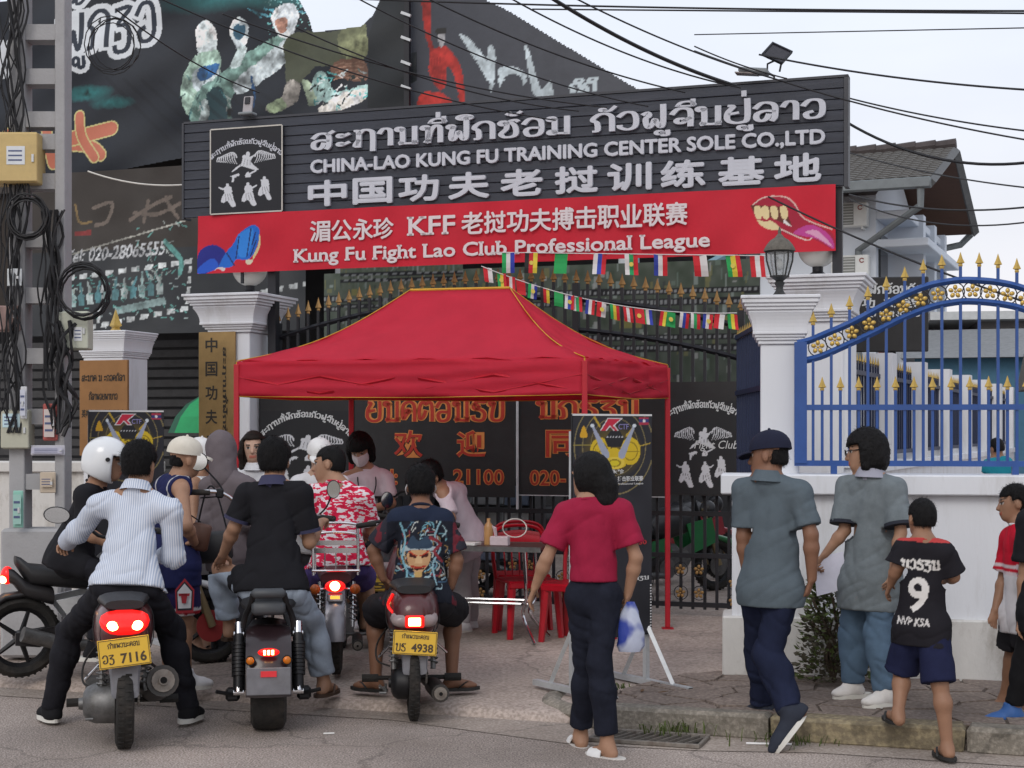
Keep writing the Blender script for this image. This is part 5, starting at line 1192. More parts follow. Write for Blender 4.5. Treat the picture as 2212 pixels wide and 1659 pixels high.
        inw = lat * (1 if sd == 'L' else -1); pn = (inw - hdv * inw.dot(hdv)); pn = pn.normalized() if pn.length > .1 else hdv.cross(Vector((0, 0, 1))).normalized()   # palm normal (towards the body)
        if mode == 'grip': dn_ = Vector((0, 0, -1)); pn = (dn_ - hdv * dn_.dot(hdv)).normalized()
        if mode == 'rest': dn_ = Vector((0, 0, -1)); pn = (dn_ - hdv * dn_.dot(hdv)).normalized()
        ac = hdv.cross(pn).normalized(); cup = ac * (1 if (ac.dot(fr) > 0) == (mode in ('relax', 'hold')) else (1 if ac.dot(inw) > 0 else -1)) if mode in ('relax', 'hold') else ac * (1 if ac.dot(inw) > 0 else -1)
        if mode in ('relax', 'hold'): cup = ac * (1 if ac.dot(fr) >= 0 else -1)
        u = s * .95; pc = W + hdv * .05 * u
        B.cone(W + hdv * .02 * u, W + hdv * .075 * u, .03 * u, .036 * u, .015, .48, pn)
        curl = {'relax': .5, 'grip': 1.5, 'rest': .3, 'hold': 1.5}[mode]
        for i, (o, L) in enumerate(((.03, .07), (.01, .08), (-.01, .074), (-.03, .058))):
            b0 = W + hdv * .08 * u + cup * o * u; a1 = curl * (.5 + .08 * i); d1 = hdv * math.cos(a1) + pn * math.sin(a1); a2 = a1 + curl * .75; d2 = hdv * math.cos(a2) + pn * math.sin(a2); a3 = a2 + curl * .4; d3 = hdv * math.cos(a3) + pn * math.sin(a3)
            q1 = b0 + d1 * L * .48 * u; q2 = q1 + d2 * L * .32 * u; q3 = q2 + d3 * L * .25 * u; B.chain([b0, q1, q2, q3], [.0084 * u, .008 * u, .0074 * u, .0066 * u], .003)
        tb = W + hdv * .028 * u + cup * .026 * u; t1 = tb + (hdv * .6 + cup * .7 + pn * .35).normalized() * .04 * u; t2 = t1 + (hdv * .85 + cup * .2 + pn * .5 * (1 + curl * .3)).normalized() * .034 * u; B.chain([tb, t1, t2], [.014 * u, .011 * u, .009 * u], .008)
    V, Q = B.eval(h)
    col = np.tile(np.array(SKIN[sk]), (len(V), 1)); loc = (V - np.array(H)) @ np.array(HR) / s
    col *= (1 + .08 * vnoise(V * 22, 3))[:, None]
    nearh = np.linalg.norm(loc, axis=1) < .2
    if nearh.any():
        x, y, z = np.abs(loc[:, 0]), loc[:, 1], loc[:, 2]; xs = loc[:, 0]
        f = nearh & (y > .04)
        lip = f & (x < .026) & (np.abs(z + .061) < .011) & (y > .078); col[lip] = np.array(SKIN[sk]) * np.array((.85, .5, .5)) + np.array((.06, 0, 0))
        brow = f & (np.abs(x - .034) < .02) & (np.abs(z - .032 - .1 * (x - .034)) < .0055); col[brow] = (.02, .014, .011)
        eye = f & (np.abs(x - .032) < .016) & (np.abs(z - .008) < .0065); col[eye] = (.4, .37, .35); ir = f & (np.abs(x - .032) < .0075) & (np.abs(z - .008) < .0075); col[ir] = (.015, .01, .008)
        lid = f & (np.abs(x - .032) < .018) & (np.abs(z - .0155) < .0028); col[lid] = (.03, .02, .015)
        if J.get('beard'): pass
    add('body', mesh_np('body', V, Q, m_skin, True, col), root, True)
    # ---------------- clothes
    def folds(Pp, amp, sd_, kind=0):
        X = Pp @ np.array(lat, np.float32); Z = Pp[..., 2]; Y = Pp @ np.array(fr, np.float32)
        bend = vnoise(Pp * 2.6 + sd_, 5) * .35
        if kind == 0:      # drape: long creases falling from the shoulders towards the hem, a few slanting across
            a = np.stack([X * 13 + bend * 3, Z * 2.6 + X * 2, Y * 5], -1) + sd_; b_ = np.stack([X * 4 + Z * 3, Z * 13 - X * 7 + bend * 4, Y * 5], -1) + 7 + sd_
        else:              # trousers: creases running round the leg, bunching low down
            a = np.stack([X * 5, Z * 15 + X * 6 + bend * 4, Y * 5], -1) + sd_; b_ = np.stack([X * 12, Z * 3 + bend, Y * 8], -1) + 5 + sd_
        n1 = vnoise(a, 5); n2 = vnoise(b_, 6); return amp * ((1 - np.abs(n1)) ** 4 * 1.3 - .35 + .5 * n1) + amp * .8 * ((1 - np.abs(n2)) ** 5 * 1.3 - .3)
    sd0 = len(label) * 1.37
    if shirt:
        mat = shirt['mat']; ez = shirt.get('ease', .016); hem = shirt.get('hem', .0); S = Field()
        S.cone(g['sL'].lerp(g['sR'], .1), g['sR'].lerp(g['sL'], .1), .055 * s + ez * .6, None, .04); S.cone(g['neck'] - up * .005, g['sL'], .046 * s + ez * .4, .048 * s + ez * .6, .04); S.cone(g['neck'] - up * .005, g['sR'], .046 * s + ez * .4, .048 * s + ez * .6, .04)
        down = pel - spine * (.05 + hem) * s; HW = (g['hR'] - g['hL']).length / 2 + .08 * s * w + shirt.get('hip', .016); HW = HW if not shirt.get('tuck') else T[2][1] + ez * .6; W1 = max(T[1][1] + ez * 1.2, (T[0][1] + HW) * .46); hp_ = pel + spine * .02
        S.chain([T[0][0], T[1][0], hp_, down], [T[0][1] * .95 + ez, W1, HW, HW * 1.0 + .004], .05, .7, fr)
        if not shirt.get('tuck') and pants:
            pe = pants.get('ease', .014) + .008; S.cone(g['hL'], g['hR'], .08 * s * w + pe, None, .04, .95, fr)
            for sd in 'LR': S.cone(g['h' + sd], g['h' + sd].lerp(g['k' + sd], .4), .082 * s * w + pe, .074 * s * w + pe, .03)
        S.cone(g['neck'] - spine * .04 * s, g['neck'] - up * .002 * s, .075 * s, .062 * s * w ** .5, .03)
        cuts = [(down, -spine)]
        sl = shirt.get('sleeve', .75)
        for sd in 'LR':
            a, e_, w_ = g['s' + sd], g['e' + sd], g['w' + sd]; es = shirt.get('sease', .02)
            if sl <= 0: continue
            if sl <= 1: S.cone(a, a.lerp(e_, min(1, sl + .03)), .054 * s * w + es * .6, .044 * s + es * 1.25, .035); cuts.append((a.lerp(e_, sl), (e_ - a), a, e_))
            else: S.chain([a, e_, e_.lerp(w_, sl - 1)], [.054 * s * w + es * .6, .046 * s + es, .032 * s + es * .8], .035); cuts.append((e_.lerp(w_, sl - 1), (w_ - e_), e_, w_))
        nk = g['neck'] + up * .018 * s; amp = shirt.get('fold', .006)
        def post(F, Pp):
            F = F + folds(Pp, amp, sd0)
            F = np.maximum(F, halfspace(down, -spine)(Pp))
            F = np.maximum(F, halfspace(nk, up)(Pp))
            for c in cuts[1:]:
                dist_to = np.linalg.norm(Pp - np.array(c[0], np.float32), axis=-1)
                F = np.where(dist_to < .11 * s, np.maximum(F, halfspace(c[0], c[1])(Pp)), F)
            if sl <= 0:                     # tank top armholes
                for sd in 'LR':
                    o = lat * (1 if sd == 'R' else -1); F = np.maximum(F, halfspace(g['s' + sd] - o * .035 * s, o)(Pp) * np.where(((Pp - np.array(g['s' + sd], np.float32)) @ np.array(spine, np.float32)) > -.13 * s, 1, 0) - np.where(((Pp - np.array(g['s' + sd], np.float32)) @ np.array(spine, np.float32)) > -.13 * s, 0, 1))
            return F
        Vs, Qs = S.eval(shirt.get('h', h * 1.25), .04, post)
        cols = None
        if 'paint' in shirt:
            q = Vs - np.array(ch); u = q @ np.array(lat); v = q @ np.array(spine); d = q @ np.array(fr); cols = shirt['paint'](u, v, d, Vs)
        o = add('shirt', mesh_np('shirt', Vs, Qs, mat, True, cols), root, True)
        if shirt.get('collar'):
            b = MB(); n_ = 16; r0 = .06 * s * w ** .5
            rings = []
            for z, rr in ((-.03, 1.3), (.015, 1.2), (.046, 1.1), (.048, 1.18), (.02, 1.45), (-.012, 1.72)): rings.append([g['neck'] + up * z * s + (lat * math.cos(t) + fr * math.sin(t) * 1.05) * r0 * rr for t in [2 * math.pi * k / n_ for k in range(n_)]])
            b.loft(rings, False); b.ob('collar', shirt['collar'], o, 60, True)
        if not shirt.get('collar') and sl > 0 and ('paint' not in shirt or 'rib' in shirt):
            b = MB(); b.tube([g['neck'] + up * .006 * s + (lat * math.cos(t) + fr * math.sin(t) * 1.05 + up * .12 * -math.sin(t)) * .066 * s * w ** .5 for t in np.linspace(0, 2 * math.pi, 25)[:-1]], .011 * s, 8, closed=True); b.ob('neckband', shirt.get('rib', mat), o, 60, True)
        if shirt.get('cuff'):
            for c in cuts[1:]:
                d = Vector(c[1]).normalized(); r = .044 * s + shirt.get('sease', .02) * 1.3 if sl <= 1 else .035 * s + .016
                b = MB(); b.tube([Vector(c[0]) - d * .016, Vector(c[0]) + d * .003], r + .003, 20); cu = b.ob('cuff', shirt['cuff'], root, 50, True)
    if pants:
        mat = pants['mat']; ez = pants.get('ease', .014); ln = pants.get('len', 2.); S = Field()
        S.cone(g['hL'], g['hR'], .08 * s * w + ez, None, .05, .95, fr); S.cone(pel, pel + spine * .1 * s, .11 * s * w + ez * .6, .108 * s * w + ez * .6, .05, .72, fr)
        cuts = []; fl_ = pants.get('flare', 0.)
        for sd in 'LR':
            hp, kn, an = g['h' + sd], g['k' + sd], g['a' + sd]
            if ln <= 1: e_ = hp.lerp(kn, ln); S.cone(hp, hp.lerp(kn, ln + .03), .082 * s * w + ez, .066 * s * w + ez * 1.6 + fl_, .045); cuts.append((e_, kn - hp))
            else:
                e_ = kn.lerp(an, ln - 1); tv = g['t' + sd] - an; tv.z = 0; tv = tv.normalized() if tv.length > .01 else fr
                S.chain([hp, kn, kn.lerp(an, .32) - tv * .012 * s, kn.lerp(an, min(1.04, ln - 1 + .04))], [.084 * s * w + ez, .061 * s * w ** .5 + ez, .066 * s * w ** .5 + ez * .9, .05 * s + ez * .9 + fl_], .04); cuts.append((e_, an - kn))
        wz_ = pel + spine * .12 * s
        def post2(F, Pp):
            F = F + folds(Pp, pants.get('fold', .006), sd0 + 9, 1); F = np.maximum(F, halfspace(wz_, spine)(Pp))
            for c in cuts:
                dist_to = np.linalg.norm(Pp - np.array(c[0], np.float32), axis=-1); F = np.where(dist_to < .14 * s, np.maximum(F, halfspace(c[0], c[1])(Pp)), F)
            return F
        Vp, Qp = S.eval(pants.get('h', h * 1.3), .04, post2)
        cols = pants['paint'](Vp, sum(c[0].z for c in cuts) / 2) if 'paint' in pants else None
        add(pants.get('name', 'trousers'), mesh_np('trousers', Vp, Qp, mat, True, cols), root, True)
    if hair:
        st = hair.get('style', 'short'); S = Field(); tk = hair.get('t', .012) - (.014 if hat else 0)
        S.ell(hh(0, -.016, .036), ((.08 + tk) * s, (.098 + tk) * s, (.09 + tk * 1.2) * s), .02, HR)
        if st == 'short': S.ell(hh(0, -.05, -.02), ((.066 + tk * .6) * s, (.06 + tk * .5) * s, (.075) * s), .03, HR)
        if st in ('bob', 'long', 'tied'):
            S.ell(hh(0, -.03, -.01), ((.088 + tk) * s, (.09 + tk) * s, (.1 + tk) * s), .03, HR)
        if st == 'bob':
            for sx in (-1, 1): S.cone(hh(sx * .075, -.01, .0), hh(sx * .085, -.0, -.09), .04 * s, .034 * s, .03)
            S.cone(hh(-.05, -.07, -.07), hh(.05, -.07, -.07), .05 * s, .05 * s, .04)
        if st == 'tied': S.chain([hh(.0, -.07, .02), hh(.03, -.1, -.06), hh(.035, -.1, -.14), hh(.03, -.075, -.2)], [.07 * s, .062 * s, .056 * s, .03 * s], .04)
        if st == 'long':
            for sx in (-1, 1): S.chain([hh(sx * .07, -.01, .04), hh(sx * .09, .0, -.05), hh(sx * .085, .01, -.16), hh(sx * .08, .02, -.22)], [.035 * s, .034 * s, .03 * s, .02 * s], .03)
            S.chain([hh(0, -.06, -.02), hh(0, -.06, -.18)], [.075 * s, .06 * s], .03)
        line = hair.get('line', .05); nz = hair.get('rough', .008)
        def post3(F, Pp):
            q = (Pp - np.array(H, np.float32)) @ np.array(HR, np.float32) / s
            F = F + nz * vnoise(Pp * np.array((60, 60, 40), np.float32), 4) * .22 + nz * .3 * vnoise(Pp * 130, 9)
            face_ = np.maximum(-(q[..., 1] - .035 - .35 * np.maximum(q[..., 2] - line, -.3)), q[..., 2] - line - .02) if True else 0     # clear the face
            lim = np.where(q[..., 1] > .03, line - q[..., 2], -1)
            F = np.maximum(F, np.where((q[..., 1] > .028) & (np.abs(q[..., 0]) < .075 if st == 'long' else q[..., 1] > -9), (line - q[..., 2]) * .7, -1))
            if st == 'short':      # nape and around the ears
                low = -.055 - .0 * q[..., 0]; F = np.maximum(F, (low - q[..., 2]) * .7); ear = .034 - np.sqrt((q[..., 1] + .008) ** 2 + (q[..., 2] + .01) ** 2); F = np.maximum(F, np.where(np.abs(q[..., 0]) > .06, ear, -1)); F = np.maximum(F, np.where(q[..., 1] > -.005, (.012 - q[..., 2]) * .7, -1))
            return F
        Vh, Qh = S.eval(min(h, .0075), .03, post3); ho = add('hair', mesh_np('hair', Vh, Qh, hair['mat'], True), root, True)
        # loose strands so that the outline is not a clean edge
        rr = np.random.RandomState(len(label)); nrm = np.zeros_like(Vh)
        sel = rr.choice(len(Vh), min(hair.get('n', 3600), len(Vh)), False); cen = np.array(hh(0, -.02, .02)); b = MB()
        for i in sel:
            p = Vh[i]; d = Vector(p - cen).normalized(); dn_ = Vector((0, 0, -1)); tang = (dn_ - d * dn_.dot(d)); L = rr.uniform(.012, .032) * s
            grow = (d * hair.get('lift', .38) + tang * .7 + Vector(rr.normal(0, .25, 3))).normalized(); sdv = grow.cross(d).normalized() * .0011
            p = Vector(p) - d * .003; b.poly([p - sdv, p + sdv, p + grow * L])
        b.ob('strands', hair['mat'], ho, None, True)['kind'] = 'stuff'
    if hat:
        n_ = 22; b = MB(); kind = hat['kind']
        if kind == 'cap':
            rings = []
            for t in np.linspace(0, 1, 8):
                a = t * math.pi / 2; rings.append([hh(.098 * math.cos(a) * math.cos(k), -.014 + .118 * math.cos(a) * math.sin(k), .03 + .112 * math.sin(a) ** .85) for k in [2 * math.pi * i / n_ for i in range(n_)]])
            b.loft(rings); ho = b.ob('cap', hat['mat'], root, 60, True)
            b = MB(); f_ = []
            for (yy, wd, zz) in ((.085, .075, .036), (.13, .078, .03), (.165, .062, .02), (.185, .03, .012)):
                f_.append([hh(x * wd, yy - .02 * x * x, zz - .012 * x * x + dz) for x in np.linspace(-1, 1, 9) for dz in (0,)] + [hh(x * wd, yy - .02 * x * x, zz - .012 * x * x - .006) for x in np.linspace(1, -1, 9)])
            b.loft(f_); b.ob('brim', hat.get('brim', hat['mat']), ho, 60, True)
            b = MB(); b.ell(hh(0, -.012, .143), (.009,) * 3, 8, 6); b.ob('button', hat['mat'], ho, 60, True)
    if shoes:
        kind = shoes['kind']
        for sd in 'LR':
            if sd in shoes.get('skip', ''): continue
            A, Tt = g['a' + sd], g['t' + sd]; fd = (Tt - A); dn = Vector(g.get('dn' + sd, (0, 0, -1))); fd = fd - dn * fd.dot(dn); fd.normalize(); sv = fd.cross(dn).normalized()
            L = .265 * s; c0 = Tt - fd * (L * .5 - .02 * s); zt = (A - c0).dot(dn); z0 = c0 + dn * (shoes.get('drop', (A - c0).dot(-dn) * 0)) 
            sole = A + dn * .082 * s; o0 = sole + fd * ((Tt - A).dot(fd) + .02 * s - L)   # heel end on the sole plane
            def X(t, u, z): return o0 + fd * (t * L) + sv * (u * s) - dn * (z * s)
            hw = lambda t: .03 + .016 * math.sin(math.pi * min(1, max(0, t)) ** .8) + (.006 if .5 < t < .85 else 0)
            ts = np.linspace(0, 1, 11); eg = lambda t: (max(0., 1 - (abs(t - .5) * 2) ** 6)) ** .5
            def slab(z0_, z1_, gw=0., rise=0.):
                b = MB(); ring = [(t, (hw(t) + gw) * max(.25, eg(t))) for t in ts]; out_ = [(t, u) for t, u in ring] + [(t, -u) for t, u in ring[::-1]]
                b.loft([[X(t, u, z0_ + rise * t ** 3) for t, u in out_], [X(t, u, z1_ + rise * t ** 3) for t, u in out_]]); return b
            if kind in ('sneaker', 'croc'):
                so = slab(0, .026, .004).ob('shoe', shoes['sole'], root, 40, True)
                S = Field(); dn = dn.normalized(); gr = .013 * s
                S.cone(A - dn * .05 * s, A, .034 * s + gr, .036 * s + gr, .02); S.cone(A + dn * .01 * s, A + dn * .045 * s - fd * .03 * s, .038 * s + gr, .036 * s + gr, .02); Tt = A + fd * max((Tt - A).dot(fd), .08 * s) + dn * .05 * s; S.cone(A + dn * .03 * s, Tt - fd * .05 * s, .036 * s + gr, .031 * s + gr, .03); S.cone(Tt - fd * .06 * s, Tt - fd * .012 * s, .037 * s + gr, .026 * s + gr, .02, .7, tuple(dn))
                zc = A - dn * .05 * s
                def p4(F, Pp): return np.maximum(np.maximum(F, halfspace(X(0, 0, .016), dn)(Pp)), halfspace(zc, -dn)(Pp))
                Vq, Qq = S.eval(.008, .03, p4); add('upper', mesh_np('upper', Vq, Qq, shoes['mat'], True), so, True)
                if shoes.get('stripe'):
                    for sx in (-1, 1):
                        b = MB()
                        for t0, t1 in ((.3, .42), (.42, .54), (.54, .46)): b.tube([X(t0, sx * .043, .028), X((t0 + t1) / 2, sx * .043, .05), X(t1, sx * .03, .075)], .0045, 5)
                        b.ob('stripe', shoes['stripe'], so, None, True)
            else:
                so = slab(.0, .02, .004, .004).ob('sandal', shoes['sole'], root, 40, True)
                b = MB()
                if kind == 'flipflop':
                    for sx in (-1, 1): b.tube(curve([X(.76, .004, .022), X(.68, sx * .022, .058), X(.5, sx * .047, .03), X(.45, sx * .046, .014)], 4), .0085, 6, .45)
                elif kind == 'slide': 
                    b.loft([[X(t, (hw(t) + .007 + o_) * math.cos(a), .016 + (.056 - .02 * (t - .5) / .4 + o_) * math.sin(a)) for a in np.linspace(0, math.pi, 10) for o_ in (0,)] + [X(t, (hw(t) + .001) * math.cos(a), .012 + (.05 - .02 * (t - .5) / .4) * math.sin(a)) for a in np.linspace(math.pi, 0, 10)] for t in (.5, .62, .75, .86)])
                b.ob('strap', shoes['mat'], so, 40, True)
    PEOPLE[label] = (root, g, HR, s, lat, fr, spine, ch, pel)
    return root
m_hair = hairmat('black_hair', (.006, .0055, .006)); m_hairb = hairmat('dark_brown_hair', (.012, .008, .006))
SH = lambda **k: {'mat': m_hair, 'style': 'short', **k}
def mid(a, b, t=.5): return Vector(a).lerp(Vector(b), t)
def rel(p, x=0, y=0, z=0): return Vector(p) + Vector((x, y, z))
AWAY = Vector((0, 1, 0)); LEFT = Vector((-1, 0, 0)); RIGHT = Vector((1, 0, 0))
# ---- 1 rider in a striped shirt (red-lit scooter)
D = 8.55
person('rider in a pale blue striped shirt and black trousers, straddling the red scooter',
    dict(head=P(303, 1004, 8.62), hd=(.25, 1, -.05), neck=P(296, 1058, 8.58), sL=P(214, 1092, 8.58), sR=P(366, 1100, 8.55), eL=P(168, 1150, 8.75), wL=P(143, 1172, 9.0), pL=P(132, 1182, 9.08), eR=P(374, 1200, 8.62), wR=P(350, 1200, 8.86), pR=P(352, 1196, 8.94),
         hL=P(236, 1270, 8.45), hR=P(310, 1270, 8.45), kL=P(150, 1365, 8.85), kR=P(368, 1360, 8.82), aL=P(112, 1527, 8.86), aR=P(408, 1527, 8.84), tL=P(92, 1556, 9.0), tR=P(430, 1556, 8.98), base=(-2.4, 8.8, 0)),
    'tan', 1.0, shirt=dict(mat=M('striped_shirt', stripes((.37, .43, .55), (.62, .65, .71), 520), .85, var=.06, bump=.15, bs=200, spec=.15), ease=.022, sleeve=1.93, sease=.02, fold=.009, hem=-.05, collar=M('striped_shirt', None)),
    pants=dict(mat=cloth('black_trousers', (.013, .013, .017), .3), ease=.014, len=2.02, fold=.008), hair=SH(t=.016, rough=.012), shoes=dict(kind='sneaker', mat=cloth('black_suede', (.012, .012, .014)), sole=M('white_sole', (.62, .61, .57), .6)), hands=('grip', 'grip'))
# ---- 2 helmeted rider on the dark motorbike, facing right
person('person in a black T-shirt wearing a white open face helmet on the dark motorbike',
    dict(head=P(232, 1000, 9.75), hd=(.95, .1, -.12), neck=P(208, 1048, 9.75), sL=P(205, 1068, 9.95), sR=P(182, 1072, 9.55), eL=P(262, 1125, 10.0), wL=P(320, 1150, 10.0), eR=P(180, 1150, 9.5), wR=P(250, 1180, 9.55),
         hL=P(150, 1215, 9.85), hR=P(145, 1215, 9.62), kL=P(250, 1240, 9.9), kR=P(240, 1245, 9.55), aL=P(215, 1400, 9.92), aR=P(205, 1400, 9.52), tL=P(250, 1425, 9.92), tR=P(240, 1425, 9.52), base=(-2.6, 9.7, .1)),
    'tan', .95, h=.013, shirt=dict(mat=cloth('black_tshirt', (.013, .013, .016)), ease=.02, sleeve=.8), pants=dict(mat=cloth('black_trousers', None), len=1.9), hair=SH(), shoes=dict(kind='sneaker', mat=cloth('black_suede', None), sole=M('white_sole', None)), hands=('grip', 'grip'))
# ---- 3 man in navy basketball vest, hand on hip
def vest(u, v, d, V):
    c = np.tile(np.array((.016, .02, .075)), (len(V), 1)); c[(np.abs(np.abs(u) - .135) < .012) & (v > -.16)] = (.5, .5, .52); return c
def bshorts(V, zb):
    c = np.tile(np.array((.022, .018, .075)), (len(V), 1)); z = V[:, 2]; zb = zb - .03
    c[(z < zb + .075)] = (.55, .55, .57); c[(z < zb + .055) & (z > zb + .035)] = (.3, .02, .03); c[z < zb + .018] = (.02, .018, .07); return c
person('man in a navy basketball vest and cream cap, hand on his hip',
    dict(head=P(402, 990, 9.6), hd=(.8, .6, -.1), neck=P(388, 1030, 9.6), sL=P(352, 1052, 9.8), sR=P(392, 1058, 9.42), eL=P(345, 1140, 9.95), wL=P(360, 1190, 10.0), eR=P(402, 1136, 9.25), wR=P(420, 1172, 9.45), pR=P(398, 1176, 9.5),
         hL=P(366, 1222, 9.7), hR=P(394, 1224, 9.5), kL=P(368, 1340, 9.75), kR=P(398, 1340, 9.56), aL=P(365, 1458, 9.75), aR=P(402, 1462, 9.55), tL=P(400, 1478, 9.85), tR=P(452, 1476, 9.62), base=(-2.05, 9.6, .1)),
    'tan', .98, shirt=dict(mat=m_clothv, ease=.026, sleeve=0, hem=.08, paint=vest), pants=dict(mat=m_clothv, ease=.024, len=.85, flare=.01, name='shorts', paint=bshorts), hair=SH(t=.004, n=300), hat=dict(kind='cap', mat=cloth('cream_cap', (.62, .58, .5))), shoes=dict(kind='sneaker', mat=cloth('white_canvas', (.65, .65, .67)), sole=M('white_sole', None)), hands=('relax', 'rest'))
# ---- 4 person in white vest with bull print behind him
def bull(u, v, d, V):
    c = np.tile(np.array((.58, .6, .63)), (len(V), 1)); f = d > 0
    c[f & (np.abs(u) < .05 + .25 * (v + .3)) & (v < -.16) & (v > -.34)] = (.06, .08, .2); c[f & (np.abs(np.abs(u) - .08) < .03) & (np.abs(v + .15) < .02)] = (.06, .08, .2); return c
person('person in a white vest with dark bull print, behind the man in basketball vest',
    dict(head=P(434, 985, 11.0), hd=(.75, -.5, -.15), neck=P(432, 1030, 11.0), sL=P(458, 1050, 11.15), sR=P(418, 1050, 10.85), eL=P(474, 1120, 11.05), wL=P(470, 1170, 10.85), eR=P(418, 1120, 10.75), wR=P(440, 1165, 10.7),
         hL=P(446, 1200, 11.1), hR=P(424, 1200, 10.9), kL=P(446, 1296, 11.05), kR=P(424, 1296, 10.9), aL=P(446, 1384, 11.1), aR=P(424, 1388, 10.95), tL=P(466, 1402, 10.95), tR=P(446, 1404, 10.8), base=(-2.2, 11.0, .1)),
    'tan', .95, h=.0125, shirt=dict(mat=m_clothv, ease=.024, sleeve=0, hem=.08, paint=bull), pants=dict(mat=cloth('black_trousers', None), len=.9, name='shorts', ease=.03), hair=SH(t=.004, n=200), hat=dict(kind='cap', mat=cloth('white_cap', (.66, .66, .66))), shoes=dict(kind='flipflop', mat=M('black_rubber', (.02, .02, .02), .6), sole=M('black_rubber', None)))
# ---- 5 hooded figure
person('person in a grey hooded top seen from behind beside the canopy leg',
    dict(head=P(478, 975, 10.7), hd=(-.2, 1, -.1), neck=P(486, 1022, 10.65), sL=P(452, 1050, 10.7), sR=P(532, 1050, 10.55), eL=P(446, 1125, 10.7), wL=P(456, 1180, 10.85), eR=P(542, 1125, 10.55), wR=P(534, 1180, 10.75),
         hL=P(474, 1195, 10.7), hR=P(518, 1195, 10.65), kL=P(474, 1300, 10.72), kR=P(518, 1300, 10.68), aL=P(474, 1408, 10.7), aR=P(518, 1408, 10.65), tL=P(470, 1420, 10.9), tR=P(522, 1420, 10.85), base=(-1.95, 10.68, .1)),
    'tan', .97, h=.013, shirt=dict(mat=cloth('grey_sweat', (.13, .11, .12)), ease=.032, sleeve=1.95, sease=.022, fold=.009, hem=.08), pants=dict(mat=cloth('dark_grey_trousers', (.035, .035, .04)), len=1.95), hair=SH(n=10), shoes=dict(kind='sneaker', mat=cloth('black_suede', None), sole=M('white_sole', None)))
# ---- 6 woman with long hair
person('woman with long dark hair and a white shirt, facing the road',
    dict(head=P(548, 968, 11.4), hd=(.05, -1, -.05), neck=P(552, 1012, 11.4), sL=P(596, 1034, 11.4), sR=P(508, 1034, 11.4), eL=P(606, 1110, 11.4), wL=P(598, 1170, 11.3), eR=P(498, 1110, 11.4), wR=P(506, 1170, 11.3),
         hL=P(572, 1170, 11.4), hR=P(530, 1170, 11.4), kL=P(572, 1280, 11.38), kR=P(530, 1280, 11.38), aL=P(572, 1380, 11.4), aR=P(530, 1380, 11.4), tL=P(574, 1392, 11.2), tR=P(528, 1392, 11.2), base=(-1.9, 11.4, .1)),
    'fair', .94, face=True, fem=True, shirt=dict(mat=cloth('white_shirt', (.62, .63, .66)), ease=.016, sleeve=.8, collar=cloth('white_shirt', None)), pants=dict(mat=cloth('dark_grey_trousers', None)), hair=dict(mat=m_hairb, style='long', t=.012, line=.07, n=500), shoes=dict(kind='sneaker', mat=cloth('white_canvas', None), sole=M('white_sole', None)))
# ---- 7 rider in black polo
person('rider in a black polo shirt and pale jeans on the fat tyred bike',
    dict(head=P(593, 996, 9.05), hd=(.05, 1, -.05), neck=P(590, 1046, 8.98), sL=P(532, 1070, 9.0), sR=P(650, 1066, 8.98), eL=P(506, 1140, 9.0), wL=P(482, 1198, 9.12), pL=P(474, 1216, 9.2), eR=P(668, 1172, 9.0), wR=P(692, 1130, 9.3), pR=P(702, 1120, 9.42),
         hL=P(556, 1272, 8.9), hR=P(626, 1272, 8.9), kL=P(478, 1228, 9.32), kR=P(678, 1352, 9.28), aL=P(497, 1352, 9.36), aR=P(700, 1474, 9.3), tL=P(508, 1388, 9.5), tR=P(726, 1500, 9.44), base=(-1.5, 9.0, .03)),
    'tan', 1.0, shirt=dict(mat=cloth('black_polo', (.012, .012, .015)), ease=.026, sleeve=.78, sease=.026, fold=.007, hem=-.035, collar=M('polo_trim', (.03, .03, .07), .8), cuff=M('polo_trim', None)), pants=dict(mat=denim('pale_jeans', (.3, .35, .42)), ease=.018, len=1.86, flare=.012, fold=.01), hair=SH(t=.018, rough=.013), shoes=dict(kind='flipflop', mat=M('brown_leather', (.05, .028, .018), .6), sole=M('brown_leather', None)), hands=('rest', 'grip'))
# ---- 8 person in white cap behind
person('person in a white cap and white shirt half hidden behind the red camouflage shirt',
    dict(head=P(690, 985, 11.3), hd=(.15, -1, -.35), neck=P(688, 1026, 11.35), sL=P(736, 1046, 11.35), sR=P(644, 1046, 11.35), eL=P(744, 1120, 11.3), wL=P(720, 1165, 11.15), eR=P(638, 1120, 11.3), wR=P(660, 1165, 11.15),
         hL=P(710, 1180, 11.4), hR=P(668, 1180, 11.4), kL=P(710, 1285, 11.38), kR=P(668, 1285, 11.38), aL=P(710, 1384, 11.4), aR=P(668, 1384, 11.4), tL=P(712, 1396, 11.2), tR=P(666, 1396, 11.2), base=(-1.43, 11.4, .1)),
    'fair', .95, h=.0125, shirt=dict(mat=cloth('white_shirt', None), ease=.022, sleeve=.8), pants=dict(mat=cloth('dark_grey_trousers', None)), hair=SH(t=.01, n=300), hat=dict(kind='cap', mat=cloth('white_cap', None)), shoes=dict(kind='sneaker', mat=cloth('white_canvas', None), sole=M('white_sole', None)))
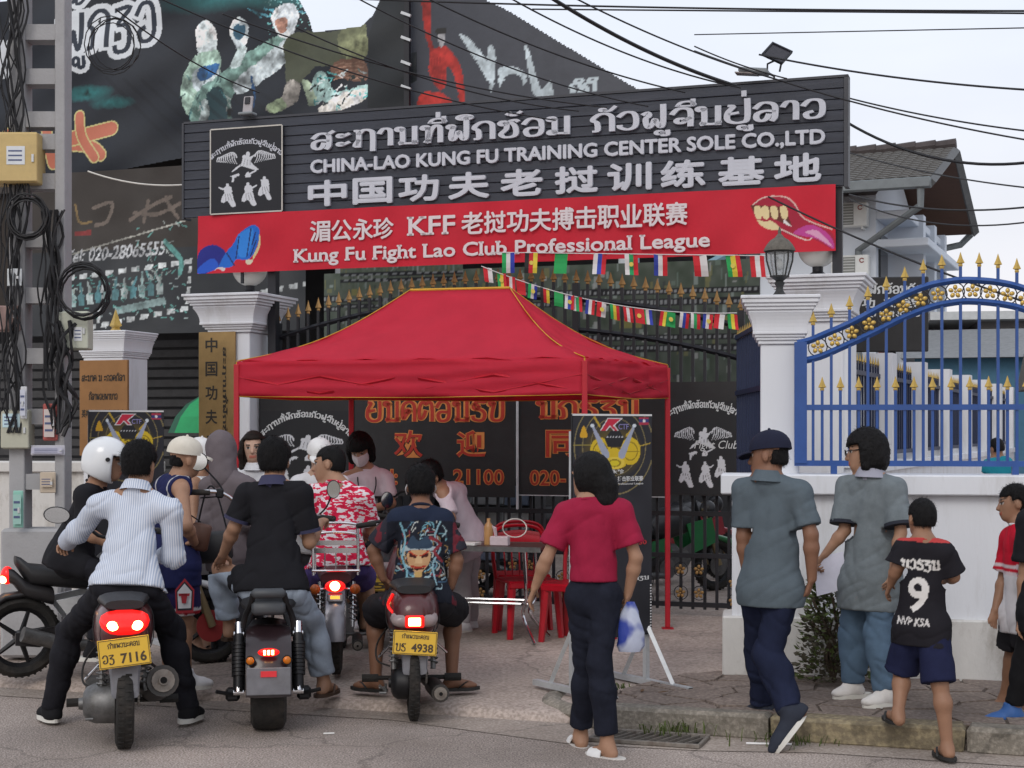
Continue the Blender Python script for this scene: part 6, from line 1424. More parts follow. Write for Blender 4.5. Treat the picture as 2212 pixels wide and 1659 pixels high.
# ---- 9 rider in red camouflage shirt, looking left
person('rider in a red and white camouflage shirt looking over his shoulder',
    dict(head=P(710, 1004, 10.42), hd=(-.98, .12, -.08), neck=P(728, 1046, 10.36), sL=P(676, 1068, 10.42), sR=P(784, 1076, 10.32), eL=P(668, 1140, 10.5), wL=P(700, 1165, 10.75), eR=P(802, 1146, 10.4), wR=P(788, 1158, 10.72), pR=P(786, 1154, 10.82),
         hL=P(706, 1226, 10.3), hR=P(762, 1226, 10.3), kL=P(664, 1262, 10.62), kR=P(790, 1258, 10.62), aL=P(668, 1345, 10.62), aR=P(790, 1338, 10.62), tL=P(660, 1368, 10.8), tR=P(798, 1360, 10.8), base=(-1.2, 10.4, .1)),
    'tan', 1.0, girth=1.03, face=True, shirt=dict(mat=M('red_camouflage', camo, .85, var=.04, bump=.15, bs=200, spec=.15), ease=.02, sleeve=.76, sease=.022, fold=.006, hem=-.05, cuff=cloth('camo_cuff', (.5, .46, .5))), pants=dict(mat=cloth('purple_shorts', (.07, .05, .17)), ease=.022, len=.75, name='shorts'), hair=SH(t=.005, rough=.004, lift=.3, n=1200), shoes=dict(kind='flipflop', mat=M('black_rubber', None), sole=M('black_rubber', None)), hands=('grip', 'grip'))
# ---- 10 masked attendant
person('masked attendant in a pale T-shirt with lanyard standing behind the table',
    dict(head=P(778, 972, 12.4), hd=(-.1, -.95, -.5), neck=P(790, 1012, 12.45), sL=P(834, 1034, 12.45), sR=P(748, 1034, 12.4), eL=P(846, 1088, 12.35), wL=P(800, 1100, 12.1), eR=P(740, 1090, 12.3), wR=P(770, 1106, 12.08),
         hL=P(814, 1152, 12.5), hR=P(772, 1152, 12.5), kL=P(814, 1250, 12.5), kR=P(772, 1250, 12.5), aL=P(814, 1336, 12.5), aR=P(772, 1336, 12.5), tL=P(814, 1344, 12.3), tR=P(770, 1344, 12.3), base=(-1.17, 12.5, .1)),
    'tan', .95, h=.0125, face=True, shirt=dict(mat=cloth('pale_pink_tshirt', (.58, .52, .58)), ease=.026, sleeve=.8), pants=dict(mat=cloth('dark_grey_trousers', None)), hair=dict(mat=m_hair, style='bob', t=.03, line=.035, rough=.016, n=900), shoes=dict(kind='sneaker', mat=cloth('white_canvas', None), sole=M('white_sole', None)))
# ---- 11 attendant bending over the table
person('attendant in a pale shirt bending over the table',
    dict(head=P(928, 1030, 11.9), hd=(-.75, -.4, -.6), neck=P(950, 1052, 12.0), sL=P(958, 1066, 11.85), sR=P(990, 1062, 12.3), eL=P(975, 1120, 11.75), wL=P(930, 1120, 11.55), eR=P(1000, 1120, 12.3), wR=P(975, 1160, 12.2),
         hL=P(1006, 1170, 12.15), hR=P(1020, 1172, 12.4), kL=P(996, 1265, 12.15), kR=P(1012, 1265, 12.4), aL=P(1000, 1346, 12.15), aR=P(1016, 1342, 12.4), tL=P(975, 1352, 12.05), tR=P(992, 1350, 12.3), base=(-.38, 12.2, .1)),
    'tan', .95, h=.0125, shirt=dict(mat=cloth('pale_pink_tshirt', None), ease=.03, sleeve=.85), pants=dict(mat=cloth('grey_white_trousers', (.4, .38, .4))), hair=SH(t=.014), shoes=dict(kind='sneaker', mat=cloth('white_canvas', None), sole=M('white_sole', None)))
# ---- 12 rider in printed T-shirt
def printed(u, v, d, V):
    cv = Canvas(1, 1, 220, (.012, .014, .022)); rr = np.random.RandomState(3)
    for k in range(120):
        a = rr.uniform(0, 6.28); r = rr.uniform(.2, .5); x, y = .5 + r * math.cos(a) * .9, .5 + r * math.sin(a); ln = rr.uniform(.06, .16); b_ = a + 1.6 + rr.normal(0, .5)
        col = [(.14, .3, .36), (.3, .42, .46), (.18, .03, .04), (.05, .1, .16), (.02, .02, .03), (.4, .42, .4), (.25, .16, .07)][k % 7]
        cv.line([(x, y), (x + ln * .5 * math.cos(b_) + .02, y + ln * .5 * math.sin(b_)), (x + ln * math.cos(b_ + .6), y + ln * math.sin(b_ + .6))], [.012, .003], col, .9)
    cv.poly([(.3, .62), (.7, .62), (.74, .56), (.5, .58), (.26, .56)], (.3, .36, .38), 1, True); cv.poly([(.34, .6), (.4, .74), (.5, .68), (.62, .74), (.68, .6)], (.03, .05, .08), 1, True)
    cv.poly([(.36, .56), (.64, .56), (.66, .44), (.58, .33), (.5, .28), (.42, .33), (.34, .44)], (.42, .25, .13), 1, True); cv.poly([(.36, .54), (.48, .5), (.46, .47), (.37, .49)], (.05, .01, .01)); cv.poly([(.64, .54), (.52, .5), (.54, .47), (.63, .49)], (.05, .01, .01))
    cv.poly([(.47, .5), (.53, .5), (.56, .41), (.44, .41)], (.5, .33, .18)); cv.line([(.4, .38), (.5, .36), (.6, .38)], .012, (.3, .03, .02)); cv.line([(.42, .35), (.5, .34), (.58, .35)], .008, (.03, .01, .01)); cv.line([(.36, .56), (.42, .52), (.48, .5)], .008, (.35, .04, .02)); cv.line([(.64, .56), (.58, .52), (.52, .5)], .008, (.35, .04, .02))
    cv.poly([(.44, .3), (.56, .3), (.5, .2)], (.4, .26, .1), 1, True)
    cv.line([(.22, .9), (.3, .7), (.26, .5), (.34, .3), (.28, .1)], .014, (.16, .33, .4)); cv.line([(.8, .92), (.72, .74), (.8, .6), (.7, .4), (.76, .16)], .012, (.22, .36, .42)); cv.line([(.66, .72), (.8, .66), (.72, .56), (.82, .46)], .02, (.2, .03, .04))
    uu = np.clip(u / .42 + .5, 0, .999); vv = np.clip((v + .5) / .52, 0, .999); c = cv.sample(uu, vv)
    ar = np.abs(u) > .2; c[ar] = np.where((vnoise(V[ar] * 26, 2) > .1)[:, None], np.array((.13, .02, .03)), np.array((.025, .025, .035))); hi = (v > -.02); c[hi & ~ar] = (.015, .022, .045)
    return c
person('rider in black T-shirt with a colourful warrior print on the scooter with bent plate',
    dict(head=P(908, 1050, 9.4), hd=(-.2, 1, -.15), neck=P(910, 1098, 9.34), sL=P(858, 1124, 9.34), sR=P(958, 1124, 9.34), eL=P(806, 1190, 9.36), wL=P(828, 1250, 9.38), pL=P(840, 1266, 9.42), eR=P(988, 1210, 9.32), wR=P(974, 1268, 9.34), pR=P(966, 1292, 9.36),
         hL=P(872, 1300, 9.2), hR=P(942, 1300, 9.2), kL=P(806, 1325, 9.5), kR=P(984, 1322, 9.5), aL=P(812, 1466, 9.44), aR=P(976, 1464, 9.44), tL=P(764, 1492, 9.5), tR=P(1030, 1488, 9.46), base=(-.6, 9.4, .06)),
    'dark', .95, shirt=dict(mat=m_clothv, ease=.024, sleeve=.82, sease=.03, fold=.006, hem=-.02, rib=cloth('dark_rib', (.014, .018, .035)), paint=printed, h=.006), pants=dict(mat=cloth('black_shorts', (.014, .013, .016)), ease=.026, len=.86, flare=.012, name='shorts'), hair=SH(t=.016, rough=.012), shoes=dict(kind='flipflop', mat=M('black_rubber', None), sole=M('black_rubber', None)), hands=('rest', 'rest'))
# ---- 13 woman in maroon
D = 8.05
person('woman in a maroon top and dark navy trousers walking with a blue bag',
    dict(head=P(1272, 1030, 8.1), hd=(-.62, .78, -.12), neck=P(1276, 1082, 8.05), sL=P(1222, 1112, 8.08), sR=P(1342, 1106, 8.02), eL=P(1180, 1208, 8.05), wL=P(1156, 1268, 8.1), pL=P(1148, 1290, 8.12), eR=P(1374, 1205, 8.0), wR=P(1356, 1286, 8.05), pR=P(1352, 1306, 8.06),
         hL=P(1254, 1288, 8.06), hR=P(1310, 1288, 8.02), kL=P(1266, 1430, 8.14), kR=P(1294, 1436, 8.0), aL=P(1254, 1586, 8.26), aR=P(1312, 1608, 7.98), tL=P(1238, 1608, 8.42), tR=P(1272, 1634, 8.06), base=(.42, 8.05, 0)),
    'tan', .97, fem=True, girth=.84, shirt=dict(mat=cloth('maroon_jersey', (.28, .014, .045)), ease=.022, sleeve=.72, sease=.026, fold=.006, hem=-.13, tuck=1), pants=dict(mat=cloth('navy_trousers', (.012, .014, .024), .3), ease=.01, len=1.88, flare=.004, fold=.006), hair=dict(mat=m_hair, style='tied', t=.012, line=.05, n=500), shoes=dict(kind='slide', mat=M('white_strap', (.68, .68, .68), .5), sole=M('white_sandal_sole', (.6, .58, .55), .6)), hands=('relax', 'hold'))
# ---- 14 man in grey polo
person('man in a grey polo shirt and dark cap stepping off the kerb',
    dict(head=P(1660, 985, 8.45), hd=(-.85, .5, -.1), neck=P(1660, 1034, 8.42), sL=P(1606, 1058, 8.5), sR=P(1728, 1066, 8.36), eL=P(1606, 1160, 8.5), wL=P(1614, 1244, 8.52), pL=P(1618, 1270, 8.5), eR=P(1752, 1155, 8.3), wR=P(1754, 1250, 8.32), pR=P(1742, 1286, 8.34),
         hL=P(1634, 1276, 8.46), hR=P(1696, 1278, 8.38), kL=P(1640, 1405, 8.62), kR=P(1658, 1418, 8.35), aL=P(1646, 1518, 8.68), aR=P(1706, 1536, 8.12), tL=P(1618, 1536, 8.74), tR=P(1660, 1612, 8.1), base=(1.42, 8.4, .06), dnR=(.78, -.1, -.62)),
    'dark', 1.02, girth=.9, shirt=dict(mat=cloth('grey_polo', (.09, .115, .135)), ease=.024, sleeve=.8, sease=.024, fold=.0055, hem=.03, collar=cloth('grey_polo', None)), pants=dict(mat=denim('navy_jeans', (.014, .018, .04)), ease=.018, len=2.0, flare=.006, fold=.008), hair=SH(t=.008), hat=dict(kind='cap', mat=cloth('navy_cap', (.015, .017, .035))), shoes=dict(kind='sneaker', mat=cloth('dark_canvas', (.03, .035, .05)), sole=M('white_sole', None)))
# ---- 15 woman in grey
person('woman in a long grey polo shirt and blue jeans holding a sheet of paper',
    dict(head=P(1868, 978, 8.95), hd=(-.95, .25, -.1), neck=P(1882, 1026, 8.9), sL=P(1832, 1052, 9.0), sR=P(1934, 1058, 8.82), eL=P(1824, 1146, 8.95), wL=P(1782, 1198, 8.95), pL=P(1766, 1216, 8.95), eR=P(1946, 1150, 8.75), wR=P(1930, 1225, 8.7),
         hL=P(1852, 1262, 8.95), hR=P(1908, 1264, 8.85), kL=P(1842, 1374, 9.02), kR=P(1896, 1384, 8.8), aL=P(1842, 1478, 9.02), aR=P(1912, 1496, 8.74), tL=P(1806, 1494, 8.98), tR=P(1870, 1514, 8.7), base=(2.1, 8.9, .13)),
    'tan', .97, fem=True, girth=.92, shirt=dict(mat=cloth('heather_grey_polo', (.15, .175, .19), .2), ease=.028, sleeve=.85, sease=.034, hip=.03, fold=.007, hem=.1, collar=M('navy_white_trim', (.3, .3, .36), .8), cuff=cloth('dark_cuff', (.03, .033, .045))), pants=dict(mat=denim('blue_jeans', (.085, .135, .2)), ease=.02, len=1.97, fold=.01), hair=dict(mat=m_hair, style='bob', t=.026, line=.045, rough=.016, n=1400), shoes=dict(kind='sneaker', mat=cloth('white_leather', (.62, .6, .58)), sole=M('white_sole', None), stripe=M('black_stripe', (.02, .018, .025), .6)), hands=('hold', 'relax'))
# ---- 16 boy with number nine
NINE = fit(text_mesh('9', .02), .36, .44, .5, .26); LA = fit(lao_mesh('ໜຸ່ງຮຽນ'.replace('ໜຸ່', 'ນ'), .26), .66, .16, .5, .76); NV = fit(text_mesh('NVP KSA', .03), .58, .1, .46, .1)
def nine(u, v, d, V):
    cv = Canvas(1, 1, 160, (.014, .013, .017)); cv.tri(NINE, (.62, .6, .58)); cv.tri(LA, (.6, .58, .56)); cv.tri(NV, (.55, .53, .52))
    c = cv.sample(np.clip(u / .3 + .5, 0, .999), np.clip((v + .42) / .42, 0, .999)); off = (d > .02) | (np.abs(u) > .15) | (v > .0) | (v < -.42); c[off] = (.014, .013, .017); nk = v > .055; c[nk] = (.42, .05, .05); return c
person('boy in a black football shirt with number nine stepping down from the kerb',
    dict(head=P(1990, 1120, 8.05), hd=(-.2, 1, -.1), neck=P(1995, 1168, 8.0), sL=P(1952, 1188, 8.06), sR=P(2040, 1196, 7.96), eL=P(1938, 1226, 8.06), wL=P(1924, 1262, 8.14), eR=P(2060, 1246, 7.98), wR=P(2046, 1250, 8.16),
         hL=P(1966, 1356, 8.04), hR=P(2016, 1358, 7.98), kL=P(1948, 1450, 8.12), kR=P(2030, 1478, 7.9), aL=P(1940, 1540, 8.0), aR=P(2046, 1612, 7.86), tL=P(1916, 1552, 8.2), tR=P(2022, 1640, 7.98), base=(2.1, 8, .05)),
    'mid', .8, girth=.84, shirt=dict(mat=m_clothv, ease=.024, sleeve=.85, sease=.03, fold=.005, hem=.06, rib=cloth('red_rib', (.4, .03, .03)), paint=nine, h=.006), pants=dict(mat=cloth('navy_shorts', (.012, .015, .045)), ease=.022, len=.98, flare=.012, name='shorts'), hair=SH(t=.008, rough=.007, n=1200), shoes=dict(kind='flipflop', mat=M('black_rubber', None), sole=M('black_rubber', None)))
# ---- 17 boy in red and white, 18 person in black
def redw(u, v, d, V):
    c = np.tile(np.array((.5, .01, .03)), (len(V), 1)); c[(v < -.2)] = (.62, .6, .62); a = (v < -.13) & (v > -.2) & (np.sin(v * 160) > .0); c[a] = (.6, .5, .52); return c
person('boy in a red and white shirt and black shorts beside the person in black',
    dict(head=P(2190, 1088, 8.75), hd=(-1, .1, -.1), neck=P(2204, 1136, 8.72), sL=P(2186, 1164, 8.85), sR=P(2222, 1166, 8.6), eL=P(2170, 1242, 8.88), wL=P(2150, 1318, 8.8), eR=P(2232, 1244, 8.55), wR=P(2220, 1310, 8.5),
         hL=P(2196, 1330, 8.78), hR=P(2224, 1332, 8.66), kL=P(2186, 1430, 8.84), kR=P(2226, 1430, 8.64), aL=P(2170, 1506, 8.9), aR=P(2226, 1524, 8.66), tL=P(2140, 1516, 8.9), tR=P(2200, 1536, 8.64), base=(2.9, 8.7, .13)),
    'mid', .85, face=True, shirt=dict(mat=m_clothv, ease=.03, sleeve=.9, sease=.03, rib=cloth('white_shirt', None), paint=redw, hem=.06), pants=dict(mat=cloth('black_shorts', None), ease=.03, len=.7, name='shorts'), hair=SH(t=.008), shoes=dict(kind='flipflop', mat=M('brown_leather', None), sole=M('brown_leather', None)))
person('person in black T-shirt and black leggings wearing blue clogs',
    dict(head=P(2262, 1040, 8.2), hd=(-.9, .4, -.1), neck=P(2266, 1090, 8.2), sL=P(2222, 1128, 8.3), sR=P(2310, 1130, 8.1), eL=P(2216, 1230, 8.3), wL=P(2206, 1330, 8.28), eR=P(2330, 1230, 8.1), wR=P(2330, 1320, 8.1),
         hL=P(2236, 1320, 8.25), hR=P(2290, 1320, 8.15), kL=P(2214, 1430, 8.35), kR=P(2290, 1440, 8.15), aL=P(2186, 1536, 8.42), aR=P(2290, 1560, 8.1), tL=P(2132, 1552, 8.42), tR=P(2250, 1580, 8.1), base=(2.75, 8.25, .1)),
    'tan', .95, h=.0125, shirt=dict(mat=cloth('black_tshirt', None), ease=.028, sleeve=.85, sease=.03, hem=.08), pants=dict(mat=cloth('black_leggings', (.012, .012, .014)), ease=.006, len=1.85), hair=dict(mat=m_hair, style='bob', t=.012, n=200), shoes=dict(kind='croc', mat=M('blue_clog', (.03, .1, .3), .6), sole=M('blue_clog', None)))
# ---- 19 child behind the railing
person('child in a turquoise T-shirt behind the blue railing',
    dict(head=P(2152, 968, 12.8), hd=(-.4, 1, -.2), neck=P(2156, 990, 12.8), sL=P(2138, 1002, 12.8), sR=P(2174, 1002, 12.8), eL=P(2132, 1030, 12.8), wL=P(2140, 1050, 12.9), eR=P(2180, 1030, 12.8), wR=P(2176, 1052, 12.9),
         hL=P(2148, 1080, 12.8), hR=P(2164, 1080, 12.8), kL=P(2148, 1130, 12.8), kR=P(2164, 1130, 12.8), aL=P(2148, 1326, 12.8), aR=P(2164, 1326, 12.8), tL=P(2148, 1344, 12.95), tR=P(2164, 1344, 12.95), base=(4.05, 12.8, .1)),
    'mid', .62, h=.013, shirt=dict(mat=cloth('turquoise_tshirt', (.015, .2, .27)), ease=.03, sleeve=.8, hem=.06), pants=dict(mat=cloth('black_shorts', None), len=.9, name='shorts'), hair=SH(n=200))
# ================================================================== motorcycles (local frame: y forward, root under the rear axle)
m_rub = M('tyre_rubber', (.018, .017, .016), .85, var=.35, vs=25, bump=.3, bs=90, dirt=.45, dcol=(.07, .055, .045), ds=6)
m_plas = M('black_plastic', (.016, .015, .017), .4, var=.2, vs=10, spec=.5, dirt=.2, dcol=(.07, .06, .05), ds=6)
m_maro = M('maroon_paint', (.07, .012, .014), .3, var=.15, coat=.4, dirt=.45, dcol=(.075, .06, .052), ds=7)
m_chr = M('chrome', (.6, .6, .62), .15, metal=1., var=.1); m_alu = M('dirty_aluminium', (.16, .16, .16), .5, metal=.7, var=.35, vs=14, dirt=.6, dcol=(.05, .043, .036), ds=9)
m_blk = M('black_metal', (.016, .016, .018), .45, metal=.4, var=.3); m_seat = M('black_vinyl', (.015, .015, .017), .5, var=.2, bump=.15, bs=200)
m_flap = M('grey_mudguard', (.15, .15, .165), .6, var=.2, vs=12, dirt=.4, dcol=(.08, .07, .06), ds=8)
m_lens = M('tail_lens_lit', (.5, .01, .008), .2, emit=.7, ecol=(1., .012, .01)); m_bulb = M('brake_bulb_lit', (1, .6, .3), .3, emit=14., ecol=(1., .45, .14))
m_lensd = M('tail_lens_dim', (.3, .01, .01), .2, emit=.25, ecol=(1, .03, .02)); m_amb = M('amber_lens', (.5, .14, .01), .2, var=.1); m_clr = M('clear_lens', (.25, .2, .2), .15)
m_yel = M('plate_yellow', (.62, .38, .03), .5, var=.06, dirt=.1, dcol=(.3, .2, .05)); m_pink = M('plate_ink', (.05, .03, .012), .5); m_mir = M('mirror_glass', (.75, .8, .82), .04, metal=1., var=.02)
def wheel(t, y, r, w, spokes=5, lean=0., rim=None):
    pr = [(r - .065, -w * .3), (r - .03, -w * .5), (r - .008, -w * .4), (r, -w * .15), (r, w * .15), (r - .008, w * .4), (r - .03, w * .5), (r - .065, w * .3), (r - .065, -w * .3)]
    b = MB(); b.lathe(pr, (0, y, r), 32, 'x', cap=False); ty = b.ob('wheel', m_rub, t, 50)
    b = MB(); ri = r - .062; b.lathe([(ri, -w * .28), (ri + .006, -w * .3), (ri - .012, -w * .2), (ri - .012, w * .2), (ri + .006, w * .3), (ri, w * .28), (ri - .03, 0), (ri, -w * .28)], (0, y, r), 28, 'x', cap=False)
    b.cyl((-w * .45, y, r), (w * .45, y, r), .04, n=12)
    for k in range(spokes): a = 2 * math.pi * k / spokes; b.tube([(0, y, r), (0, y + math.cos(a) * (ri - .01), r + math.sin(a) * (ri - .01))], [.02, .013] if spokes < 10 else .003, 6)
    b.ob('rim', rim or m_alu, ty, 40)
    if w < .15:
        b = MB()
        for k in range(40):
            a = 2 * math.pi * k / 40
            for sx in (-1, 1): b.box((sx * w * .2, y + (r - .001) * math.cos(a + .04 * sx), r + (r - .001) * math.sin(a + .04 * sx)), (w * .34, .008, .012), Matrix.Rotation(a, 3, 'X'))
        b.ob('tread_blocks', m_rub, ty)['kind'] = 'stuff'
    return ty
def plate(t, p, w, h, prov, num, roll=0., tilt=.25):
    b = MB(); b.box((0, 0, 0), (w, .006, h), None, .002); o = b.ob('licence_plate', m_yel, t, loc=p, rot=(-tilt, roll, 0))
    b = MB()
    for z in (-h / 2 + .006, h / 2 - .006): b.bb(-w / 2 + .006, w / 2 - .006, -.0045, -.003, z - .0015, z + .0015)
    for x in (-w / 2 + .006, w / 2 - .006): b.bb(x - .0015, x + .0015, -.0045, -.003, -h / 2 + .006, h / 2 - .006)
    b.ob('border', m_pink, o)
    letters('lettering', fit(lao_mesh(prov, .2), w * .62, h * .22, 0, h * .17), m_pink, o, -.0045)
    la, nu = num.split(' '); letters('lettering', fit(lao_mesh(la, .18), w * .24, h * .36, -w * .32, -h * .38), m_pink, o, -.0045); letters('lettering', fit(text_mesh(nu, .03), w * .5, h * .36, w * .17, -h * .38), m_pink, o, -.0045)
    return o
def shock(t, x, y, z0, z1, r=.026, mat=None, y1=None):
    y1 = y + .06 if y1 is None else y1; a, c = Vector((x, y, z0)), Vector((x, y1, z1)); b = MB(); b.tube([a, a.lerp(c, .4)], r * .62, 10); b.tube([a.lerp(c, .3), c], r * .3, 8); b.tube([a.lerp(c, .86), c], r * .8, 10); o = b.ob('shock_absorber', mat or m_alu, t, 40)
    d = c - a; u = d.cross(Vector((1, 0, 0))).normalized(); v = Vector((1, 0, 0)); N = 7; b = MB(); b.tube([a.lerp(c, .12 + .74 * i / (N * 8)) + (u * math.cos(i * math.pi / 4) + v * math.sin(i * math.pi / 4)) * r for i in range(N * 8 + 1)], r * .2, 5); b.ob('spring', m_blk if mat is None else mat, o)
def mirror(t, stem, c, r, rot=None, flat=.25):
    b = MB(); b.tube(curve([*stem, c], 4), .006, 6); o = b.ob('mirror', m_blk, t, 40); b = MB(); b.ell((0, 0, 0), (r[0], .02, r[1]), 18, 10); h_ = b.ob('housing', m_blk, o, 60, loc=c, rot=rot)
    b = MB(); b.lathe([(r[0] * .9, 0), (r[0] * .9, .002)], (0, 0, 0), 24, 'y'); g_ = b.ob('glass', m_mir, o, None, loc=Vector(c) + Vector((0, -.022, 0)), rot=rot); g_.scale = (1, 1, r[1] / r[0])
def skin_loft(secs, n=14, e=2.6):
    """sections (y, half width, z low, z high)"""
    R_ = []
    for (y, hw, z0, z1) in secs:
        ring = []
        for k in range(n):
            a = 2 * math.pi * k / n; ca, sa = math.cos(a), math.sin(a); ring.append((hw * abs(ca) ** (2 / e) * (1 if ca > 0 else -1), y, (z0 + z1) / 2 + (z1 - z0) / 2 * abs(sa) ** (2 / e) * (1 if sa > 0 else -1)))
        R_.append(ring)
    return MB().loft(R_)
def muffler(t, pts, r, end=True):
    b = MB(); b.tube(curve(pts[:-1], 4), .017, 8); b.tube([pts[-2], pts[-1]], r, 16); o = b.ob('exhaust', M('dark_exhaust', (.05, .048, .046), .5, metal=.6, var=.35, dirt=.5, dcol=(.08, .05, .035)), t, 40)
    d = (Vector(pts[-1]) - Vector(pts[-2])).normalized(); b = MB(); e_ = Vector(pts[-1]); b.tube([e_ - d * .004, e_ + d * .012], r * .72, 16); b.tube([e_, e_ + d * .03], r * .3, 12); b.ob('tail_pipe', m_rust, o, 40)
    b = MB(); b.tube([e_ + d * .028, e_ + d * .031], r * .22, 10); b.ob('bore', M('hole_shade', (.004, .004, .004), .95), o)  # black disc painted as the shade inside the pipe mouth
def bars(t, y, z, hw, dz=.06, my=1):
    b = MB(); b.tube(curve([(-hw, y - .1, z), (-hw * .55, y - .02, z + dz * .4), (-.1, y, z - .02), (.1, y, z - .02), (hw * .55, y - .02, z + dz * .4), (hw, y - .1, z)], 4), .011, 8); b.tube([(0, y, z - .04), (0, y + .25, z - .75)], .022, 8); o = b.ob('handlebar', m_blk, t, 40)
    for sx in (-1, 1):
        b = MB(); b.tube([(sx * hw, y - .1, z), (sx * (hw - .12), y - .075, z + .015)], .018, 10); b.ob('grip', m_rub, o, 40)
        b = MB(); b.tube([(sx * (hw - .11), y - .06, z + .02), (sx * (hw - .02), y + .0, z + .0)], .005, 6); b.ob('lever', m_alu, o)
def rear_scooter(name, label, loc, yaw, tail, plt, w=.095, r=.27, big=True, body=None, z=.0, muf=True):
    body = body or m_plas; t = thing(name, label, 'motorcycle', loc, yaw); wheel(t, 0, r, w); wheel(t, 1.22, r, .085); wob = t.children[-1]
    zt = .62
    b = skin_loft([(-.2, .05, .6, .66), (-.17, .105, .5, .72), (-.05, .14, .47, .78), (.12, .16, .46, .8), (.35, .15, .42, .76), (.55, .13, .3, .62), (.75, .12, .24, .4), (.95, .13, .24, .36)]); fo = b.ob('tail_fairing', body, t, 50)
    for y_, hw_, za, zb2 in ((-.1, .124, .485, .75), (.1, .159, .46, .798)):
        b = MB(); b.tube([(1.01 * hw_ * abs(math.cos(a)) ** .77 * (1 if math.cos(a) > 0 else -1), y_ + .04 * math.sin(a), (za + zb2) / 2 + 1.01 * (zb2 - za) / 2 * abs(math.sin(a)) ** .77 * (1 if math.sin(a) > 0 else -1)) for a in np.linspace(0, 6.283, 25)[:-1]], .0028, 5, closed=True); b.ob('panel_seam', m_blk, fo)
    b = skin_loft([(-.12, .1, .75, .8), (.05, .135, .75, .83), (.3, .14, .72, .8), (.6, .1, .7, .77)]); b.ob('seat', m_seat, t, 60)
    b = skin_loft([(.98, .13, .3, .7), (1.04, .15, .35, .92), (1.12, .12, .5, .97), (1.24, .07, .6, .92)]); b.ob('front_shield', body, t, 50)
    b = MB(); b.tube([(0, 1.02, 1.0), (0, 1.24, .28)], .03, 8); b.ob('fork', m_blk, t)
    b = skin_loft([(1.0, .05, .5, .56), (1.2, .065, .52, .6), (1.42, .05, .4, .52), (1.48, .03, .34, .42)]); b.ob('front_mudguard', body, t, 50)
    bars(t, 1.0, 1.08, .33)
    if tail == 'twin':
        b = skin_loft([(-.225, .06, .645, .69), (-.2, .105, .625, .715), (-.12, .13, .63, .75)]); o = b.ob('tail_light', m_lens, t, 60)
        for sx in (-1, 1): b = MB(); b.ell((sx * .06, -.208, .675), (.032, .03, .025), 12, 8, Matrix.Rotation(sx * -.35, 3, 'Y')); b.ob('bulb', m_bulb, o, 60)
    else:
        b = skin_loft([(-.205, .1, .575, .62), (-.19, .13, .56, .64), (-.12, .14, .56, .66)]); b.ob('tail_lens', m_clr, t, 60)
        b = MB(); b.bb(-.055, .055, -.222, -.19, .565, .635, .008); o = b.ob('tail_light', m_lens, t); b = MB(); b.bb(-.038, .036, -.226, -.2, .575, .625, .006); b.ob('bulb', m_bulb, o)
        b = MB(); b.tube(curve([(-.12, -.1, .64), (-.15, -.06, .68), (-.12, -.02, .74)], 4), .009, 6); b.ob('side_light', m_lens, t)
    b = skin_loft([(-.24, .07, .3, .34), (-.21, .075, .3, .5), (-.14, .085, .42, .52)], 10, 4); b.ob('mudguard', m_flap, t, 40)
    b = MB(); b.bb(-.05, .05, -.235, -.1, .48, .52, .006); b.ob('plate_bracket', m_blk, t)
    plate(t, *plt)
    for sx in (-1, 1): shock(t, sx * .115, -.02, .3, .55, .026, m_alu)
    b = MB(); b.box((-.085, .12, .25), (.13, .3, .17), Matrix.Rotation(.1, 3, 'Y'), .05); b.lathe([(.02, -.215), (.06, -.21), (.09, -.19), (.108, -.15), (.112, -.05)], (0, .02, .24), 20, 'x'); b.lathe([(.02, -.2), (.06, -.19), (.082, -.16), (.085, -.1)], (0, .22, .2), 18, 'x'); b.lathe([(.03, -.235), (.035, -.21)], (0, .02, .24), 12, 'x')
    for k in range(5): b.bb(-.2, -.05, .24 + k * .025, .25 + k * .025, .14, .34)
    e_ = b.ob('engine', m_alu if muf == 1 else m_blk, t, 40)
    if muf == 2: e_.scale = (.62, 1, .9)
    b = MB()
    for q in range(7): b.cyl((-.2 + .02 * (q % 3), -.06 + .03 * q, .17 + .03 * (q % 2)), (-.16, -.06 + .03 * q, .17), .008, n=6)
    b.ob('bolts', m_alu, t)['kind'] = 'stuff'
    b = MB(); b.tube([(-.06, .0, r), (-.06, .5, .26)], .022, 8); b.tube([(.07, .0, r), (.07, .5, .28)], .018, 8); b.ob('swing_arm', m_blk, t)
    b = MB(); b.tube([(-.3, .3, .2), (.3, .3, .2)], .014, 8); b.tube([(-.3, .3, .2), (-.2, .3, .2)], .024, 8); b.tube([(.3, .3, .2), (.2, .3, .2)], .024, 8); b.ob('footrest', m_rub, t, 40)
    b = MB(); b.tube([(.09, -.1, .5), (.2, .1, .38)], .008, 6); b.ob('stay', m_chr, t)
    b = MB(); b.tube([(-.1, .1, .46), (-.2, .2, .34)], .008, 6); b.ob('stay', m_chr, t)
    b = MB(); b.tube(curve([(-.08, .5, .55), (-.2, .35, .42), (-.21, .1, .34), (-.14, -.02, .32)], 5), .006, 5); b.tube(curve([(.1, .5, .5), (.13, .2, .5), (.1, -.02, .44), (.06, -.15, .5)], 5), .005, 5); b.ob('hose', m_rub, t, 60)
    b = MB()
    for k in range(18): a_ = k * .35; b.box((.075, .05 * math.cos(a_), r + .05 * math.sin(a_)), (.01, .012, .012))
    b.lathe([(.05, -.004), (.05, .004)], (.075, 0, r), 18, 'x'); b.ob('sprocket', m_rust, t)
    if muf == 1: muffler(t, [(.05, .6, .2), (.12, .4, .2), (.17, .3, .27), (.2, -.08, .36)], .085)
    if muf == 2: muffler(t, [(.05, .6, .16), (.1, .4, .14), (.13, .3, .15), (.15, -.17, .18)], .052)
    return t
def gz(y): return 0.
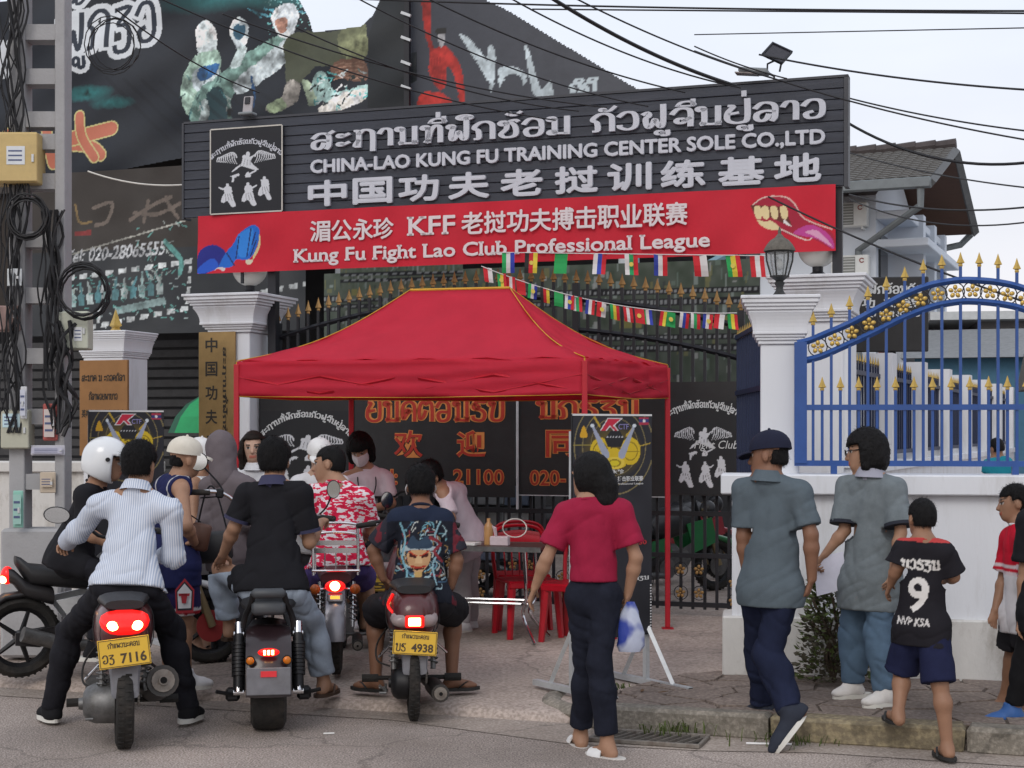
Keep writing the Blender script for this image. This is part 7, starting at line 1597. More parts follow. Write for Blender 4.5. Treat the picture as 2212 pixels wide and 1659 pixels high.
p = P(268, 1612, 8.22)
s1 = rear_scooter('scooter', 'dirty dark red scooter with bright twin tail lights and yellow plate', (p.x, 8.22, 0), .27, 'twin', ((-.005, -.262, .545), .262, .15, 'ກຳແພງນະຄອນ', 'ວຽ 7116', -.1, .2), body=m_maro, muf=1)
mirror(s1, [(-.26, .94, 1.1), (-.3, .93, 1.14)], (-.36, .9, 1.2), (.078, .05), (0, .1, 0))
p = P(893, 1553, 9.0)
s4 = rear_scooter('scooter', 'worn maroon underbone scooter with square tail light and bent yellow plate', (p.x, 9.0, 0), .1, 'square', ((0, -.262, .485), .25, .135, 'ກຳແພງນະຄອນ', 'ບຮ 4938', .07, .2), w=.065, body=m_maro, muf=2)
p = P(812, 1390, 11.4)
s6 = rear_scooter('scooter', 'dark parked scooter with yellow plate squeezed between two riders before the table', (p.x, 11.35, .1), .05, 'square', ((0, -.262, .5), .24, .135, 'ກຳແພງນະຄອນ', 'ກກ 5', 0, .2), w=.075, body=m_plas, muf=2)
for c in s6.children:
    if c.name.startswith(('tail_light', 'side_light')): bpy.data.objects.remove(c.children[0]) if c.children else None; c.data = c.data.copy(); c.data.materials[0] = m_lensd
# ---- fat tyred electric chopper
p = P(580, 1573, 8.72)
t = thing('chopper', 'black electric chopper with very wide rear tyre and grey mud flap', 'motorcycle', (p.x, 8.72, 0), .16)
r, w = .235, .2
b = MB(); b.lathe([(.12, -w * .42), (.19, -w * .5), (.225, -w * .42), (r, -w * .2), (r, w * .2), (.225, w * .42), (.19, w * .5), (.12, w * .42), (.12, -w * .42)], (0, 0, r), 36, 'x', cap=False); wo = b.ob('wheel', m_rub, t, 50); b = MB(); b.lathe([(.125, -w * .4), (.08, -w * .2), (.03, -w * .2), (.03, w * .2), (.08, w * .2), (.125, w * .4)], (0, 0, r), 24, 'x'); b.ob('rim', m_blk, wo, 40)
b = MB(); b.lathe([(.12, -.08), (.19, -.095), (.225, -.08), (r, -.04), (r, .04), (.225, .08), (.19, .095), (.12, .08), (.12, -.08)], (0, 1.3, r), 32, 'x', cap=False); b.ob('wheel', m_rub, t, 50)
fn = MB(); rg = []
for k in range(9):
    a = math.pi * (1.02 - .66 * k / 8); c, s_ = math.cos(a), math.sin(a); rg.append([(x, c * (r + .06 + q), r + .02 + s_ * (r + .075 + q)) for x, q in ((-.125, -.05), (-.125, .01), (-.07, .03), (.07, .03), (.125, .01), (.125, -.05), (.11, -.05), (.11, 0), (-.11, 0), (-.11, -.05))])
fn.loft(rg); fn.ob('rear_mudguard', M('dark_red_black_paint', (.02, .011, .013), .3, var=.3, coat=.3), t, 50)
b = MB(); b.box((0, -.338, .325), (.24, .01, .15), None, .004); o = b.ob('mud_flap', m_flap, t); b = MB(); b.bb(-.043, .043, -.349, -.344, .35, .382); b.ob('reflector', M('reflector_red_glow', (.5, .03, .04), .3, emit=.12, ecol=(1, .05, .05)), o)  # reflector is no lamp; faint emission paints its red gleam
b = MB(); b.ell((0, -.3, .478), (.06, .022, .024), 16, 8); o = b.ob('tail_light', m_lens, t, 60)
for x in (-.022, 0, .022): b = MB(); b.bb(x - .006, x + .006, -.328, -.315, .468, .492); b.ob('led', m_bulb, o)
for sx in (-1, 1):
    b = MB(); b.tube([(sx * .1, -.24, .435), (sx * .1, -.31, .435)], [.02, .028], 12); o = b.ob('indicator', m_blk, t, 40); b = MB(); b.ell((sx * .1, -.312, .435), (.022, .012, .022), 12, 8); b.ob('lens', m_amb, o, 60)
    b = MB(); b.tube([(sx * .165, -.16, .24), (sx * .165, -.06, .55)], .03, 12); o = b.ob('shock_absorber', m_blk, t, 40)
    for k in range(9): q = .3 + .065 * k; b = MB(); c0 = Vector((sx * .165, -.16, .24)).lerp(Vector((sx * .165, -.06, .55)), q); b.tube([c0 - Vector((0, .003, .008)), c0 + Vector((0, .003, .008))], .039, 12); b.ob('coil', m_blk, o, 40)
    for q in (0, 1): c0 = Vector((sx * .165, -.16, .24)).lerp(Vector((sx * .165, -.06, .55)), q); b = MB(); b.tube([c0 - Vector((.028, 0, 0)), c0 + Vector((.028, 0, 0))], .017, 10); b.tube([c0 - Vector((0, .01, .0)), c0 + Vector((0, .02, .06))], .024, 10); b.ob('mount', m_chr, o, 40)
    b = MB(); b.tube(curve([(sx * .15, -.05, .56), (sx * .13, -.06, .65), (sx * .1, -.1, .72), (sx * .085, -.12, .78)], 4), .017, 8); b.tube([(sx * .15, -.05, .56), (sx * .14, .9, .42), (sx * .05, 1.1, .8)], .022, 8); b.tube([(sx * .15, 0, .235), (sx * .15, .6, .3)], .025, 8); b.ob('frame_rail', m_blk, t, 40)
    b = MB(); b.box((sx * .2, .02, .2), (.08, .1, .07), None, .015); b.tube([(sx * .18, -.02, .2), (sx * .29, -.06, .23)], .012, 6); b.ob('axle_end', m_blk, t)
for z_, hz_, y_ in ((.7, .05, -.115), (.785, .035, -.14)): b = MB(); b.box((0, y_, z_), (.19, .05, hz_ * 1.6), Matrix.Rotation(-.2, 3, 'X'), .018); b.ob('backrest_pad', M('grey_vinyl', (.05, .055, .062), .5, var=.15), t, 50)
b = skin_loft([(-.1, .1, .66, .7), (.1, .16, .66, .75), (.45, .15, .66, .73), (.7, .08, .66, .7)]); b.ob('seat', m_seat, t, 60)
b = skin_loft([(-.02, .1, .3, .5), (.3, .13, .2, .6), (.7, .12, .2, .55), (.95, .06, .25, .5)], 12, 4); b.ob('battery_box', m_plas, t, 50)
b = MB(); b.tube(curve([(-.5, .95, 1.31), (-.28, .98, 1.3), (-.12, 1.02, 1.16), (.0, 1.02, 1.1), (.12, .98, 1.1), (.26, .84, 1.16), (.4, .68, 1.15)], 5), .012, 8); b.tube([(0, 1.02, 1.1), (.0, 1.28, .3)], .03, 8); hb = b.ob('handlebar', m_chr, t, 40)
for a_, c_ in (((-.5, .95, 1.31), (-.36, .97, 1.306)), ((.4, .68, 1.15), (.3, .8, 1.155))): b = MB(); b.tube([a_, c_], .019, 10); b.ob('grip', m_rub, hb, 40)
b = MB(); b.box((-.3, .98, 1.3), (.05, .04, .06), None, .01); b.tube([(-.3, .98, 1.28), (-.42, 1.03, 1.27)], .005, 6); b.ob('switch_box', m_blk, hb)
mirror(t, [(-.28, .98, 1.32), (-.32, .98, 1.38)], (-.43, .96, 1.5), (.06, .06)); mirror(t, [(.3, .8, 1.16), (.36, .8, 1.22)], (.4, .75, 1.33), (.042, .058))
# ---- commuter motorcycle with chrome rack
p = P(727, 1452, 10.07)
t = thing('motorcycle', 'old commuter motorcycle with chrome rear rack and round orange indicators', 'motorcycle', (p.x, 10.07, .1), .08)
wheel(t, 0, .285, .072, 24); wheel(t, 1.22, .285, .065, 24)
rg = []
for k in range(8): a = math.pi * (1.03 - .6 * k / 7); c, s_ = math.cos(a), math.sin(a); rg.append([(x, c * (.31 + q), .285 + s_ * (.31 + q)) for x, q in ((-.068, -.03), (-.06, .015), (0, .03), (.06, .015), (.068, -.03), (.05, -.005), (0, .012), (-.05, -.005))])
b = MB(); b.loft(rg); b.ob('rear_mudguard', M('silver_grey_paint', (.22, .22, .25), .25, metal=.5), t, 60)
b = MB(); b.ell((0, -.27, .6), (.066, .05, .04), 16, 10); o = b.ob('tail_light', m_lens, t, 60); b = MB(); b.ell((0, -.312, .605), (.032, .014, .03), 12, 8); b.ob('bulb', m_bulb, o, 60)
b = MB(); b.bb(-.05, .05, -.28, -.22, .5, .555, .008); o = b.ob('lamp_bracket', m_chr, t); b = MB(); b.bb(-.03, .03, -.286, -.281, .52, .54); b.ob('plate_lamp', M('plate_lamp_lit', (1, .4, .05), .3, emit=1.2, ecol=(1, .35, .05)), o)
for sx in (-1, 1):
    b = MB(); b.tube([(sx * .03, -.22, .58), (sx * .11, -.25, .58)], .008, 6); o = b.ob('indicator', m_chr, t); b = MB(); b.ell((sx * .127, -.26, .58), (.034, .026, .034), 14, 9); b.ob('lens', M('orange_lens', (.35, .08, .015), .25), o, 60)
    shock(t, sx * .105, -.03, .31, .6, .024, m_chr)
for hw, zt, y_ in ((.138, .985, -.02), (.142, .93, -.14)): b = MB(); b.tube(curve([(-hw, y_ - .02, .66), (-hw, y_, zt - .05), (-hw + .04, y_, zt), (hw - .04, y_, zt), (hw, y_, zt - .05), (hw, y_ - .02, .66)], 5), .0095, 8); b.ob('rack_hoop', m_chr, t, 50)
for z_ in (.87, .82): b = MB(); b.bb(-.135, .135, -.15, -.142, z_ - .018, z_ + .014); b.ob('rack_strap', m_chr, t)
for x_ in (-.07, 0, .07): b = MB(); b.tube([(x_, -.145, .7), (x_, -.14, .84)], .005, 6); b.ob('rack_rod', m_chr, t)
b = MB(); b.tube([(-.15, -.17, .69), (.15, -.17, .69)], .009, 8); b.tube([(-.15, -.17, .69), (-.14, .2, .7)], .009, 8); b.tube([(.15, -.17, .69), (.14, .2, .7)], .009, 8); b.ob('rack_rail', m_chr, t)
b = skin_loft([(-.15, .1, .6, .68), (.1, .13, .6, .7), (.45, .14, .58, .68), (.6, .1, .56, .64)]); b.ob('seat', M('dark_red_seat', (.05, .012, .016), .5), t, 60)
b = skin_loft([(.55, .1, .55, .66), (.7, .14, .5, .74), (.95, .1, .55, .76)]); b.ob('fuel_tank', m_maro, t, 60)
b = MB(); b.box((0, .5, .3), (.2, .3, .26), None, .05); b.tube([(-.3, .3, .22), (.3, .3, .22)], .012, 8); b.ob('engine', m_alu, t)
b = MB(); b.tube([(0, 1.0, .85), (0, 1.24, .28)], .035, 8); b.ob('fork', m_chr, t); bars(t, .95, .98, .33)
muffler(t, [(.08, .6, .2), (.12, .4, .18), (.13, .25, .2), (.14, -.12, .2)], .036)
mirror(t, [(.3, .86, 1.0), (.32, .86, 1.04)], (.33, .82, 1.1), (.045, .06))
# ---- dark motorbike parked side-on, white side panels
p0, p1 = P(43, 1462, 10.0), P(441, 1425, 10.6); yaw = math.atan2(p1.y - p0.y, p1.x - p0.x) - math.pi / 2
def naked_bike(label, loc, yaw, white, col=None):
    t = thing('motorcycle', label, 'motorcycle', loc, yaw); wheel(t, 0, .26, .1, 5, rim=m_blk); wheel(t, 1.27, .26, .09, 5, rim=m_blk)
    mW = M('white_bike_panel', (.62, .64, .66), .35) if white else M(col[0], col[1], .3, coat=.3)
    b = skin_loft([(-.03, .05, .73, .79), (.0, .08, .68, .78), (.05, .11, .6, .74), (.35, .13, .56, .7), (.5, .1, .54, .66)]); b.ob('seat', m_seat, t, 60)
    b = skin_loft([(-.08, .05, .62, .72), (-.04, .07, .6, .7), (.02, .09, .52, .64), (.2, .1, .46, .58)]); b.ob('tail_fairing', m_plas, t, 50)
    b = MB(); b.ell((0, -.08, .665), (.05, .04, .06), 14, 9); o = b.ob('tail_light', m_lens if white else m_lensd, t, 60)
    if white: b = MB(); b.ell((.02, -.11, .64), (.03, .025, .024), 12, 8); b.ob('bulb', m_bulb, o, 60)
    b = skin_loft([(.42, .12, .55, .7), (.6, .15, .52, .84), (.85, .13, .58, .86), (1.0, .07, .66, .8)]); b.ob('fuel_tank', m_plas, t, 60)
    for sx in (-1, 1):
        b = MB(); b.prism([(sx * .14, .2, .5), (sx * .15, .55, .56), (sx * .15, .6, .42), (sx * .13, .3, .36)], (sx * .02, 0, 0)); b.ob('side_panel', mW, t); b = MB(); b.prism([(sx * .12, .8, .68), (sx * .16, 1.08, .74), (sx * .15, 1.16, .5), (sx * .12, .9, .4)], (sx * .02, 0, 0)); b.ob('shroud', mW, t)
        b = MB(); b.tube([(sx * .07, 1.06, .82), (sx * .075, 1.27, .26)], [.02, .028], 10); b.ob('fork_leg', M('gold_fork', (.3, .24, .14), .4, metal=.7), t, 40)
    b = skin_loft([(.98, .05, .5, .54), (1.2, .065, .53, .58), (1.45, .06, .44, .52), (1.55, .03, .36, .42)]); b.ob('front_mudguard', mW, t, 50)
    b = MB(); b.box((0, .6, .34), (.24, .36, .3), None, .06); b.cyl((-.16, .55, .26), (.16, .55, .26), .1, n=14); b.ob('engine', m_alu, t, 40)
    b = MB(); b.tube([(-.09, 0, .26), (-.08, .5, .32)], .026, 8); b.tube([(.09, 0, .26), (.08, .5, .32)], .026, 8); b.ob('swing_arm', m_blk, t); b = MB(); b.prism([(.1, -.05, .3), (.1, .45, .36), (.1, .45, .3), (.1, .1, .2), (.1, -.05, .22)], (.02, 0, 0)); b.ob('chain_guard', m_plas, t)
    b = skin_loft([(-.3, .05, .38, .42), (-.1, .06, .5, .55), (.1, .06, .53, .57)]); b.ob('rear_mudguard', m_plas, t, 50)
    b = MB(); b.tube([(.13, .6, .2), (.16, .3, .2), (.18, -.02, .3)], [.02, .045, .05], 12); b.ob('exhaust', m_alu, t, 40)
    b = MB(); b.lathe([(.11, -.003), (.11, .003)], (.06, 1.27, .26), 20, 'x'); b.ob('brake_disc', M('red_disc', (.25, .03, .03), .4) if white else m_alu, t)
    b = MB(); b.ell((0, 1.18, .8), (.09, .08, .1), 14, 9); b.ob('headlight', m_plas, t, 60); bars(t, .98, 1.0, .36); return t
naked_bike('black motorbike with white panels parked broadside behind the red scooter', (p0.x, 10.0, .09), yaw, True)
naked_bike('dark motorbike with green panels parked inside the gate beside the side railing', (.95, 14.6, .1), -1.0, False, ('green_bike_panel', (.02, .16, .05))); naked_bike('dark motorbike with pale panels parked inside the gate behind the league stand', (-.35, 15.0, .1), -1.15, False, ('pale_bike_panel', (.4, .42, .44)))
naked_bike('dark motorbike with red panels parked deeper inside the yard', (1.25, 15.7, .1), -.9, False, ('red_bike_panel', (.3, .03, .04)))
# ================================================================== red canopy
m_can = M('red_canopy', (.64, .045, .085), .7, var=.1, vs=5, bump=.12, bs=30, spec=.2); _n = m_can.node_tree; _p = _n.nodes['Principled BSDF']; _t = _n.nodes.new('ShaderNodeBsdfTranslucent'); _t.inputs[0].default_value = (.9, .07, .11, 1); _x = _n.nodes.new('ShaderNodeMixShader'); _x.inputs[0].default_value = .5; _n.links.new(_p.outputs[0], _x.inputs[1]); _n.links.new(_t.outputs[0], _x.inputs[2]); _n.links.new(_x.outputs[0], _n.nodes['Material Output'].inputs[0])
m_pipe_y = M('yellow_piping', (.55, .3, .03), .7); m_rleg = M('red_leg', (.42, .012, .025), .45, var=.12)
ct = thing('canopy_tent', 'red pop-up canopy tent with yellow piped hip seams before the gate', 'tent', (-.42, 12, .1))
FL, FR, RR, RL = Vector((-2.09, 11.66, 0)), Vector((.52, 11.0, 0)), Vector((1.25, 12.34, 0)), Vector((-1.36, 13.0, 0)); R0, R1 = Vector((-.8, 12.12, 2.8)), Vector((-.02, 11.92, 2.8))
ZE, ZV = 2.215, 1.955
def slope(a, b_, ra, rb, nu=26, nv=12, sd=0):
    V = []; F = []
    for j in range(nv + 1):
        t = j / nv
        for i in range(nu + 1):
            u = i / nu; e_ = a.lerp(b_, u); e_ = Vector((e_.x, e_.y, ZE)); r_ = ra.lerp(rb, u) if (ra - rb).length > 1e-6 else ra
            p = e_.lerp(r_, t); sagz = .1 * math.sin(math.pi * t) * (.65 + .35 * math.cos(2 * math.pi * u)) + .04 * math.sin(math.pi * u) * math.sin(math.pi * t)
            wr = .012 * math.sin(u * 37 + t * 6 + sd) * (1 - t) ** 2 + .024 * (1 - abs(math.sin(u * 9 + t * 3 + sd))) ** 3 * math.sin(math.pi * t) + .009 * math.sin(u * 11 - t * 17 + sd * 2) * math.sin(math.pi * t) + .007 * math.sin((u - .1) * 60 * (1 - t * .6)) * t * (1 - t)
            V.append(tuple(p + Vector((0, 0, -sagz + wr))))
    n = nu + 1
    for j in range(nv):
        for i in range(nu): F.append((j * n + i, j * n + i + 1, (j + 1) * n + i + 1, (j + 1) * n + i))
    return V, F
def sheet(name, V, F, mat, parent):
    me = bpy.data.meshes.new(name); me.from_pydata([tuple(v) for v in V], [], F); me.materials.append(mat); me.polygons.foreach_set('use_smooth', [True] * len(F)); me.update(); o = add(name, me, parent, True)
    s_ = o.modifiers.new('s', 'SOLIDIFY'); s_.thickness = .003; return o
for k, (a, b_, ra, rb) in enumerate(((FL, FR, R0, R1), (FR, RR, R1, R1), (RR, RL, R1, R0), (RL, FL, R0, R0))):
    V, F = slope(a, b_, ra, rb, sd=k); sheet('roof_panel', V, F, m_can, ct)
    nu, nv = 50, 9; V = []; F = []; d = (b_ - a).normalized(); nrm = Vector((d.y, -d.x, 0))
    for j in range(nv + 1):
        for i in range(nu + 1):
            u = i / nu; t = j / nv; p = a.lerp(b_, u); w_ = (.011 * math.sin(t * 17 + u * 4 + k + math.sin(u * 9)) + .008 * math.sin(t * 29 + 4 * math.sin(u * 5)) + .004 * math.sin(u * 40)) * math.sin(math.pi * min(1, u * 6, (1 - u) * 6) / 2)
            V.append(p + nrm * (w_ + .012 * t) + Vector((0, 0, ZE + (ZV - ZE) * t - .016 * math.sin(math.pi * u) * t)))
    for j in range(nv):
        for i in range(nu): F.append((j * (nu + 1) + i, j * (nu + 1) + i + 1, (j + 1) * (nu + 1) + i + 1, (j + 1) * (nu + 1) + i))
    sheet('valance', V, F, m_can, ct)
    b = MB(); b.tube([p + Vector((0, 0, -.002)) for p in V[-(nu + 1):]], .0032, 5); b.ob('piping', m_pipe_y, ct, None, True)
for c_, r_ in ((FL, R0), (FR, R1), (RR, R1), (RL, R0)):
    pts = []
    for j in range(13): t = j / 12; p = Vector((c_.x, c_.y, ZE)).lerp(r_, t); pts.append(p + Vector((0, 0, -.1 * math.sin(math.pi * t) + .006)))
    b = MB(); b.tube(pts, .0038, 5); b.tube([Vector((c_.x, c_.y, ZE)), Vector((c_.x, c_.y, ZV))], .006, 5); b.ob('hip_seam', m_pipe_y, ct, None, True)
    b = MB(); b.bb(c_.x - .02, c_.x + .02, c_.y - .02, c_.y + .02, .11, ZE - .02, .004); b.bb(c_.x - .045, c_.x + .045, c_.y - .045, c_.y + .045, .1, .11); b.ob('leg', m_rleg, ct, None, True)
b = MB(); b.tube([R0, R1], .012, 6); b.ob('ridge', m_pipe_y, ct, None, True)
for a, b_ in ((FL, FR), (FR, RR), (RR, RL), (RL, FL)):
    n = 4 if (b_ - a).length > 2 else 2; g_ = MB()
    for i in range(n):
        p, q = a.lerp(b_, i / n), a.lerp(b_, (i + 1) / n)
        for z0, z1 in ((2.1, 1.97), (1.97, 2.1)): g_.tube([(p.x, p.y, z0), (q.x, q.y, z1)], .014, 4)
    g_.ob('scissor_truss', m_rleg, ct, None, True)
for c_ in (FL, FR, RR, RL): b = MB(); mc = Vector((-.42, 12, 2.6)); b.tube([(c_.x, c_.y, 2.1), tuple(mc)], .012, 6); b.ob('rafter', m_rleg, ct, None, True)
# ================================================================== bunting
FLAGS = [((.5, .02, .03), (.6, .6, .6)), ((.02, .3, .08), (.6, .5, .05), (.5, .02, .03)), ((.5, .02, .03), (.6, .6, .6), (.5, .02, .03)), ((.5, .02, .03),), ((.02, .35, .1), (.6, .6, .6), (.03, .05, .35)), ((.02, .02, .02), (.5, .02, .03), (.6, .5, .05)), ((.02, .3, .08),), ((.6, .6, .6), (.03, .06, .35), (.5, .02, .03)), ((.6, .6, .6), (.02, .3, .1), (.5, .02, .03)), ((.03, .05, .3), (.6, .6, .6), (.5, .02, .03))]
def bunting(label, A, Bp, n, h, off, sagh, alpha=.8):
    t = thing('flag_bunting', label, 'bunting', A); pts = sag(A, Bp, sagh, 30); b = MB(); b.tube(pts, .004, 5); b.ob('cord', M('white_cord', (.6, .6, .6), .7), t, None, True); d = (Bp - A).normalized()
    for i in range(n):
        u = (i + .3 + random.uniform(-.2, .2)) / n; p = A.lerp(Bp, u) - Vector((0, 0, sagh * 4 * u * (1 - u))); fc = FLAGS[(i + off) % len(FLAGS)]; w_ = h * .66; b = MB(); k = len(fc); sl = random.uniform(-.15, .15)
        for j, c in enumerate(fc):
            b.mi = j; x0, x1 = j / k * w_, (j + 1) / k * w_; N = 4
            for q in range(N):
                za, zb_ = -h * q / N, -h * (q + 1) / N; yo = lambda z, x: .02 * math.sin(z * 22 + i) * (-z / h) + .012 * math.sin(x * 40 + i)
                P_ = lambda x, z: p + d * (x + sl * z) + Vector((0, yo(z, x), z)); b.poly([P_(x0, za), P_(x1, za), P_(x1, zb_), P_(x0, zb_)])
        if i % 3 == 1: b.mi = k; c0 = p + d * w_ / 2 + Vector((0, -.012, -h / 2)); b.poly([c0 + d * (.02 * math.cos(a)) + Vector((0, -.01, .02 * math.sin(a))) for a in np.linspace(0, 5.4, 7)])
        mats = [M('flag_%d_%d_%d' % tuple(int(99 * x) for x in c), c, .8, var=.06) for c in fc] + [M('flag_star', (.6, .5, .1), .8)]
        me = b.me('flag', mats); o = add('flag', me, t, True)
bunting('string of small national flags sloping down to the lantern pillar', P(1040, 575, 13.35), P(1592, 676, 12.7), 22, .125, 0, .12)
bunting('string of larger national flags hanging just below the red banner', P(1060, 545, 13.3), P(1680, 553, 12.4), 9, .175, 4, .0)
# ================================================================== table and chairs
tb = thing('folding_table', 'brown topped folding table with chrome tube legs under the canopy', 'table', (-.42, 11.75, .1), -.25)
b = MB(); b.bb(-.75, .7, -.22, .28, .7, .725, .004); b.ob('table_top', M('brown_laminate', (.07, .04, .035), .35, var=.2, vs=6, stretch=(1, 8, 1)), tb)
b = MB(); b.bb(-.76, .71, -.232, -.221, .69, .728); b.bb(-.76, .71, .281, .292, .69, .728); b.ob('edge_strip', m_alu, tb)
for x in (-.62, .56):
    for sy in (-1, 1): b = MB(); b.tube(curve([(x, sy * .17 + .03, .69), (x + .02, sy * .18 + .03, .35), (x - .02, sy * .1 + .03, .2), (x + (.1 if x > 0 else -.1), sy * .24 + .03, .01)], 5), .013, 8); b.ob('leg', m_chr, tb, 40)
    b = MB(); b.tube([(x, -.2, .3), (x, .26, .3)], .01, 6); b.ob('brace', m_chr, tb)
for z in (.28, .31): b = MB(); b.tube([(-.62, .0, z), (.56, .0, z)], .01, 8); b.ob('stretcher', m_chr, tb, 40)
m_rp = M('red_plastic', (.42, .006, .018), .3, var=.08, spec=.5)
def chair(label, loc, rz):
    t = thing('plastic_chair', label, 'chair', loc, rz, 'red plastic chairs at the table')
    b = MB(); b.box((0, 0, .43), (.42, .4, .022), None, .008); b.box((0, -.2, .41), (.42, .02, .05), None, .006); b.ob('seat', m_rp, t)
    for x in (-.18, .18):
        for y in (-.17, .17): b = MB(); b.tube([(x, y, .42), (x * 1.15, y * 1.2, .0)], [.035, .024], 6); b.ob('leg', m_rp, t, 40)
    for x in np.linspace(-.12, .12, 5): b = MB(); b.tube([(x, .19, .44), (x * 1.05, .23, .72)], .011, 5, .5); b.ob('slat', m_rp, t)
    b = MB(); b.tube(curve([(-.2, .18, .42), (-.215, .22, .62), (-.18, .25, .8), (0, .26, .84), (.18, .25, .8), (.215, .22, .62), (.2, .18, .42)], 6), .024, 8, .6); b.tube(curve([(-.17, .235, .7), (0, .25, .72), (.17, .235, .7)], 4), .03, 6, 2.0); b.ob('backrest', m_rp, t, 50); return t
chair('red plastic chair behind the table with the looped white cable', (.08, 12.45, .1), .1); chair('red plastic chair with slatted back beside the maroon top', (.5, 11.65, .1), -.5); chair('red plastic chair standing under the table', (.12, 11.95, .1), .3)
b = MB(); b.tube([Vector((.02, 11.62, .9)) + Vector((.09 * math.cos(a), .02 * math.sin(a * 2), .055 + .07 * math.sin(a))) for a in np.linspace(-1.2, 5.3, 26)], .005, 6); meta(b.ob('looped_cable', M('white_cable', (.62, .6, .56), .5), None, 40), 'white looped cable standing on the table end', 'cable')
def onT(x, y): c, s_ = math.cos(-.25), math.sin(-.25); return (-.42 + x * c - y * s_, 11.75 + x * s_ + y * c, .826)
q = onT(.25, .0); b = MB(); b.lathe([(.035, 0), (.036, .13), (.03, .15), (.014, .17), (.014, .2)], q, 14); o = thing('bottle', 'amber bottle on the table', 'bottle', q); bpy.data.objects.remove(o); o = meta(b.ob('bottle', M('amber_plastic', (.45, .25, .1), .3), None, 50), 'amber plastic bottle beside the bent attendant on the table', 'bottle')
q = onT(.36, -.08); b = MB(); b.box((q[0], q[1], q[2] + .035), (.14, .09, .07), Matrix.Rotation(-.2, 3, 'Z'), .006); b.tube([(q[0] - .03, q[1], q[2] + .07), (q[0] - .04, q[1] + .01, q[2] + .13), (q[0] - .06, q[1], q[2] + .15)], [.03, .04, .004], 6, .4); meta(b.ob('tissue_pack', M('pale_tissue', (.6, .5, .53), .8, var=.15), None), 'crumpled pale tissue pack on the table', 'tissue')
q = onT(.1, -.1); b = MB(); b.box((q[0], q[1], q[2] + .012), (.2, .13, .022), Matrix.Rotation(-.4, 3, 'Z'), .003); meta(b.ob('paper_stack', M('white_paper', None)), 'stack of white forms on the table', 'paper')
# white boxes on a shelf seen through the gate
sh = thing('shelf', 'dark metal shelf of white boxes behind the gate', 'shelf', (-.75, 14.6, .1), -TH)
for k in range(4): b = MB(); b.bb(0, 1.0, 0, .35, .35 + k * .26, .365 + k * .26); b.ob('board', m_blk, sh)
for x in (0, 1.0): b = MB(); b.bb(x - .015, x + .015, 0, .35, 0, 1.4); b.ob('upright', m_blk, sh)
RH2 = Matrix.Rotation(-TH, 3, 'Z')
for k in range(3):
    for i in range(3):
        v = Vector((-.75, 14.6, 0)) + RH2 @ Vector((.18 + i * .32, .15, .1 + .365 + k * .26 + .1)); b = MB(); b.box(v, (.24, .2, .19), RH2, .004); meta(b.ob('storage_box', M(['box_white', 'box_blue', 'box_grey'][(i + k) % 3], [(.55, .58, .6), (.25, .32, .45), (.4, .42, .42)][(i + k) % 3], .6)), 'pale storage box on the shelf behind the gate', 'box', 'boxes on the shelf behind the gate')
# ================================================================== league display stands
def stand_art(c):
    YE = (.6, .42, .02); n = vnoise(np.stack([c.X * 5, c.Y * 9, 0 * c.X], -1), 3); c.a = np.clip(c.a * (1 + .25 * n[..., None]), 0, 1); u = lambda x, y: (x, 1 - y / 1.0)
    U = lambda x, y: ((x - 840) / 590, 1 - (y - 100) / 1420)        # from the photo crop
    c.ell(*U(1130, 330), .42, .13, (.16, .11, .01), .8, .6)
    for r_ in (.3, .4, .5): c.ring(*U(1150, 300), r_, r_ * .43, .014, (.2, .16, .07))
    c.line([U(850, 290), U(980, 290)], .006, (.3, .24, .05)); c.line([U(1330, 300), U(1420, 280)], .006, (.4, .28, .04)); c.line([U(1000, 110), U(1040, 170)], .012, (.45, .3, .03)); c.line([U(1290, 180), U(1240, 230)], .012, (.45, .3, .03))
    for cx in (1045, 1270): c.ell(*U(cx, 330), .13, .062, YE); c.ring(*U(cx, 330), .09, .04, .06, (.2, .14, .01)); c.line([U(cx - 70, 330), U(cx + 70, 330)], .004, (.25, .18, .01))
    c.poly([U(1080, 350), U(1150, 305), U(1220, 350), U(1235, 420), U(1150, 445), U(1070, 420)], YE, 1, True); c.ell(*U(1150, 405), .13, .028, (.7, .52, .06)); c.ell(*U(1150, 405), .085, .018, (.3, .22, .01)); c.ell(*U(1150, 405), .06, .012, (.62, .5, .02))
    c.poly([U(1075, 250), U(1120, 200), U(1190, 200), U(1225, 250), U(1200, 300), U(1100, 300)], (.015, .015, .018)); 
    for k in range(6): c.poly([U(1090 + k * 22, 235), U(1102 + k * 22, 233), U(1104 + k * 22, 242), U(1092 + k * 22, 244)], (.5, .5, .52))
    for a, b_ in (((985, 165), (1085, 350)), ((1300, 165), (1205, 350))): c.line([U(*a), U(*b_)], [.012, .045], (.32, .35, .45)); c.ell(*U(*a), .022, .009, (.6, .65, .7))
    c.poly([U(895, 225), U(922, 165), U(950, 225), U(945, 240), U(900, 240)], (.6, .33, .02), 1, True)
    c.poly([U(1040, 200), U(1100, 115), U(1215, 115), U(1150, 165), U(1185, 200), U(1145, 200), U(1115, 172), U(1090, 200)], (.62, .6, .62)); c.poly([U(1052, 196), U(1104, 120), U(1200, 120), U(1138, 165), U(1172, 196), U(1150, 196), U(1115, 165), U(1085, 196)], (.5, .02, .05))
    c.poly([U(1335, 112), U(1412, 112), U(1412, 158), U(1335, 158)], (.35, .03, .06)); c.poly([U(1335, 124), U(1412, 124), U(1412, 146), U(1335, 146)], (.03, .035, .16)); c.ell(*U(1374, 135), .018, .0075, (.65, .65, .65))
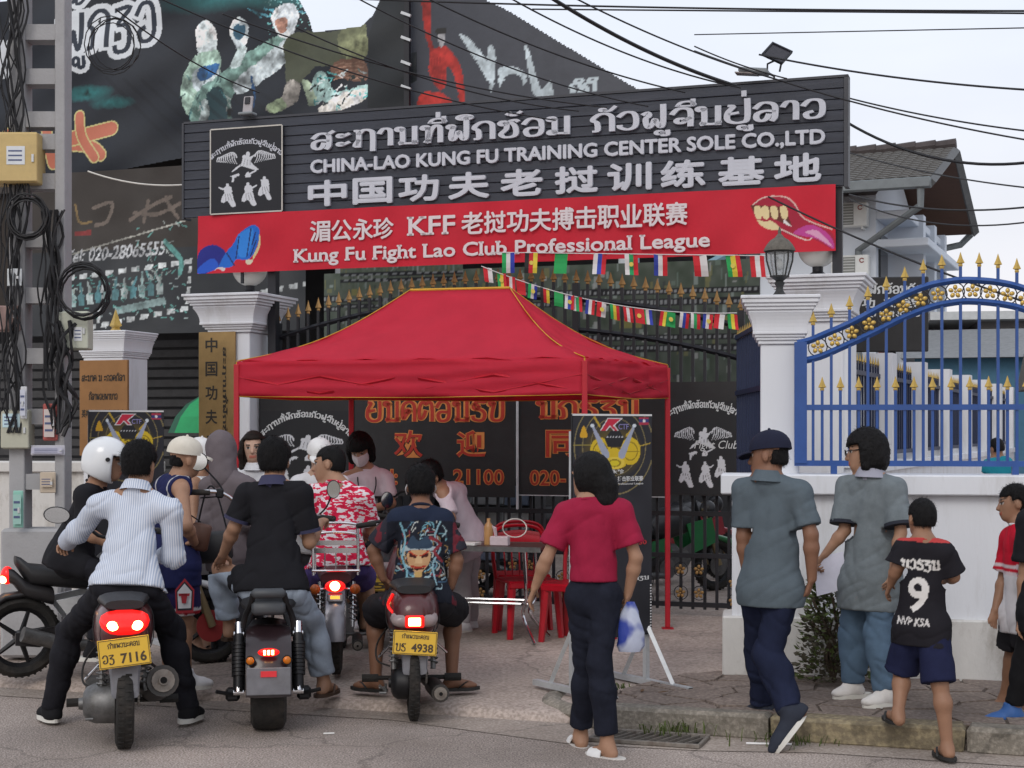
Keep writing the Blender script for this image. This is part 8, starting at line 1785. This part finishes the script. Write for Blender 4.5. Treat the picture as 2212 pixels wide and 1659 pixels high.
def stand(label, c0, c1, zt, zb, legs, txt):
    c0, c1 = Vector(c0), Vector(c1); d = c1 - c0; w_ = d.length; rz = math.atan2(d.y, d.x); t = thing('display_stand', label, 'display stand', ((c0.x + c1.x) / 2, (c0.y + c1.y) / 2, .1), rz); zt -= .1; zb -= .1
    c = Canvas(w_, zt - zb, 190, (.022, .022, .028)); stand_art(c); add('print', c.mesh('print', m_prn), t, loc=(0, -.012, zb)); b = MB(); b.bb(-w_ / 2 - .004, w_ / 2 + .004, -.01, .0, zb - .004, zt + .004); b.ob('board', m_pb, t)
    H_ = zt - zb; b = MB(); b.bb(-w_ / 2, w_ / 2, -.016, .002, zt - .006, zt + .006); b.ob('top_trim', M('white_trim', (.6, .6, .6), .5), t)
    mT = M('print_white', (.6, .6, .6), .6); mR = M('print_red', (.45, .03, .04), .6)
    letters('lettering', fit(text_mesh('CTF', .02), w_ * .13, H_ * .025, w_ * .13, zb + H_ * .935), M('print_violet', (.22, .2, .4), .6), t, -.016)
    letters('lettering', fit(text_mesh('湄公永珍', .02), w_ * .34, H_ * .02, -.02, zb + H_ * .735), mT, t, -.016)
    if txt:
        letters('lettering', fit(text_mesh('搏击职业联赛', .02), w_ * .33, H_ * .024, w_ * .22, zb + H_ * .7), mT, t, -.016); letters('lettering', fit(text_mesh('Professional League', .01), w_ * .33, H_ * .012, w_ * .22, zb + H_ * .682), mT, t, -.016)
        letters('lettering', fit(text_mesh('17/30', .02), w_ * .22, H_ * .02, w_ * .32, zb + H_ * .41), mR, t, -.016); letters('lettering', fit(text_mesh('ທ', .02) if False else lao_mesh('ກຽນ', .2), w_ * .2, H_ * .022, w_ * .36, zb + H_ * .245), mT, t, -.016)
        b = MB()
        for k in range(16): b.bb(w_ / 2 - .016, w_ / 2 - .004, -.0165, -.0155, zb + .3 - k * .018, zb + .309 - k * .018)
        b.ob('film_edge', mT, t)['kind'] = 'stuff'
    for x in (-w_ / 2 + .02, w_ / 2 - .02):
        b = MB(); b.bb(x - .015, x + .015, .002, .032, .03, zt - .1); b.ob('post', m_galv, t)
        if legs:
            b = MB(); b.bb(x - .02, x + .02, -.4, .4, .0, .035); b.ob('foot_bar', m_galv, t)
            for sy in (-1, 1): b = MB(); b.tube([(x, .017 + sy * .02, .36), (x, sy * .24, .03)], .018, 4, ref=(1, 0, 0)); b.ob('strut', m_galv, t)
            b = MB(); b.bb(x - .016, x + .016, -.402, -.4005, .004, .031); b.ob('hollow_end', M('hole_shade', None), t)  # black plate paints the shade inside the open tube end
stand('black and yellow league display stand on galvanised feet beside the maroon top', (.36, 9.3), (.87, 9.66), 1.79, .42, True, True)
stand('black and yellow league display stand beside the tank top man and white helmet', (P(199, 0, 11.2).x, 11.1), (P(352, 0, 11.4).x, 11.4), 1.7 + 40 / KF * 11.2, .4, True, False)
# ================================================================== things carried and worn
def worn(name, b, mat, who, smooth=50):
    root = PEOPLE[[k for k in PEOPLE if k.startswith(who)][0]][0]; return b.ob(name, mat, root, smooth, True)
def frame(who): k = [k for k in PEOPLE if k.startswith(who)][0]; r_, g, HR, s, lat, fr, sp_, ch, pel = PEOPLE[k]; return g, (lambda x, y, z: g['head'] + HR @ Vector((x, y, z)) * s), HR, s, lat, fr, sp_, ch
# white helmet
g, hh, HR, s, *_ = frame('person in a black T-shirt wearing'); S = Field(); S.ell(hh(0, -.012, .03), (.125, .15, .14), .03, HR); S.ell(hh(0, -.03, -.05), (.118, .125, .11), .04, HR); kk = np.array(g['head'], np.float32)
def hp(F, Pp):
    q = (Pp - kk) @ np.array(HR, np.float32); inner = np.sqrt((q[..., 0] / .1) ** 2 + ((q[..., 1] + .01) / .125) ** 2 + ((q[..., 2]) / .125) ** 2) - 1; F = np.maximum(F, -inner * .1); F = np.maximum(F, np.minimum(q[..., 1] - .045, .055 - q[..., 2])); return np.maximum(F, -.115 - q[..., 2] - q[..., 1] * .35)
V, Q = S.eval(.009, .03, hp); m_hel = M('white_helmet_gloss', (.66, .68, .7), .18, var=.03, coat=.5); ho = add('helmet', mesh_np('helmet', V, Q, m_hel), PEOPLE[[k for k in PEOPLE if k.startswith('person in a black T-shirt wearing')][0]][0], True)
b = MB(); b.loft([[hh(.128 * math.sin(a), .02 + .15 * math.cos(a) + o, z) for a in np.linspace(-1.15, 1.15, 14)] + [hh(.122 * math.sin(a), .02 + .144 * math.cos(a) + o, z) for a in np.linspace(1.15, -1.15, 14)] for z, o in ((.075, .0), (.06, .012), (.03, .018), (.0, .015))]); b.ob('visor', M('smoky_visor', (.3, .33, .36), .1, alpha=.45), ho, 60, True)
b = MB(); b.cyl(hh(.126, .02, .03), hh(.14, .02, .03), .014, n=12); b.ob('visor_screw', m_blk, ho, 40, True); letters_o = None
# grey hood
g, hh, HR, s, *_ = frame('person in a grey hooded'); S = Field(); S.ell(hh(0, -.01, .025), (.112 * s, .13 * s, .13 * s), .03, HR); S.cone(hh(0, -.04, -.06), g['neck'] - Vector((0, .02, .03)), .1 * s, .1 * s, .04)
kk2 = np.array(g['head'], np.float32); HR2 = np.array(HR, np.float32)
V, Q = S.eval(.01, .03, lambda F, Pp: np.maximum(F + .004 * vnoise(Pp * 22, 2), ((Pp - kk2) @ HR2)[..., 1] - .085)); add('hood', mesh_np('hood', V, Q, MATS['grey_sweat']), PEOPLE[[k for k in PEOPLE if k.startswith('person in a grey hooded')][0]][0], True)
# mask and lanyard
g, hh, HR, s, lat, fr, sp_, ch = frame('masked attendant'); b = MB(); b.loft([[hh(x, y + .014, z) for x, y in ((-w_, .035), (-w_ * .6, .085), (0, .112 + o), (w_ * .6, .085), (w_, .035))] + [hh(x, y, z) for x, y in ((w_, .03), (0, .08), (-w_, .03))] for w_, z, o in ((.066, -.01, .012), (.072, -.045, .016), (.066, -.08, .01), (.05, -.105, -.008))]); worn('face_mask', b, M('white_mask', (.6, .58, .6), .8), 'masked')
b = MB(); c0 = ch + fr * .135 - sp_ * .24
for sx in (-1, 1): b.tube(curve([g['neck'] + lat * sx * .06 - fr * .02 + Vector((0, 0, .02)), ch + lat * sx * .07 + fr * .12 - sp_ * .03, c0], 5), .005, 6)
b.ell(c0 - sp_ * .02, (.02, .012, .02), 10, 6); worn('lanyard', b, m_blk, 'masked')
# face mask straps of the printed shirt rider
g, hh, HR, s, *_ = frame('rider in black T-shirt with'); b = MB(); b.tube(curve([hh(-.086, -.03, .01), hh(-.098, -.02, -.02), hh(-.085, .02, -.05)], 4), .004, 6); b.tube(curve([hh(.086, -.03, .01), hh(.098, -.02, -.02), hh(.085, .02, -.05)], 4), .004, 6); worn('mask_strap', b, M('white_mask', None), 'rider in black T-shirt with')
# glasses
g, hh, HR, s, *_ = frame('woman in a long grey'); b = MB()
for sx in (-1, 1): b.tube([hh(sx * .034 + .024 * math.cos(a), .112, .006 + .017 * math.sin(a)) for a in np.linspace(0, 6.28, 13)[:-1]], .003, 5, closed=True); b.tube([hh(sx * .058, .108, .012), hh(sx * .088, -.02, .012)], .003, 5)
b.tube([hh(-.012, .114, .008), hh(.012, .114, .008)], .003, 5); worn('glasses', b, m_blk, 'woman in a long grey')
# paper, blue bag, shoulder bags
p = P(1784, 1240, 8.93); b = MB(); b.prism([tuple(p + Vector(v)) for v in ((-.07, .02, .09), (.1, .0, .13), (.13, -.01, -.08), (-.05, .01, -.13))], (.0, .002, .0)); meta(b.ob('paper_sheet', M('lilac_white_paper', (.6, .6, .7), .7)), 'white paper sheet held by the woman in the grey polo', 'paper')
def bagm(n, v, t):
    a = n.nodes.new('ShaderNodeTexNoise'); a.inputs['Scale'].default_value = 7; n.links.new(v, a.inputs['Vector']); r_ = n.nodes.new('ShaderNodeValToRGB'); r_.color_ramp.elements[0].position = .44; r_.color_ramp.elements[0].color = (.025, .05, .3, 1); r_.color_ramp.elements[1].position = .56; r_.color_ramp.elements[1].color = (.42, .46, .58, 1); n.links.new(a.outputs[0], r_.inputs[0]); return r_.outputs[0]
g = PEOPLE[[k for k in PEOPLE if k.startswith('woman in a maroon')][0]][1]; q = g['pR'] + Vector((.02, -.05, -.01)); b = MB(); rg = []
for z, w_, d_ in ((.03, .02, .015), (-.02, .045, .025), (-.06, .055, .03), (-.13, .068, .034), (-.2, .072, .03), (-.23, .055, .02)): rg.append([q + Vector((w_ * math.cos(a) * (1 + .12 * math.sin(3 * a + z * 30)) + .0, d_ * math.sin(a) * (1 + .2 * math.cos(4 * a)), z)) for a in np.linspace(0, 2 * math.pi, 15)[:-1]])
b.loft(rg); meta(b.ob('carrier_bag', M('blue_white_bag', bagm, .5, var=.1, bump=.3, bs=30), None, 60), 'crumpled blue and white carrier bag hanging from the hand of the maroon top', 'bag')
g, hh, HR, s, lat, fr, sp_, ch = frame('man in a navy basketball'); p = P(432, 1160, 9.5); b = MB(); b.box(p, (.12, .05, .17), Matrix.Rotation(.2, 3, 'Y'), .015); m_brl = M('brown_bag_leather', (.1, .045, .03), .5, var=.2); o = meta(b.ob('shoulder_bag', m_brl, None, 50), 'small brown shoulder bag hanging at the hip of the basketball vest', 'bag'); b = MB(); b.tube(curve([g['neck'] + Vector((-.02, .05, .03)), g['sL'] + Vector((.05, -.16, -.04)), p + Vector((0, .03, .09))], 5), .007, 5, .5); b.ob('strap', m_blk, o)
p = P(458, 1182, 9.85); b = MB(); b.box(p, (.26, .09, .2), Matrix.Rotation(-.08, 3, 'Y'), .03); o = meta(b.ob('handbag', M('black_bag', (.03, .03, .032), .5), None, 50), 'black handbag carried beside the white bull vest', 'bag'); b = MB(); b.tube(curve([p + Vector((-.1, 0, .1)), p + Vector((-.04, .02, .36)), p + Vector((.02, .02, .36)), p + Vector((.1, 0, .1))], 5), .006, 6); b.ob('strap', m_blk, o)
# pentagon patch on the shorts
p = P(400, 1288, 9.37); b = MB()
for k_, (sc_, m_) in enumerate(((1, 0), (.84, 1), (.72, 2))): b.mi = m_; b.poly([p + Vector((x * sc_, -.012 - .003 * k_ + .012 * x / .05, z * sc_)) for x, z in ((-.05, -.1), (.05, -.1), (.056, .04), (0, .11), (-.056, .04))])
b.mi = 0; b.poly([p + Vector((x, -.03 + .2 * x, z)) for x, z in ((-.02, .02), (.02, .02), (.012, -.04), (-.012, -.04))]); b.poly([p + Vector((x, -.03 + .2 * x, z)) for x, z in ((-.034, .02), (.034, .02), (.03, .004), (-.03, .004))])
worn('shorts_patch', b, [M('patch_red', (.3, .02, .03), .8), M('patch_black', (.02, .02, .03), .8), M('patch_white', (.55, .55, .57), .8)], 'man in a navy basketball', None)
# green umbrella behind
um = thing('parasol', 'green and white parasol behind the brass nameplate', 'parasol', P(462, 930, 15.4)); um.location.z = .1; zt = P(0, 850, 15.4).z - .1; zb_ = P(0, 935, 15.4).z - .1
for k in range(8):
    a0, a1 = k * math.pi / 4, (k + 1) * math.pi / 4; b = MB(); r_ = .46
    pr = lambda a, t: (r_ * math.sin(t) * math.cos(a) / math.sin(1.2), r_ * math.sin(t) * math.sin(a) / math.sin(1.2), zt - (zt - zb_) * (1 - math.cos(t)) / (1 - math.cos(1.2)))
    for j in range(4): t0, t1 = j * .3, (j + 1) * .3; b.poly([pr(a0, t0), pr(a1, t0), pr(a1, t1), pr(a0, t1)]) if j else b.poly([pr(a0, t0), pr(a1, t1), pr(a0, t1)])
    b.ob('gore', M('parasol_green', (.015, .3, .1), .6) if k % 2 else M('parasol_dark_green', (.01, .1, .05), .6), um)
b = MB(); b.tube([(0, 0, 0), (0, 0, zt + .05)], .018, 8); b.ob('pole', m_chr, um)
# ================================================================== shrub by the wall
sb = thing('shrub', 'small leafy shrub against the foot of the white wall', 'shrub', (2.0, 9.55, .13)); rr = random.Random(8); lv = MB()
for i in range(1500):
    a = rr.uniform(0, 6.28); u = rr.random() ** .5; z = rr.uniform(.02, .66); w_ = .23 * (1 - .5 * (z / .66) ** 2) * u; p = Vector((w_ * math.cos(a), w_ * .7 * math.sin(a), z)); d = Vector((math.cos(a) + rr.gauss(0, .5), math.sin(a) + rr.gauss(0, .5), rr.uniform(-.3, .8))).normalized(); L = rr.uniform(.03, .065); sv = d.cross(Vector((rr.gauss(0, 1), rr.gauss(0, 1), 1))).normalized() * L * .28; n_ = d.cross(sv).normalized() * L * .12
    lv.mi = 0 if rr.random() < (.75 if z > .4 else .35) else 1; lv.poly([p, p + d * L * .5 + sv + n_, p + d * L, p + d * L * .5 - sv + n_])
lv.ob('foliage', [M('leaf_green', (.09, .12, .035), .6, var=.35, vs=20), M('leaf_dusty', (.09, .08, .055), .8, var=.35, vs=20)], sb)['kind'] = 'stuff'
b = MB()
for i in range(14): a = i * .45; b.tube(curve([(0, 0, 0), (.05 * math.cos(a), .04 * math.sin(a), .2), (.16 * math.cos(a * 2), .12 * math.sin(a * 2), .3 + .02 * i)], 4), [.008] * 9, 5)
b.ob('stem', M('twig_brown', (.07, .05, .035), .9), sb)
# ================================================================== concrete utility pole with its boxes
m_pole = M('pole_concrete', (.34, .34, .35), .9, var=.15, vs=6, bump=.3, bs=60, dirt=.35, dcol=(.13, .13, .13), ds=3)
pD = 10.9; px = lambda dx: (dx - 1106) / KF * pD; pz = lambda dy: 1.7 - (dy - 928) / KF * pD
up_ = thing('utility_pole', 'ladder shaped concrete utility pole hung with cables and meter boxes', 'utility pole', (px(95), pD, .1))
X0, X1 = px(45) - px(95), px(137) - px(95)
for x in (X0, X1): b = MB(); b.bb(x - .055 if x < 0 else x - .035, x + .055 if x < 0 else x + .035, -.09, .09, 0, 6.2, .006); b.ob('leg', m_pole, up_)
for dy in (75, 170, 262, 310, 395, 520, 640, 770, 900, 1040, 1180): b = MB(); z = pz(dy) - .1; b.bb(X0 + .056, X1 - .036, -.075, .075, z - .055, z + .055); b.ob('rung', m_pole, up_)
b = MB(); b.bb(X0 - .1, X1 + .02, -.14, .14, 0, pz(1140) - .1, .02); b.ob('base', m_pole, up_)
def bx(name, label, cat, x0, y0, x1, y1, dep, col, off=-.15, sticker=None, lid=True):
    a, c = P(x0, y0, pD + off), P(x1, y1, pD + off); t = thing(name, label, cat, ((a.x + c.x) / 2, pD + off, c.z)); w_, h = c.x - a.x, a.z - c.z; m_ = M(name + str(x0) + str(y0), col, .6, var=.1, dirt=.25, dcol=(.12, .11, .09), ds=5)
    b = MB(); b.bb(-w_ / 2, w_ / 2, 0, dep, 0, h, .008); b.ob('casing', m_, t)
    if lid: b = MB(); b.bb(-w_ / 2 - .006, w_ / 2 + .006, -.02, -.001, h * .02, h * .97, .006); b.ob('lid', m_, t)
    if sticker:
        sx, sy, sw, sh_, sc = sticker; b = MB(); b.bb(sx * w_ - w_ / 2, (sx + sw) * w_ - w_ / 2, -.0235, -.0215, sy * h, (sy + sh_) * h); o = b.ob('sticker', M('sticker' + str(x0) + str(y0), sc, .6), t)
        b = MB()
        for k in range(3): b.bb((sx + .1 * sw) * w_ - w_ / 2, (sx + .85 * sw) * w_ - w_ / 2, -.025, -.0236, (sy + sh_ * (.2 + .25 * k)) * h, (sy + sh_ * (.28 + .25 * k)) * h)
        b.ob('print', M('sticker_ink', (.08, .1, .2), .6), o)['kind'] = 'stuff'
    b = MB(); b.bb(w_ / 2 - .03, w_ / 2 - .015, -.03, -.021, h * .4, h * .55); b.ob('latch', m_galv, t); return t
bx('junction_box', 'yellow junction box with a white note high on the utility pole', 'box', -30, 285, 80, 395, .2, (.5, .37, .16), -.2, (.42, .35, .36, .36, (.6, .63, .66)))
bx('meter_box', 'pale grey hinged meter box with a white sticker right of the pole', 'box', 126, 672, 190, 755, .14, (.46, .48, .4), -.12, (.55, .22, .28, .36, (.6, .62, .64)))
bx('meter_box', 'grey meter box with a brick red side on the pole behind the cables', 'box', -20, 660, 42, 715, .14, (.3, .2, .18), -.12, (.8, .5, .1, .3, (.6, .6, .6)))
bx('meter_box', 'beige meter box with blue and green stickers low on the pole', 'box', 5, 885, 62, 970, .14, (.42, .42, .34), -.14, (.05, .55, .65, .35, (.45, .6, .65)))
bx('notice_board', 'red framed notice pinned to the utility pole', 'notice', 92, 872, 124, 952, .02, (.42, .1, .09), -.12, (.15, .1, .7, .75, (.55, .48, .46)), False)
bx('paper_notice', 'yellowed paper notice with handwriting on the pole', 'notice', 86, 1020, 120, 1065, .012, (.5, .42, .33), -.12, (.1, .3, .75, .5, (.5, .42, .33)), False)
bx('paper_notice', 'white paper notice with dark print at head height of the pole', 'notice', 44, 835, 58, 905, .01, (.55, .56, .58), -.2, (.1, .1, .8, .8, (.5, .52, .6)), False)
bx('paper_notice', 'green paper strip pasted low on the pole', 'notice', 28, 1060, 50, 1140, .01, (.25, .5, .42), -.2, (.1, .1, .8, .8, (.3, .5, .45)), False)
bx('paper_notice', 'white paper square taped to the pole between the boxes', 'notice', 15, 580, 47, 618, .01, (.55, .58, .6), -.16, None, False)
bx('paper_notice', 'pair of white phone number stickers across the pole', 'notice', 66, 962, 140, 984, .01, (.5, .5, .56), -.12, (.05, .2, .9, .6, (.45, .45, .55)), False)
rr = random.Random(21)
b = MB()
for i in range(14):
    x = px(38 + rr.gauss(0, 16)); pts = [(x + rr.gauss(0, .03) + .04 * math.sin(j * 1.3 + i), pD - .12 - rr.random() * .06, pz(-40 + j * 75)) for j in range(14)]; b.tube(curve(pts, 3), rr.uniform(.004, .009), 5)
for i in range(13):
    x = px(118 + rr.gauss(0, 9)); n0 = rr.randint(5, 9); pts = [(x + rr.gauss(0, .025), pD - .1 - rr.random() * .08, pz(460 + j * 55)) for j in range(n0)]; b.tube(curve(pts, 3), rr.uniform(.005, .011), 5)
for i in range(10):
    x = px(150 + rr.gauss(0, 12)); pts = [(x + rr.gauss(0, .03), pD - .12 - rr.random() * .1, pz(700 + j * 45 + rr.gauss(0, 8))) for j in range(6)]; b.tube(curve(pts, 3), rr.uniform(.006, .016), 5)
meta(b.ob('cable_bundle', m_cable, None, 60), 'tangled black cables running down the utility pole', 'cable', kind='stuff')
def coil(label, dx, dy, r, n, sd, thick=.006):
    q = random.Random(sd); b = MB(); c = P(dx, dy, pD - .2)
    pts = []
    for i in range(n * 16): a = i * 2 * math.pi / 16; k = 1 + .12 * math.sin(i * .31 + sd); pts.append(c + Vector((r * k * math.cos(a) + .01 * math.sin(i * .13), -.03 * (i / (n * 16)) + q.uniform(-.004, .004), r * k * 1.08 * math.sin(a) + .012 * math.sin(i * .21))))
    b.tube(pts, thick, 6); meta(b.ob('cable_coil', m_cable, None, 60), label, 'cable coil')
coil('coil of thin black cable hanging before the white lettering', 245, 100, .17, 4, 2, .004); coil('big coil of black cable on the pole below the yellow box', 60, 470, .13, 7, 3, .007); coil('loop of thick black cable above the grey hinged box', 180, 630, .17, 4, 4, .008)
# ================================================================== overhead lines
def wire(a, b_, h, r_, label): b = MB(); b.tube(sag(a, b_, h, 22), r_, 5); meta(b.ob('overhead_wire', m_cable, None, 60), label, 'wire', 'overhead wires above the gate')
Wl = [((1190, -5, 11.5), (1590, 186, 12.4), .06, .016, 'thick twisted overhead cable falling behind the signboard'), ((1100, -5, 11.5), (1600, 190, 12.4), .08, .007, None), ((1240, -5, 11.5), (1700, 178, 12.4), .05, .007, None), ((920, -5, 11.5), (1480, 200, 12.4), .07, .007, None),
      ((760, -10, 11.2), (1400, 230, 12.45), .1, .006, None), ((640, 60, 11.2), (1250, 240, 12.5), .1, .006, None), ((330, -10, 11.0), (1200, 260, 12.5), .12, .006, None), ((480, 30, 11.0), (1310, 232, 12.5), .1, .006, None), ((250, 20, 11.0), (560, 200, 12.6), .06, .006, None)]
for i, (a, c, h, r_, l) in enumerate(Wl): wire(P(*a), P(*c), h, r_, l or 'thin overhead wire sloping down behind the signboard ' + ['', 'above the first Lao letters', 'near the solar floodlight', 'before the grey gable billboard', 'across the red robed figure', 'across the corded waist of the fighter', 'from the pole across both fighters', 'below the white helmets', 'from the pole to the emblem'][i])
for w_, (a, c, h, r_) in zip(('highest of all', 'just under the highest', 'thin and pale above the floodlight', 'passing behind the floodlight panel', 'short, from gable to floodlight'), (((700, -5, 13), (2330, 24, 10.5), .03, .008), ((1150, 20, 13), (2330, 30, 10.5), .0, .007), ((1500, 75, 13), (2330, 58, 11), .0, .005), ((1640, 118, 12.5), (2330, 200, 10.5), .05, .008), ((1500, 100, 12.6), (1700, 170, 12.2), .02, .006))): wire(P(*a), P(*c), h, r_, 'overhead wire crossing the open sky, ' + w_)
for w_, (a, c, h, r_) in zip(('from the gable billboard', 'thick and sagging', 'from the signboard corner', 'touching the ridge', 'across the brown soffit', 'lowest, under the eaves'), (((1500, 110, 13), (2400, 330, 11), .1, .007), ((1826, 262, 13), (2400, 308, 11), .25, .012), ((1826, 210, 13), (2400, 300, 11), .05, .007), ((1835, 330, 22), (2400, 420, 16), .1, .01), ((1835, 420, 22), (2400, 418, 16), .2, .012), ((1835, 430, 22), (2400, 440, 16), .3, .01))): wire(P(*a), P(*c), h, r_, 'overhead wire before the tiled roof of the white house, ' + w_)
wire(P(1660, 425, 12.3), P(2330, 690, 9.7), .05, .008, 'single black wire running from the red banner down past the lantern to the railing')
b = MB(); b.tube(sag(P(190, 370, 15.8), P(410, 398, 15.4), .06), .008, 5); meta(b.ob('hall_wire', M('white_cable', None), None, 60), 'pale slack wire under the torn tarpaulin', 'wire')
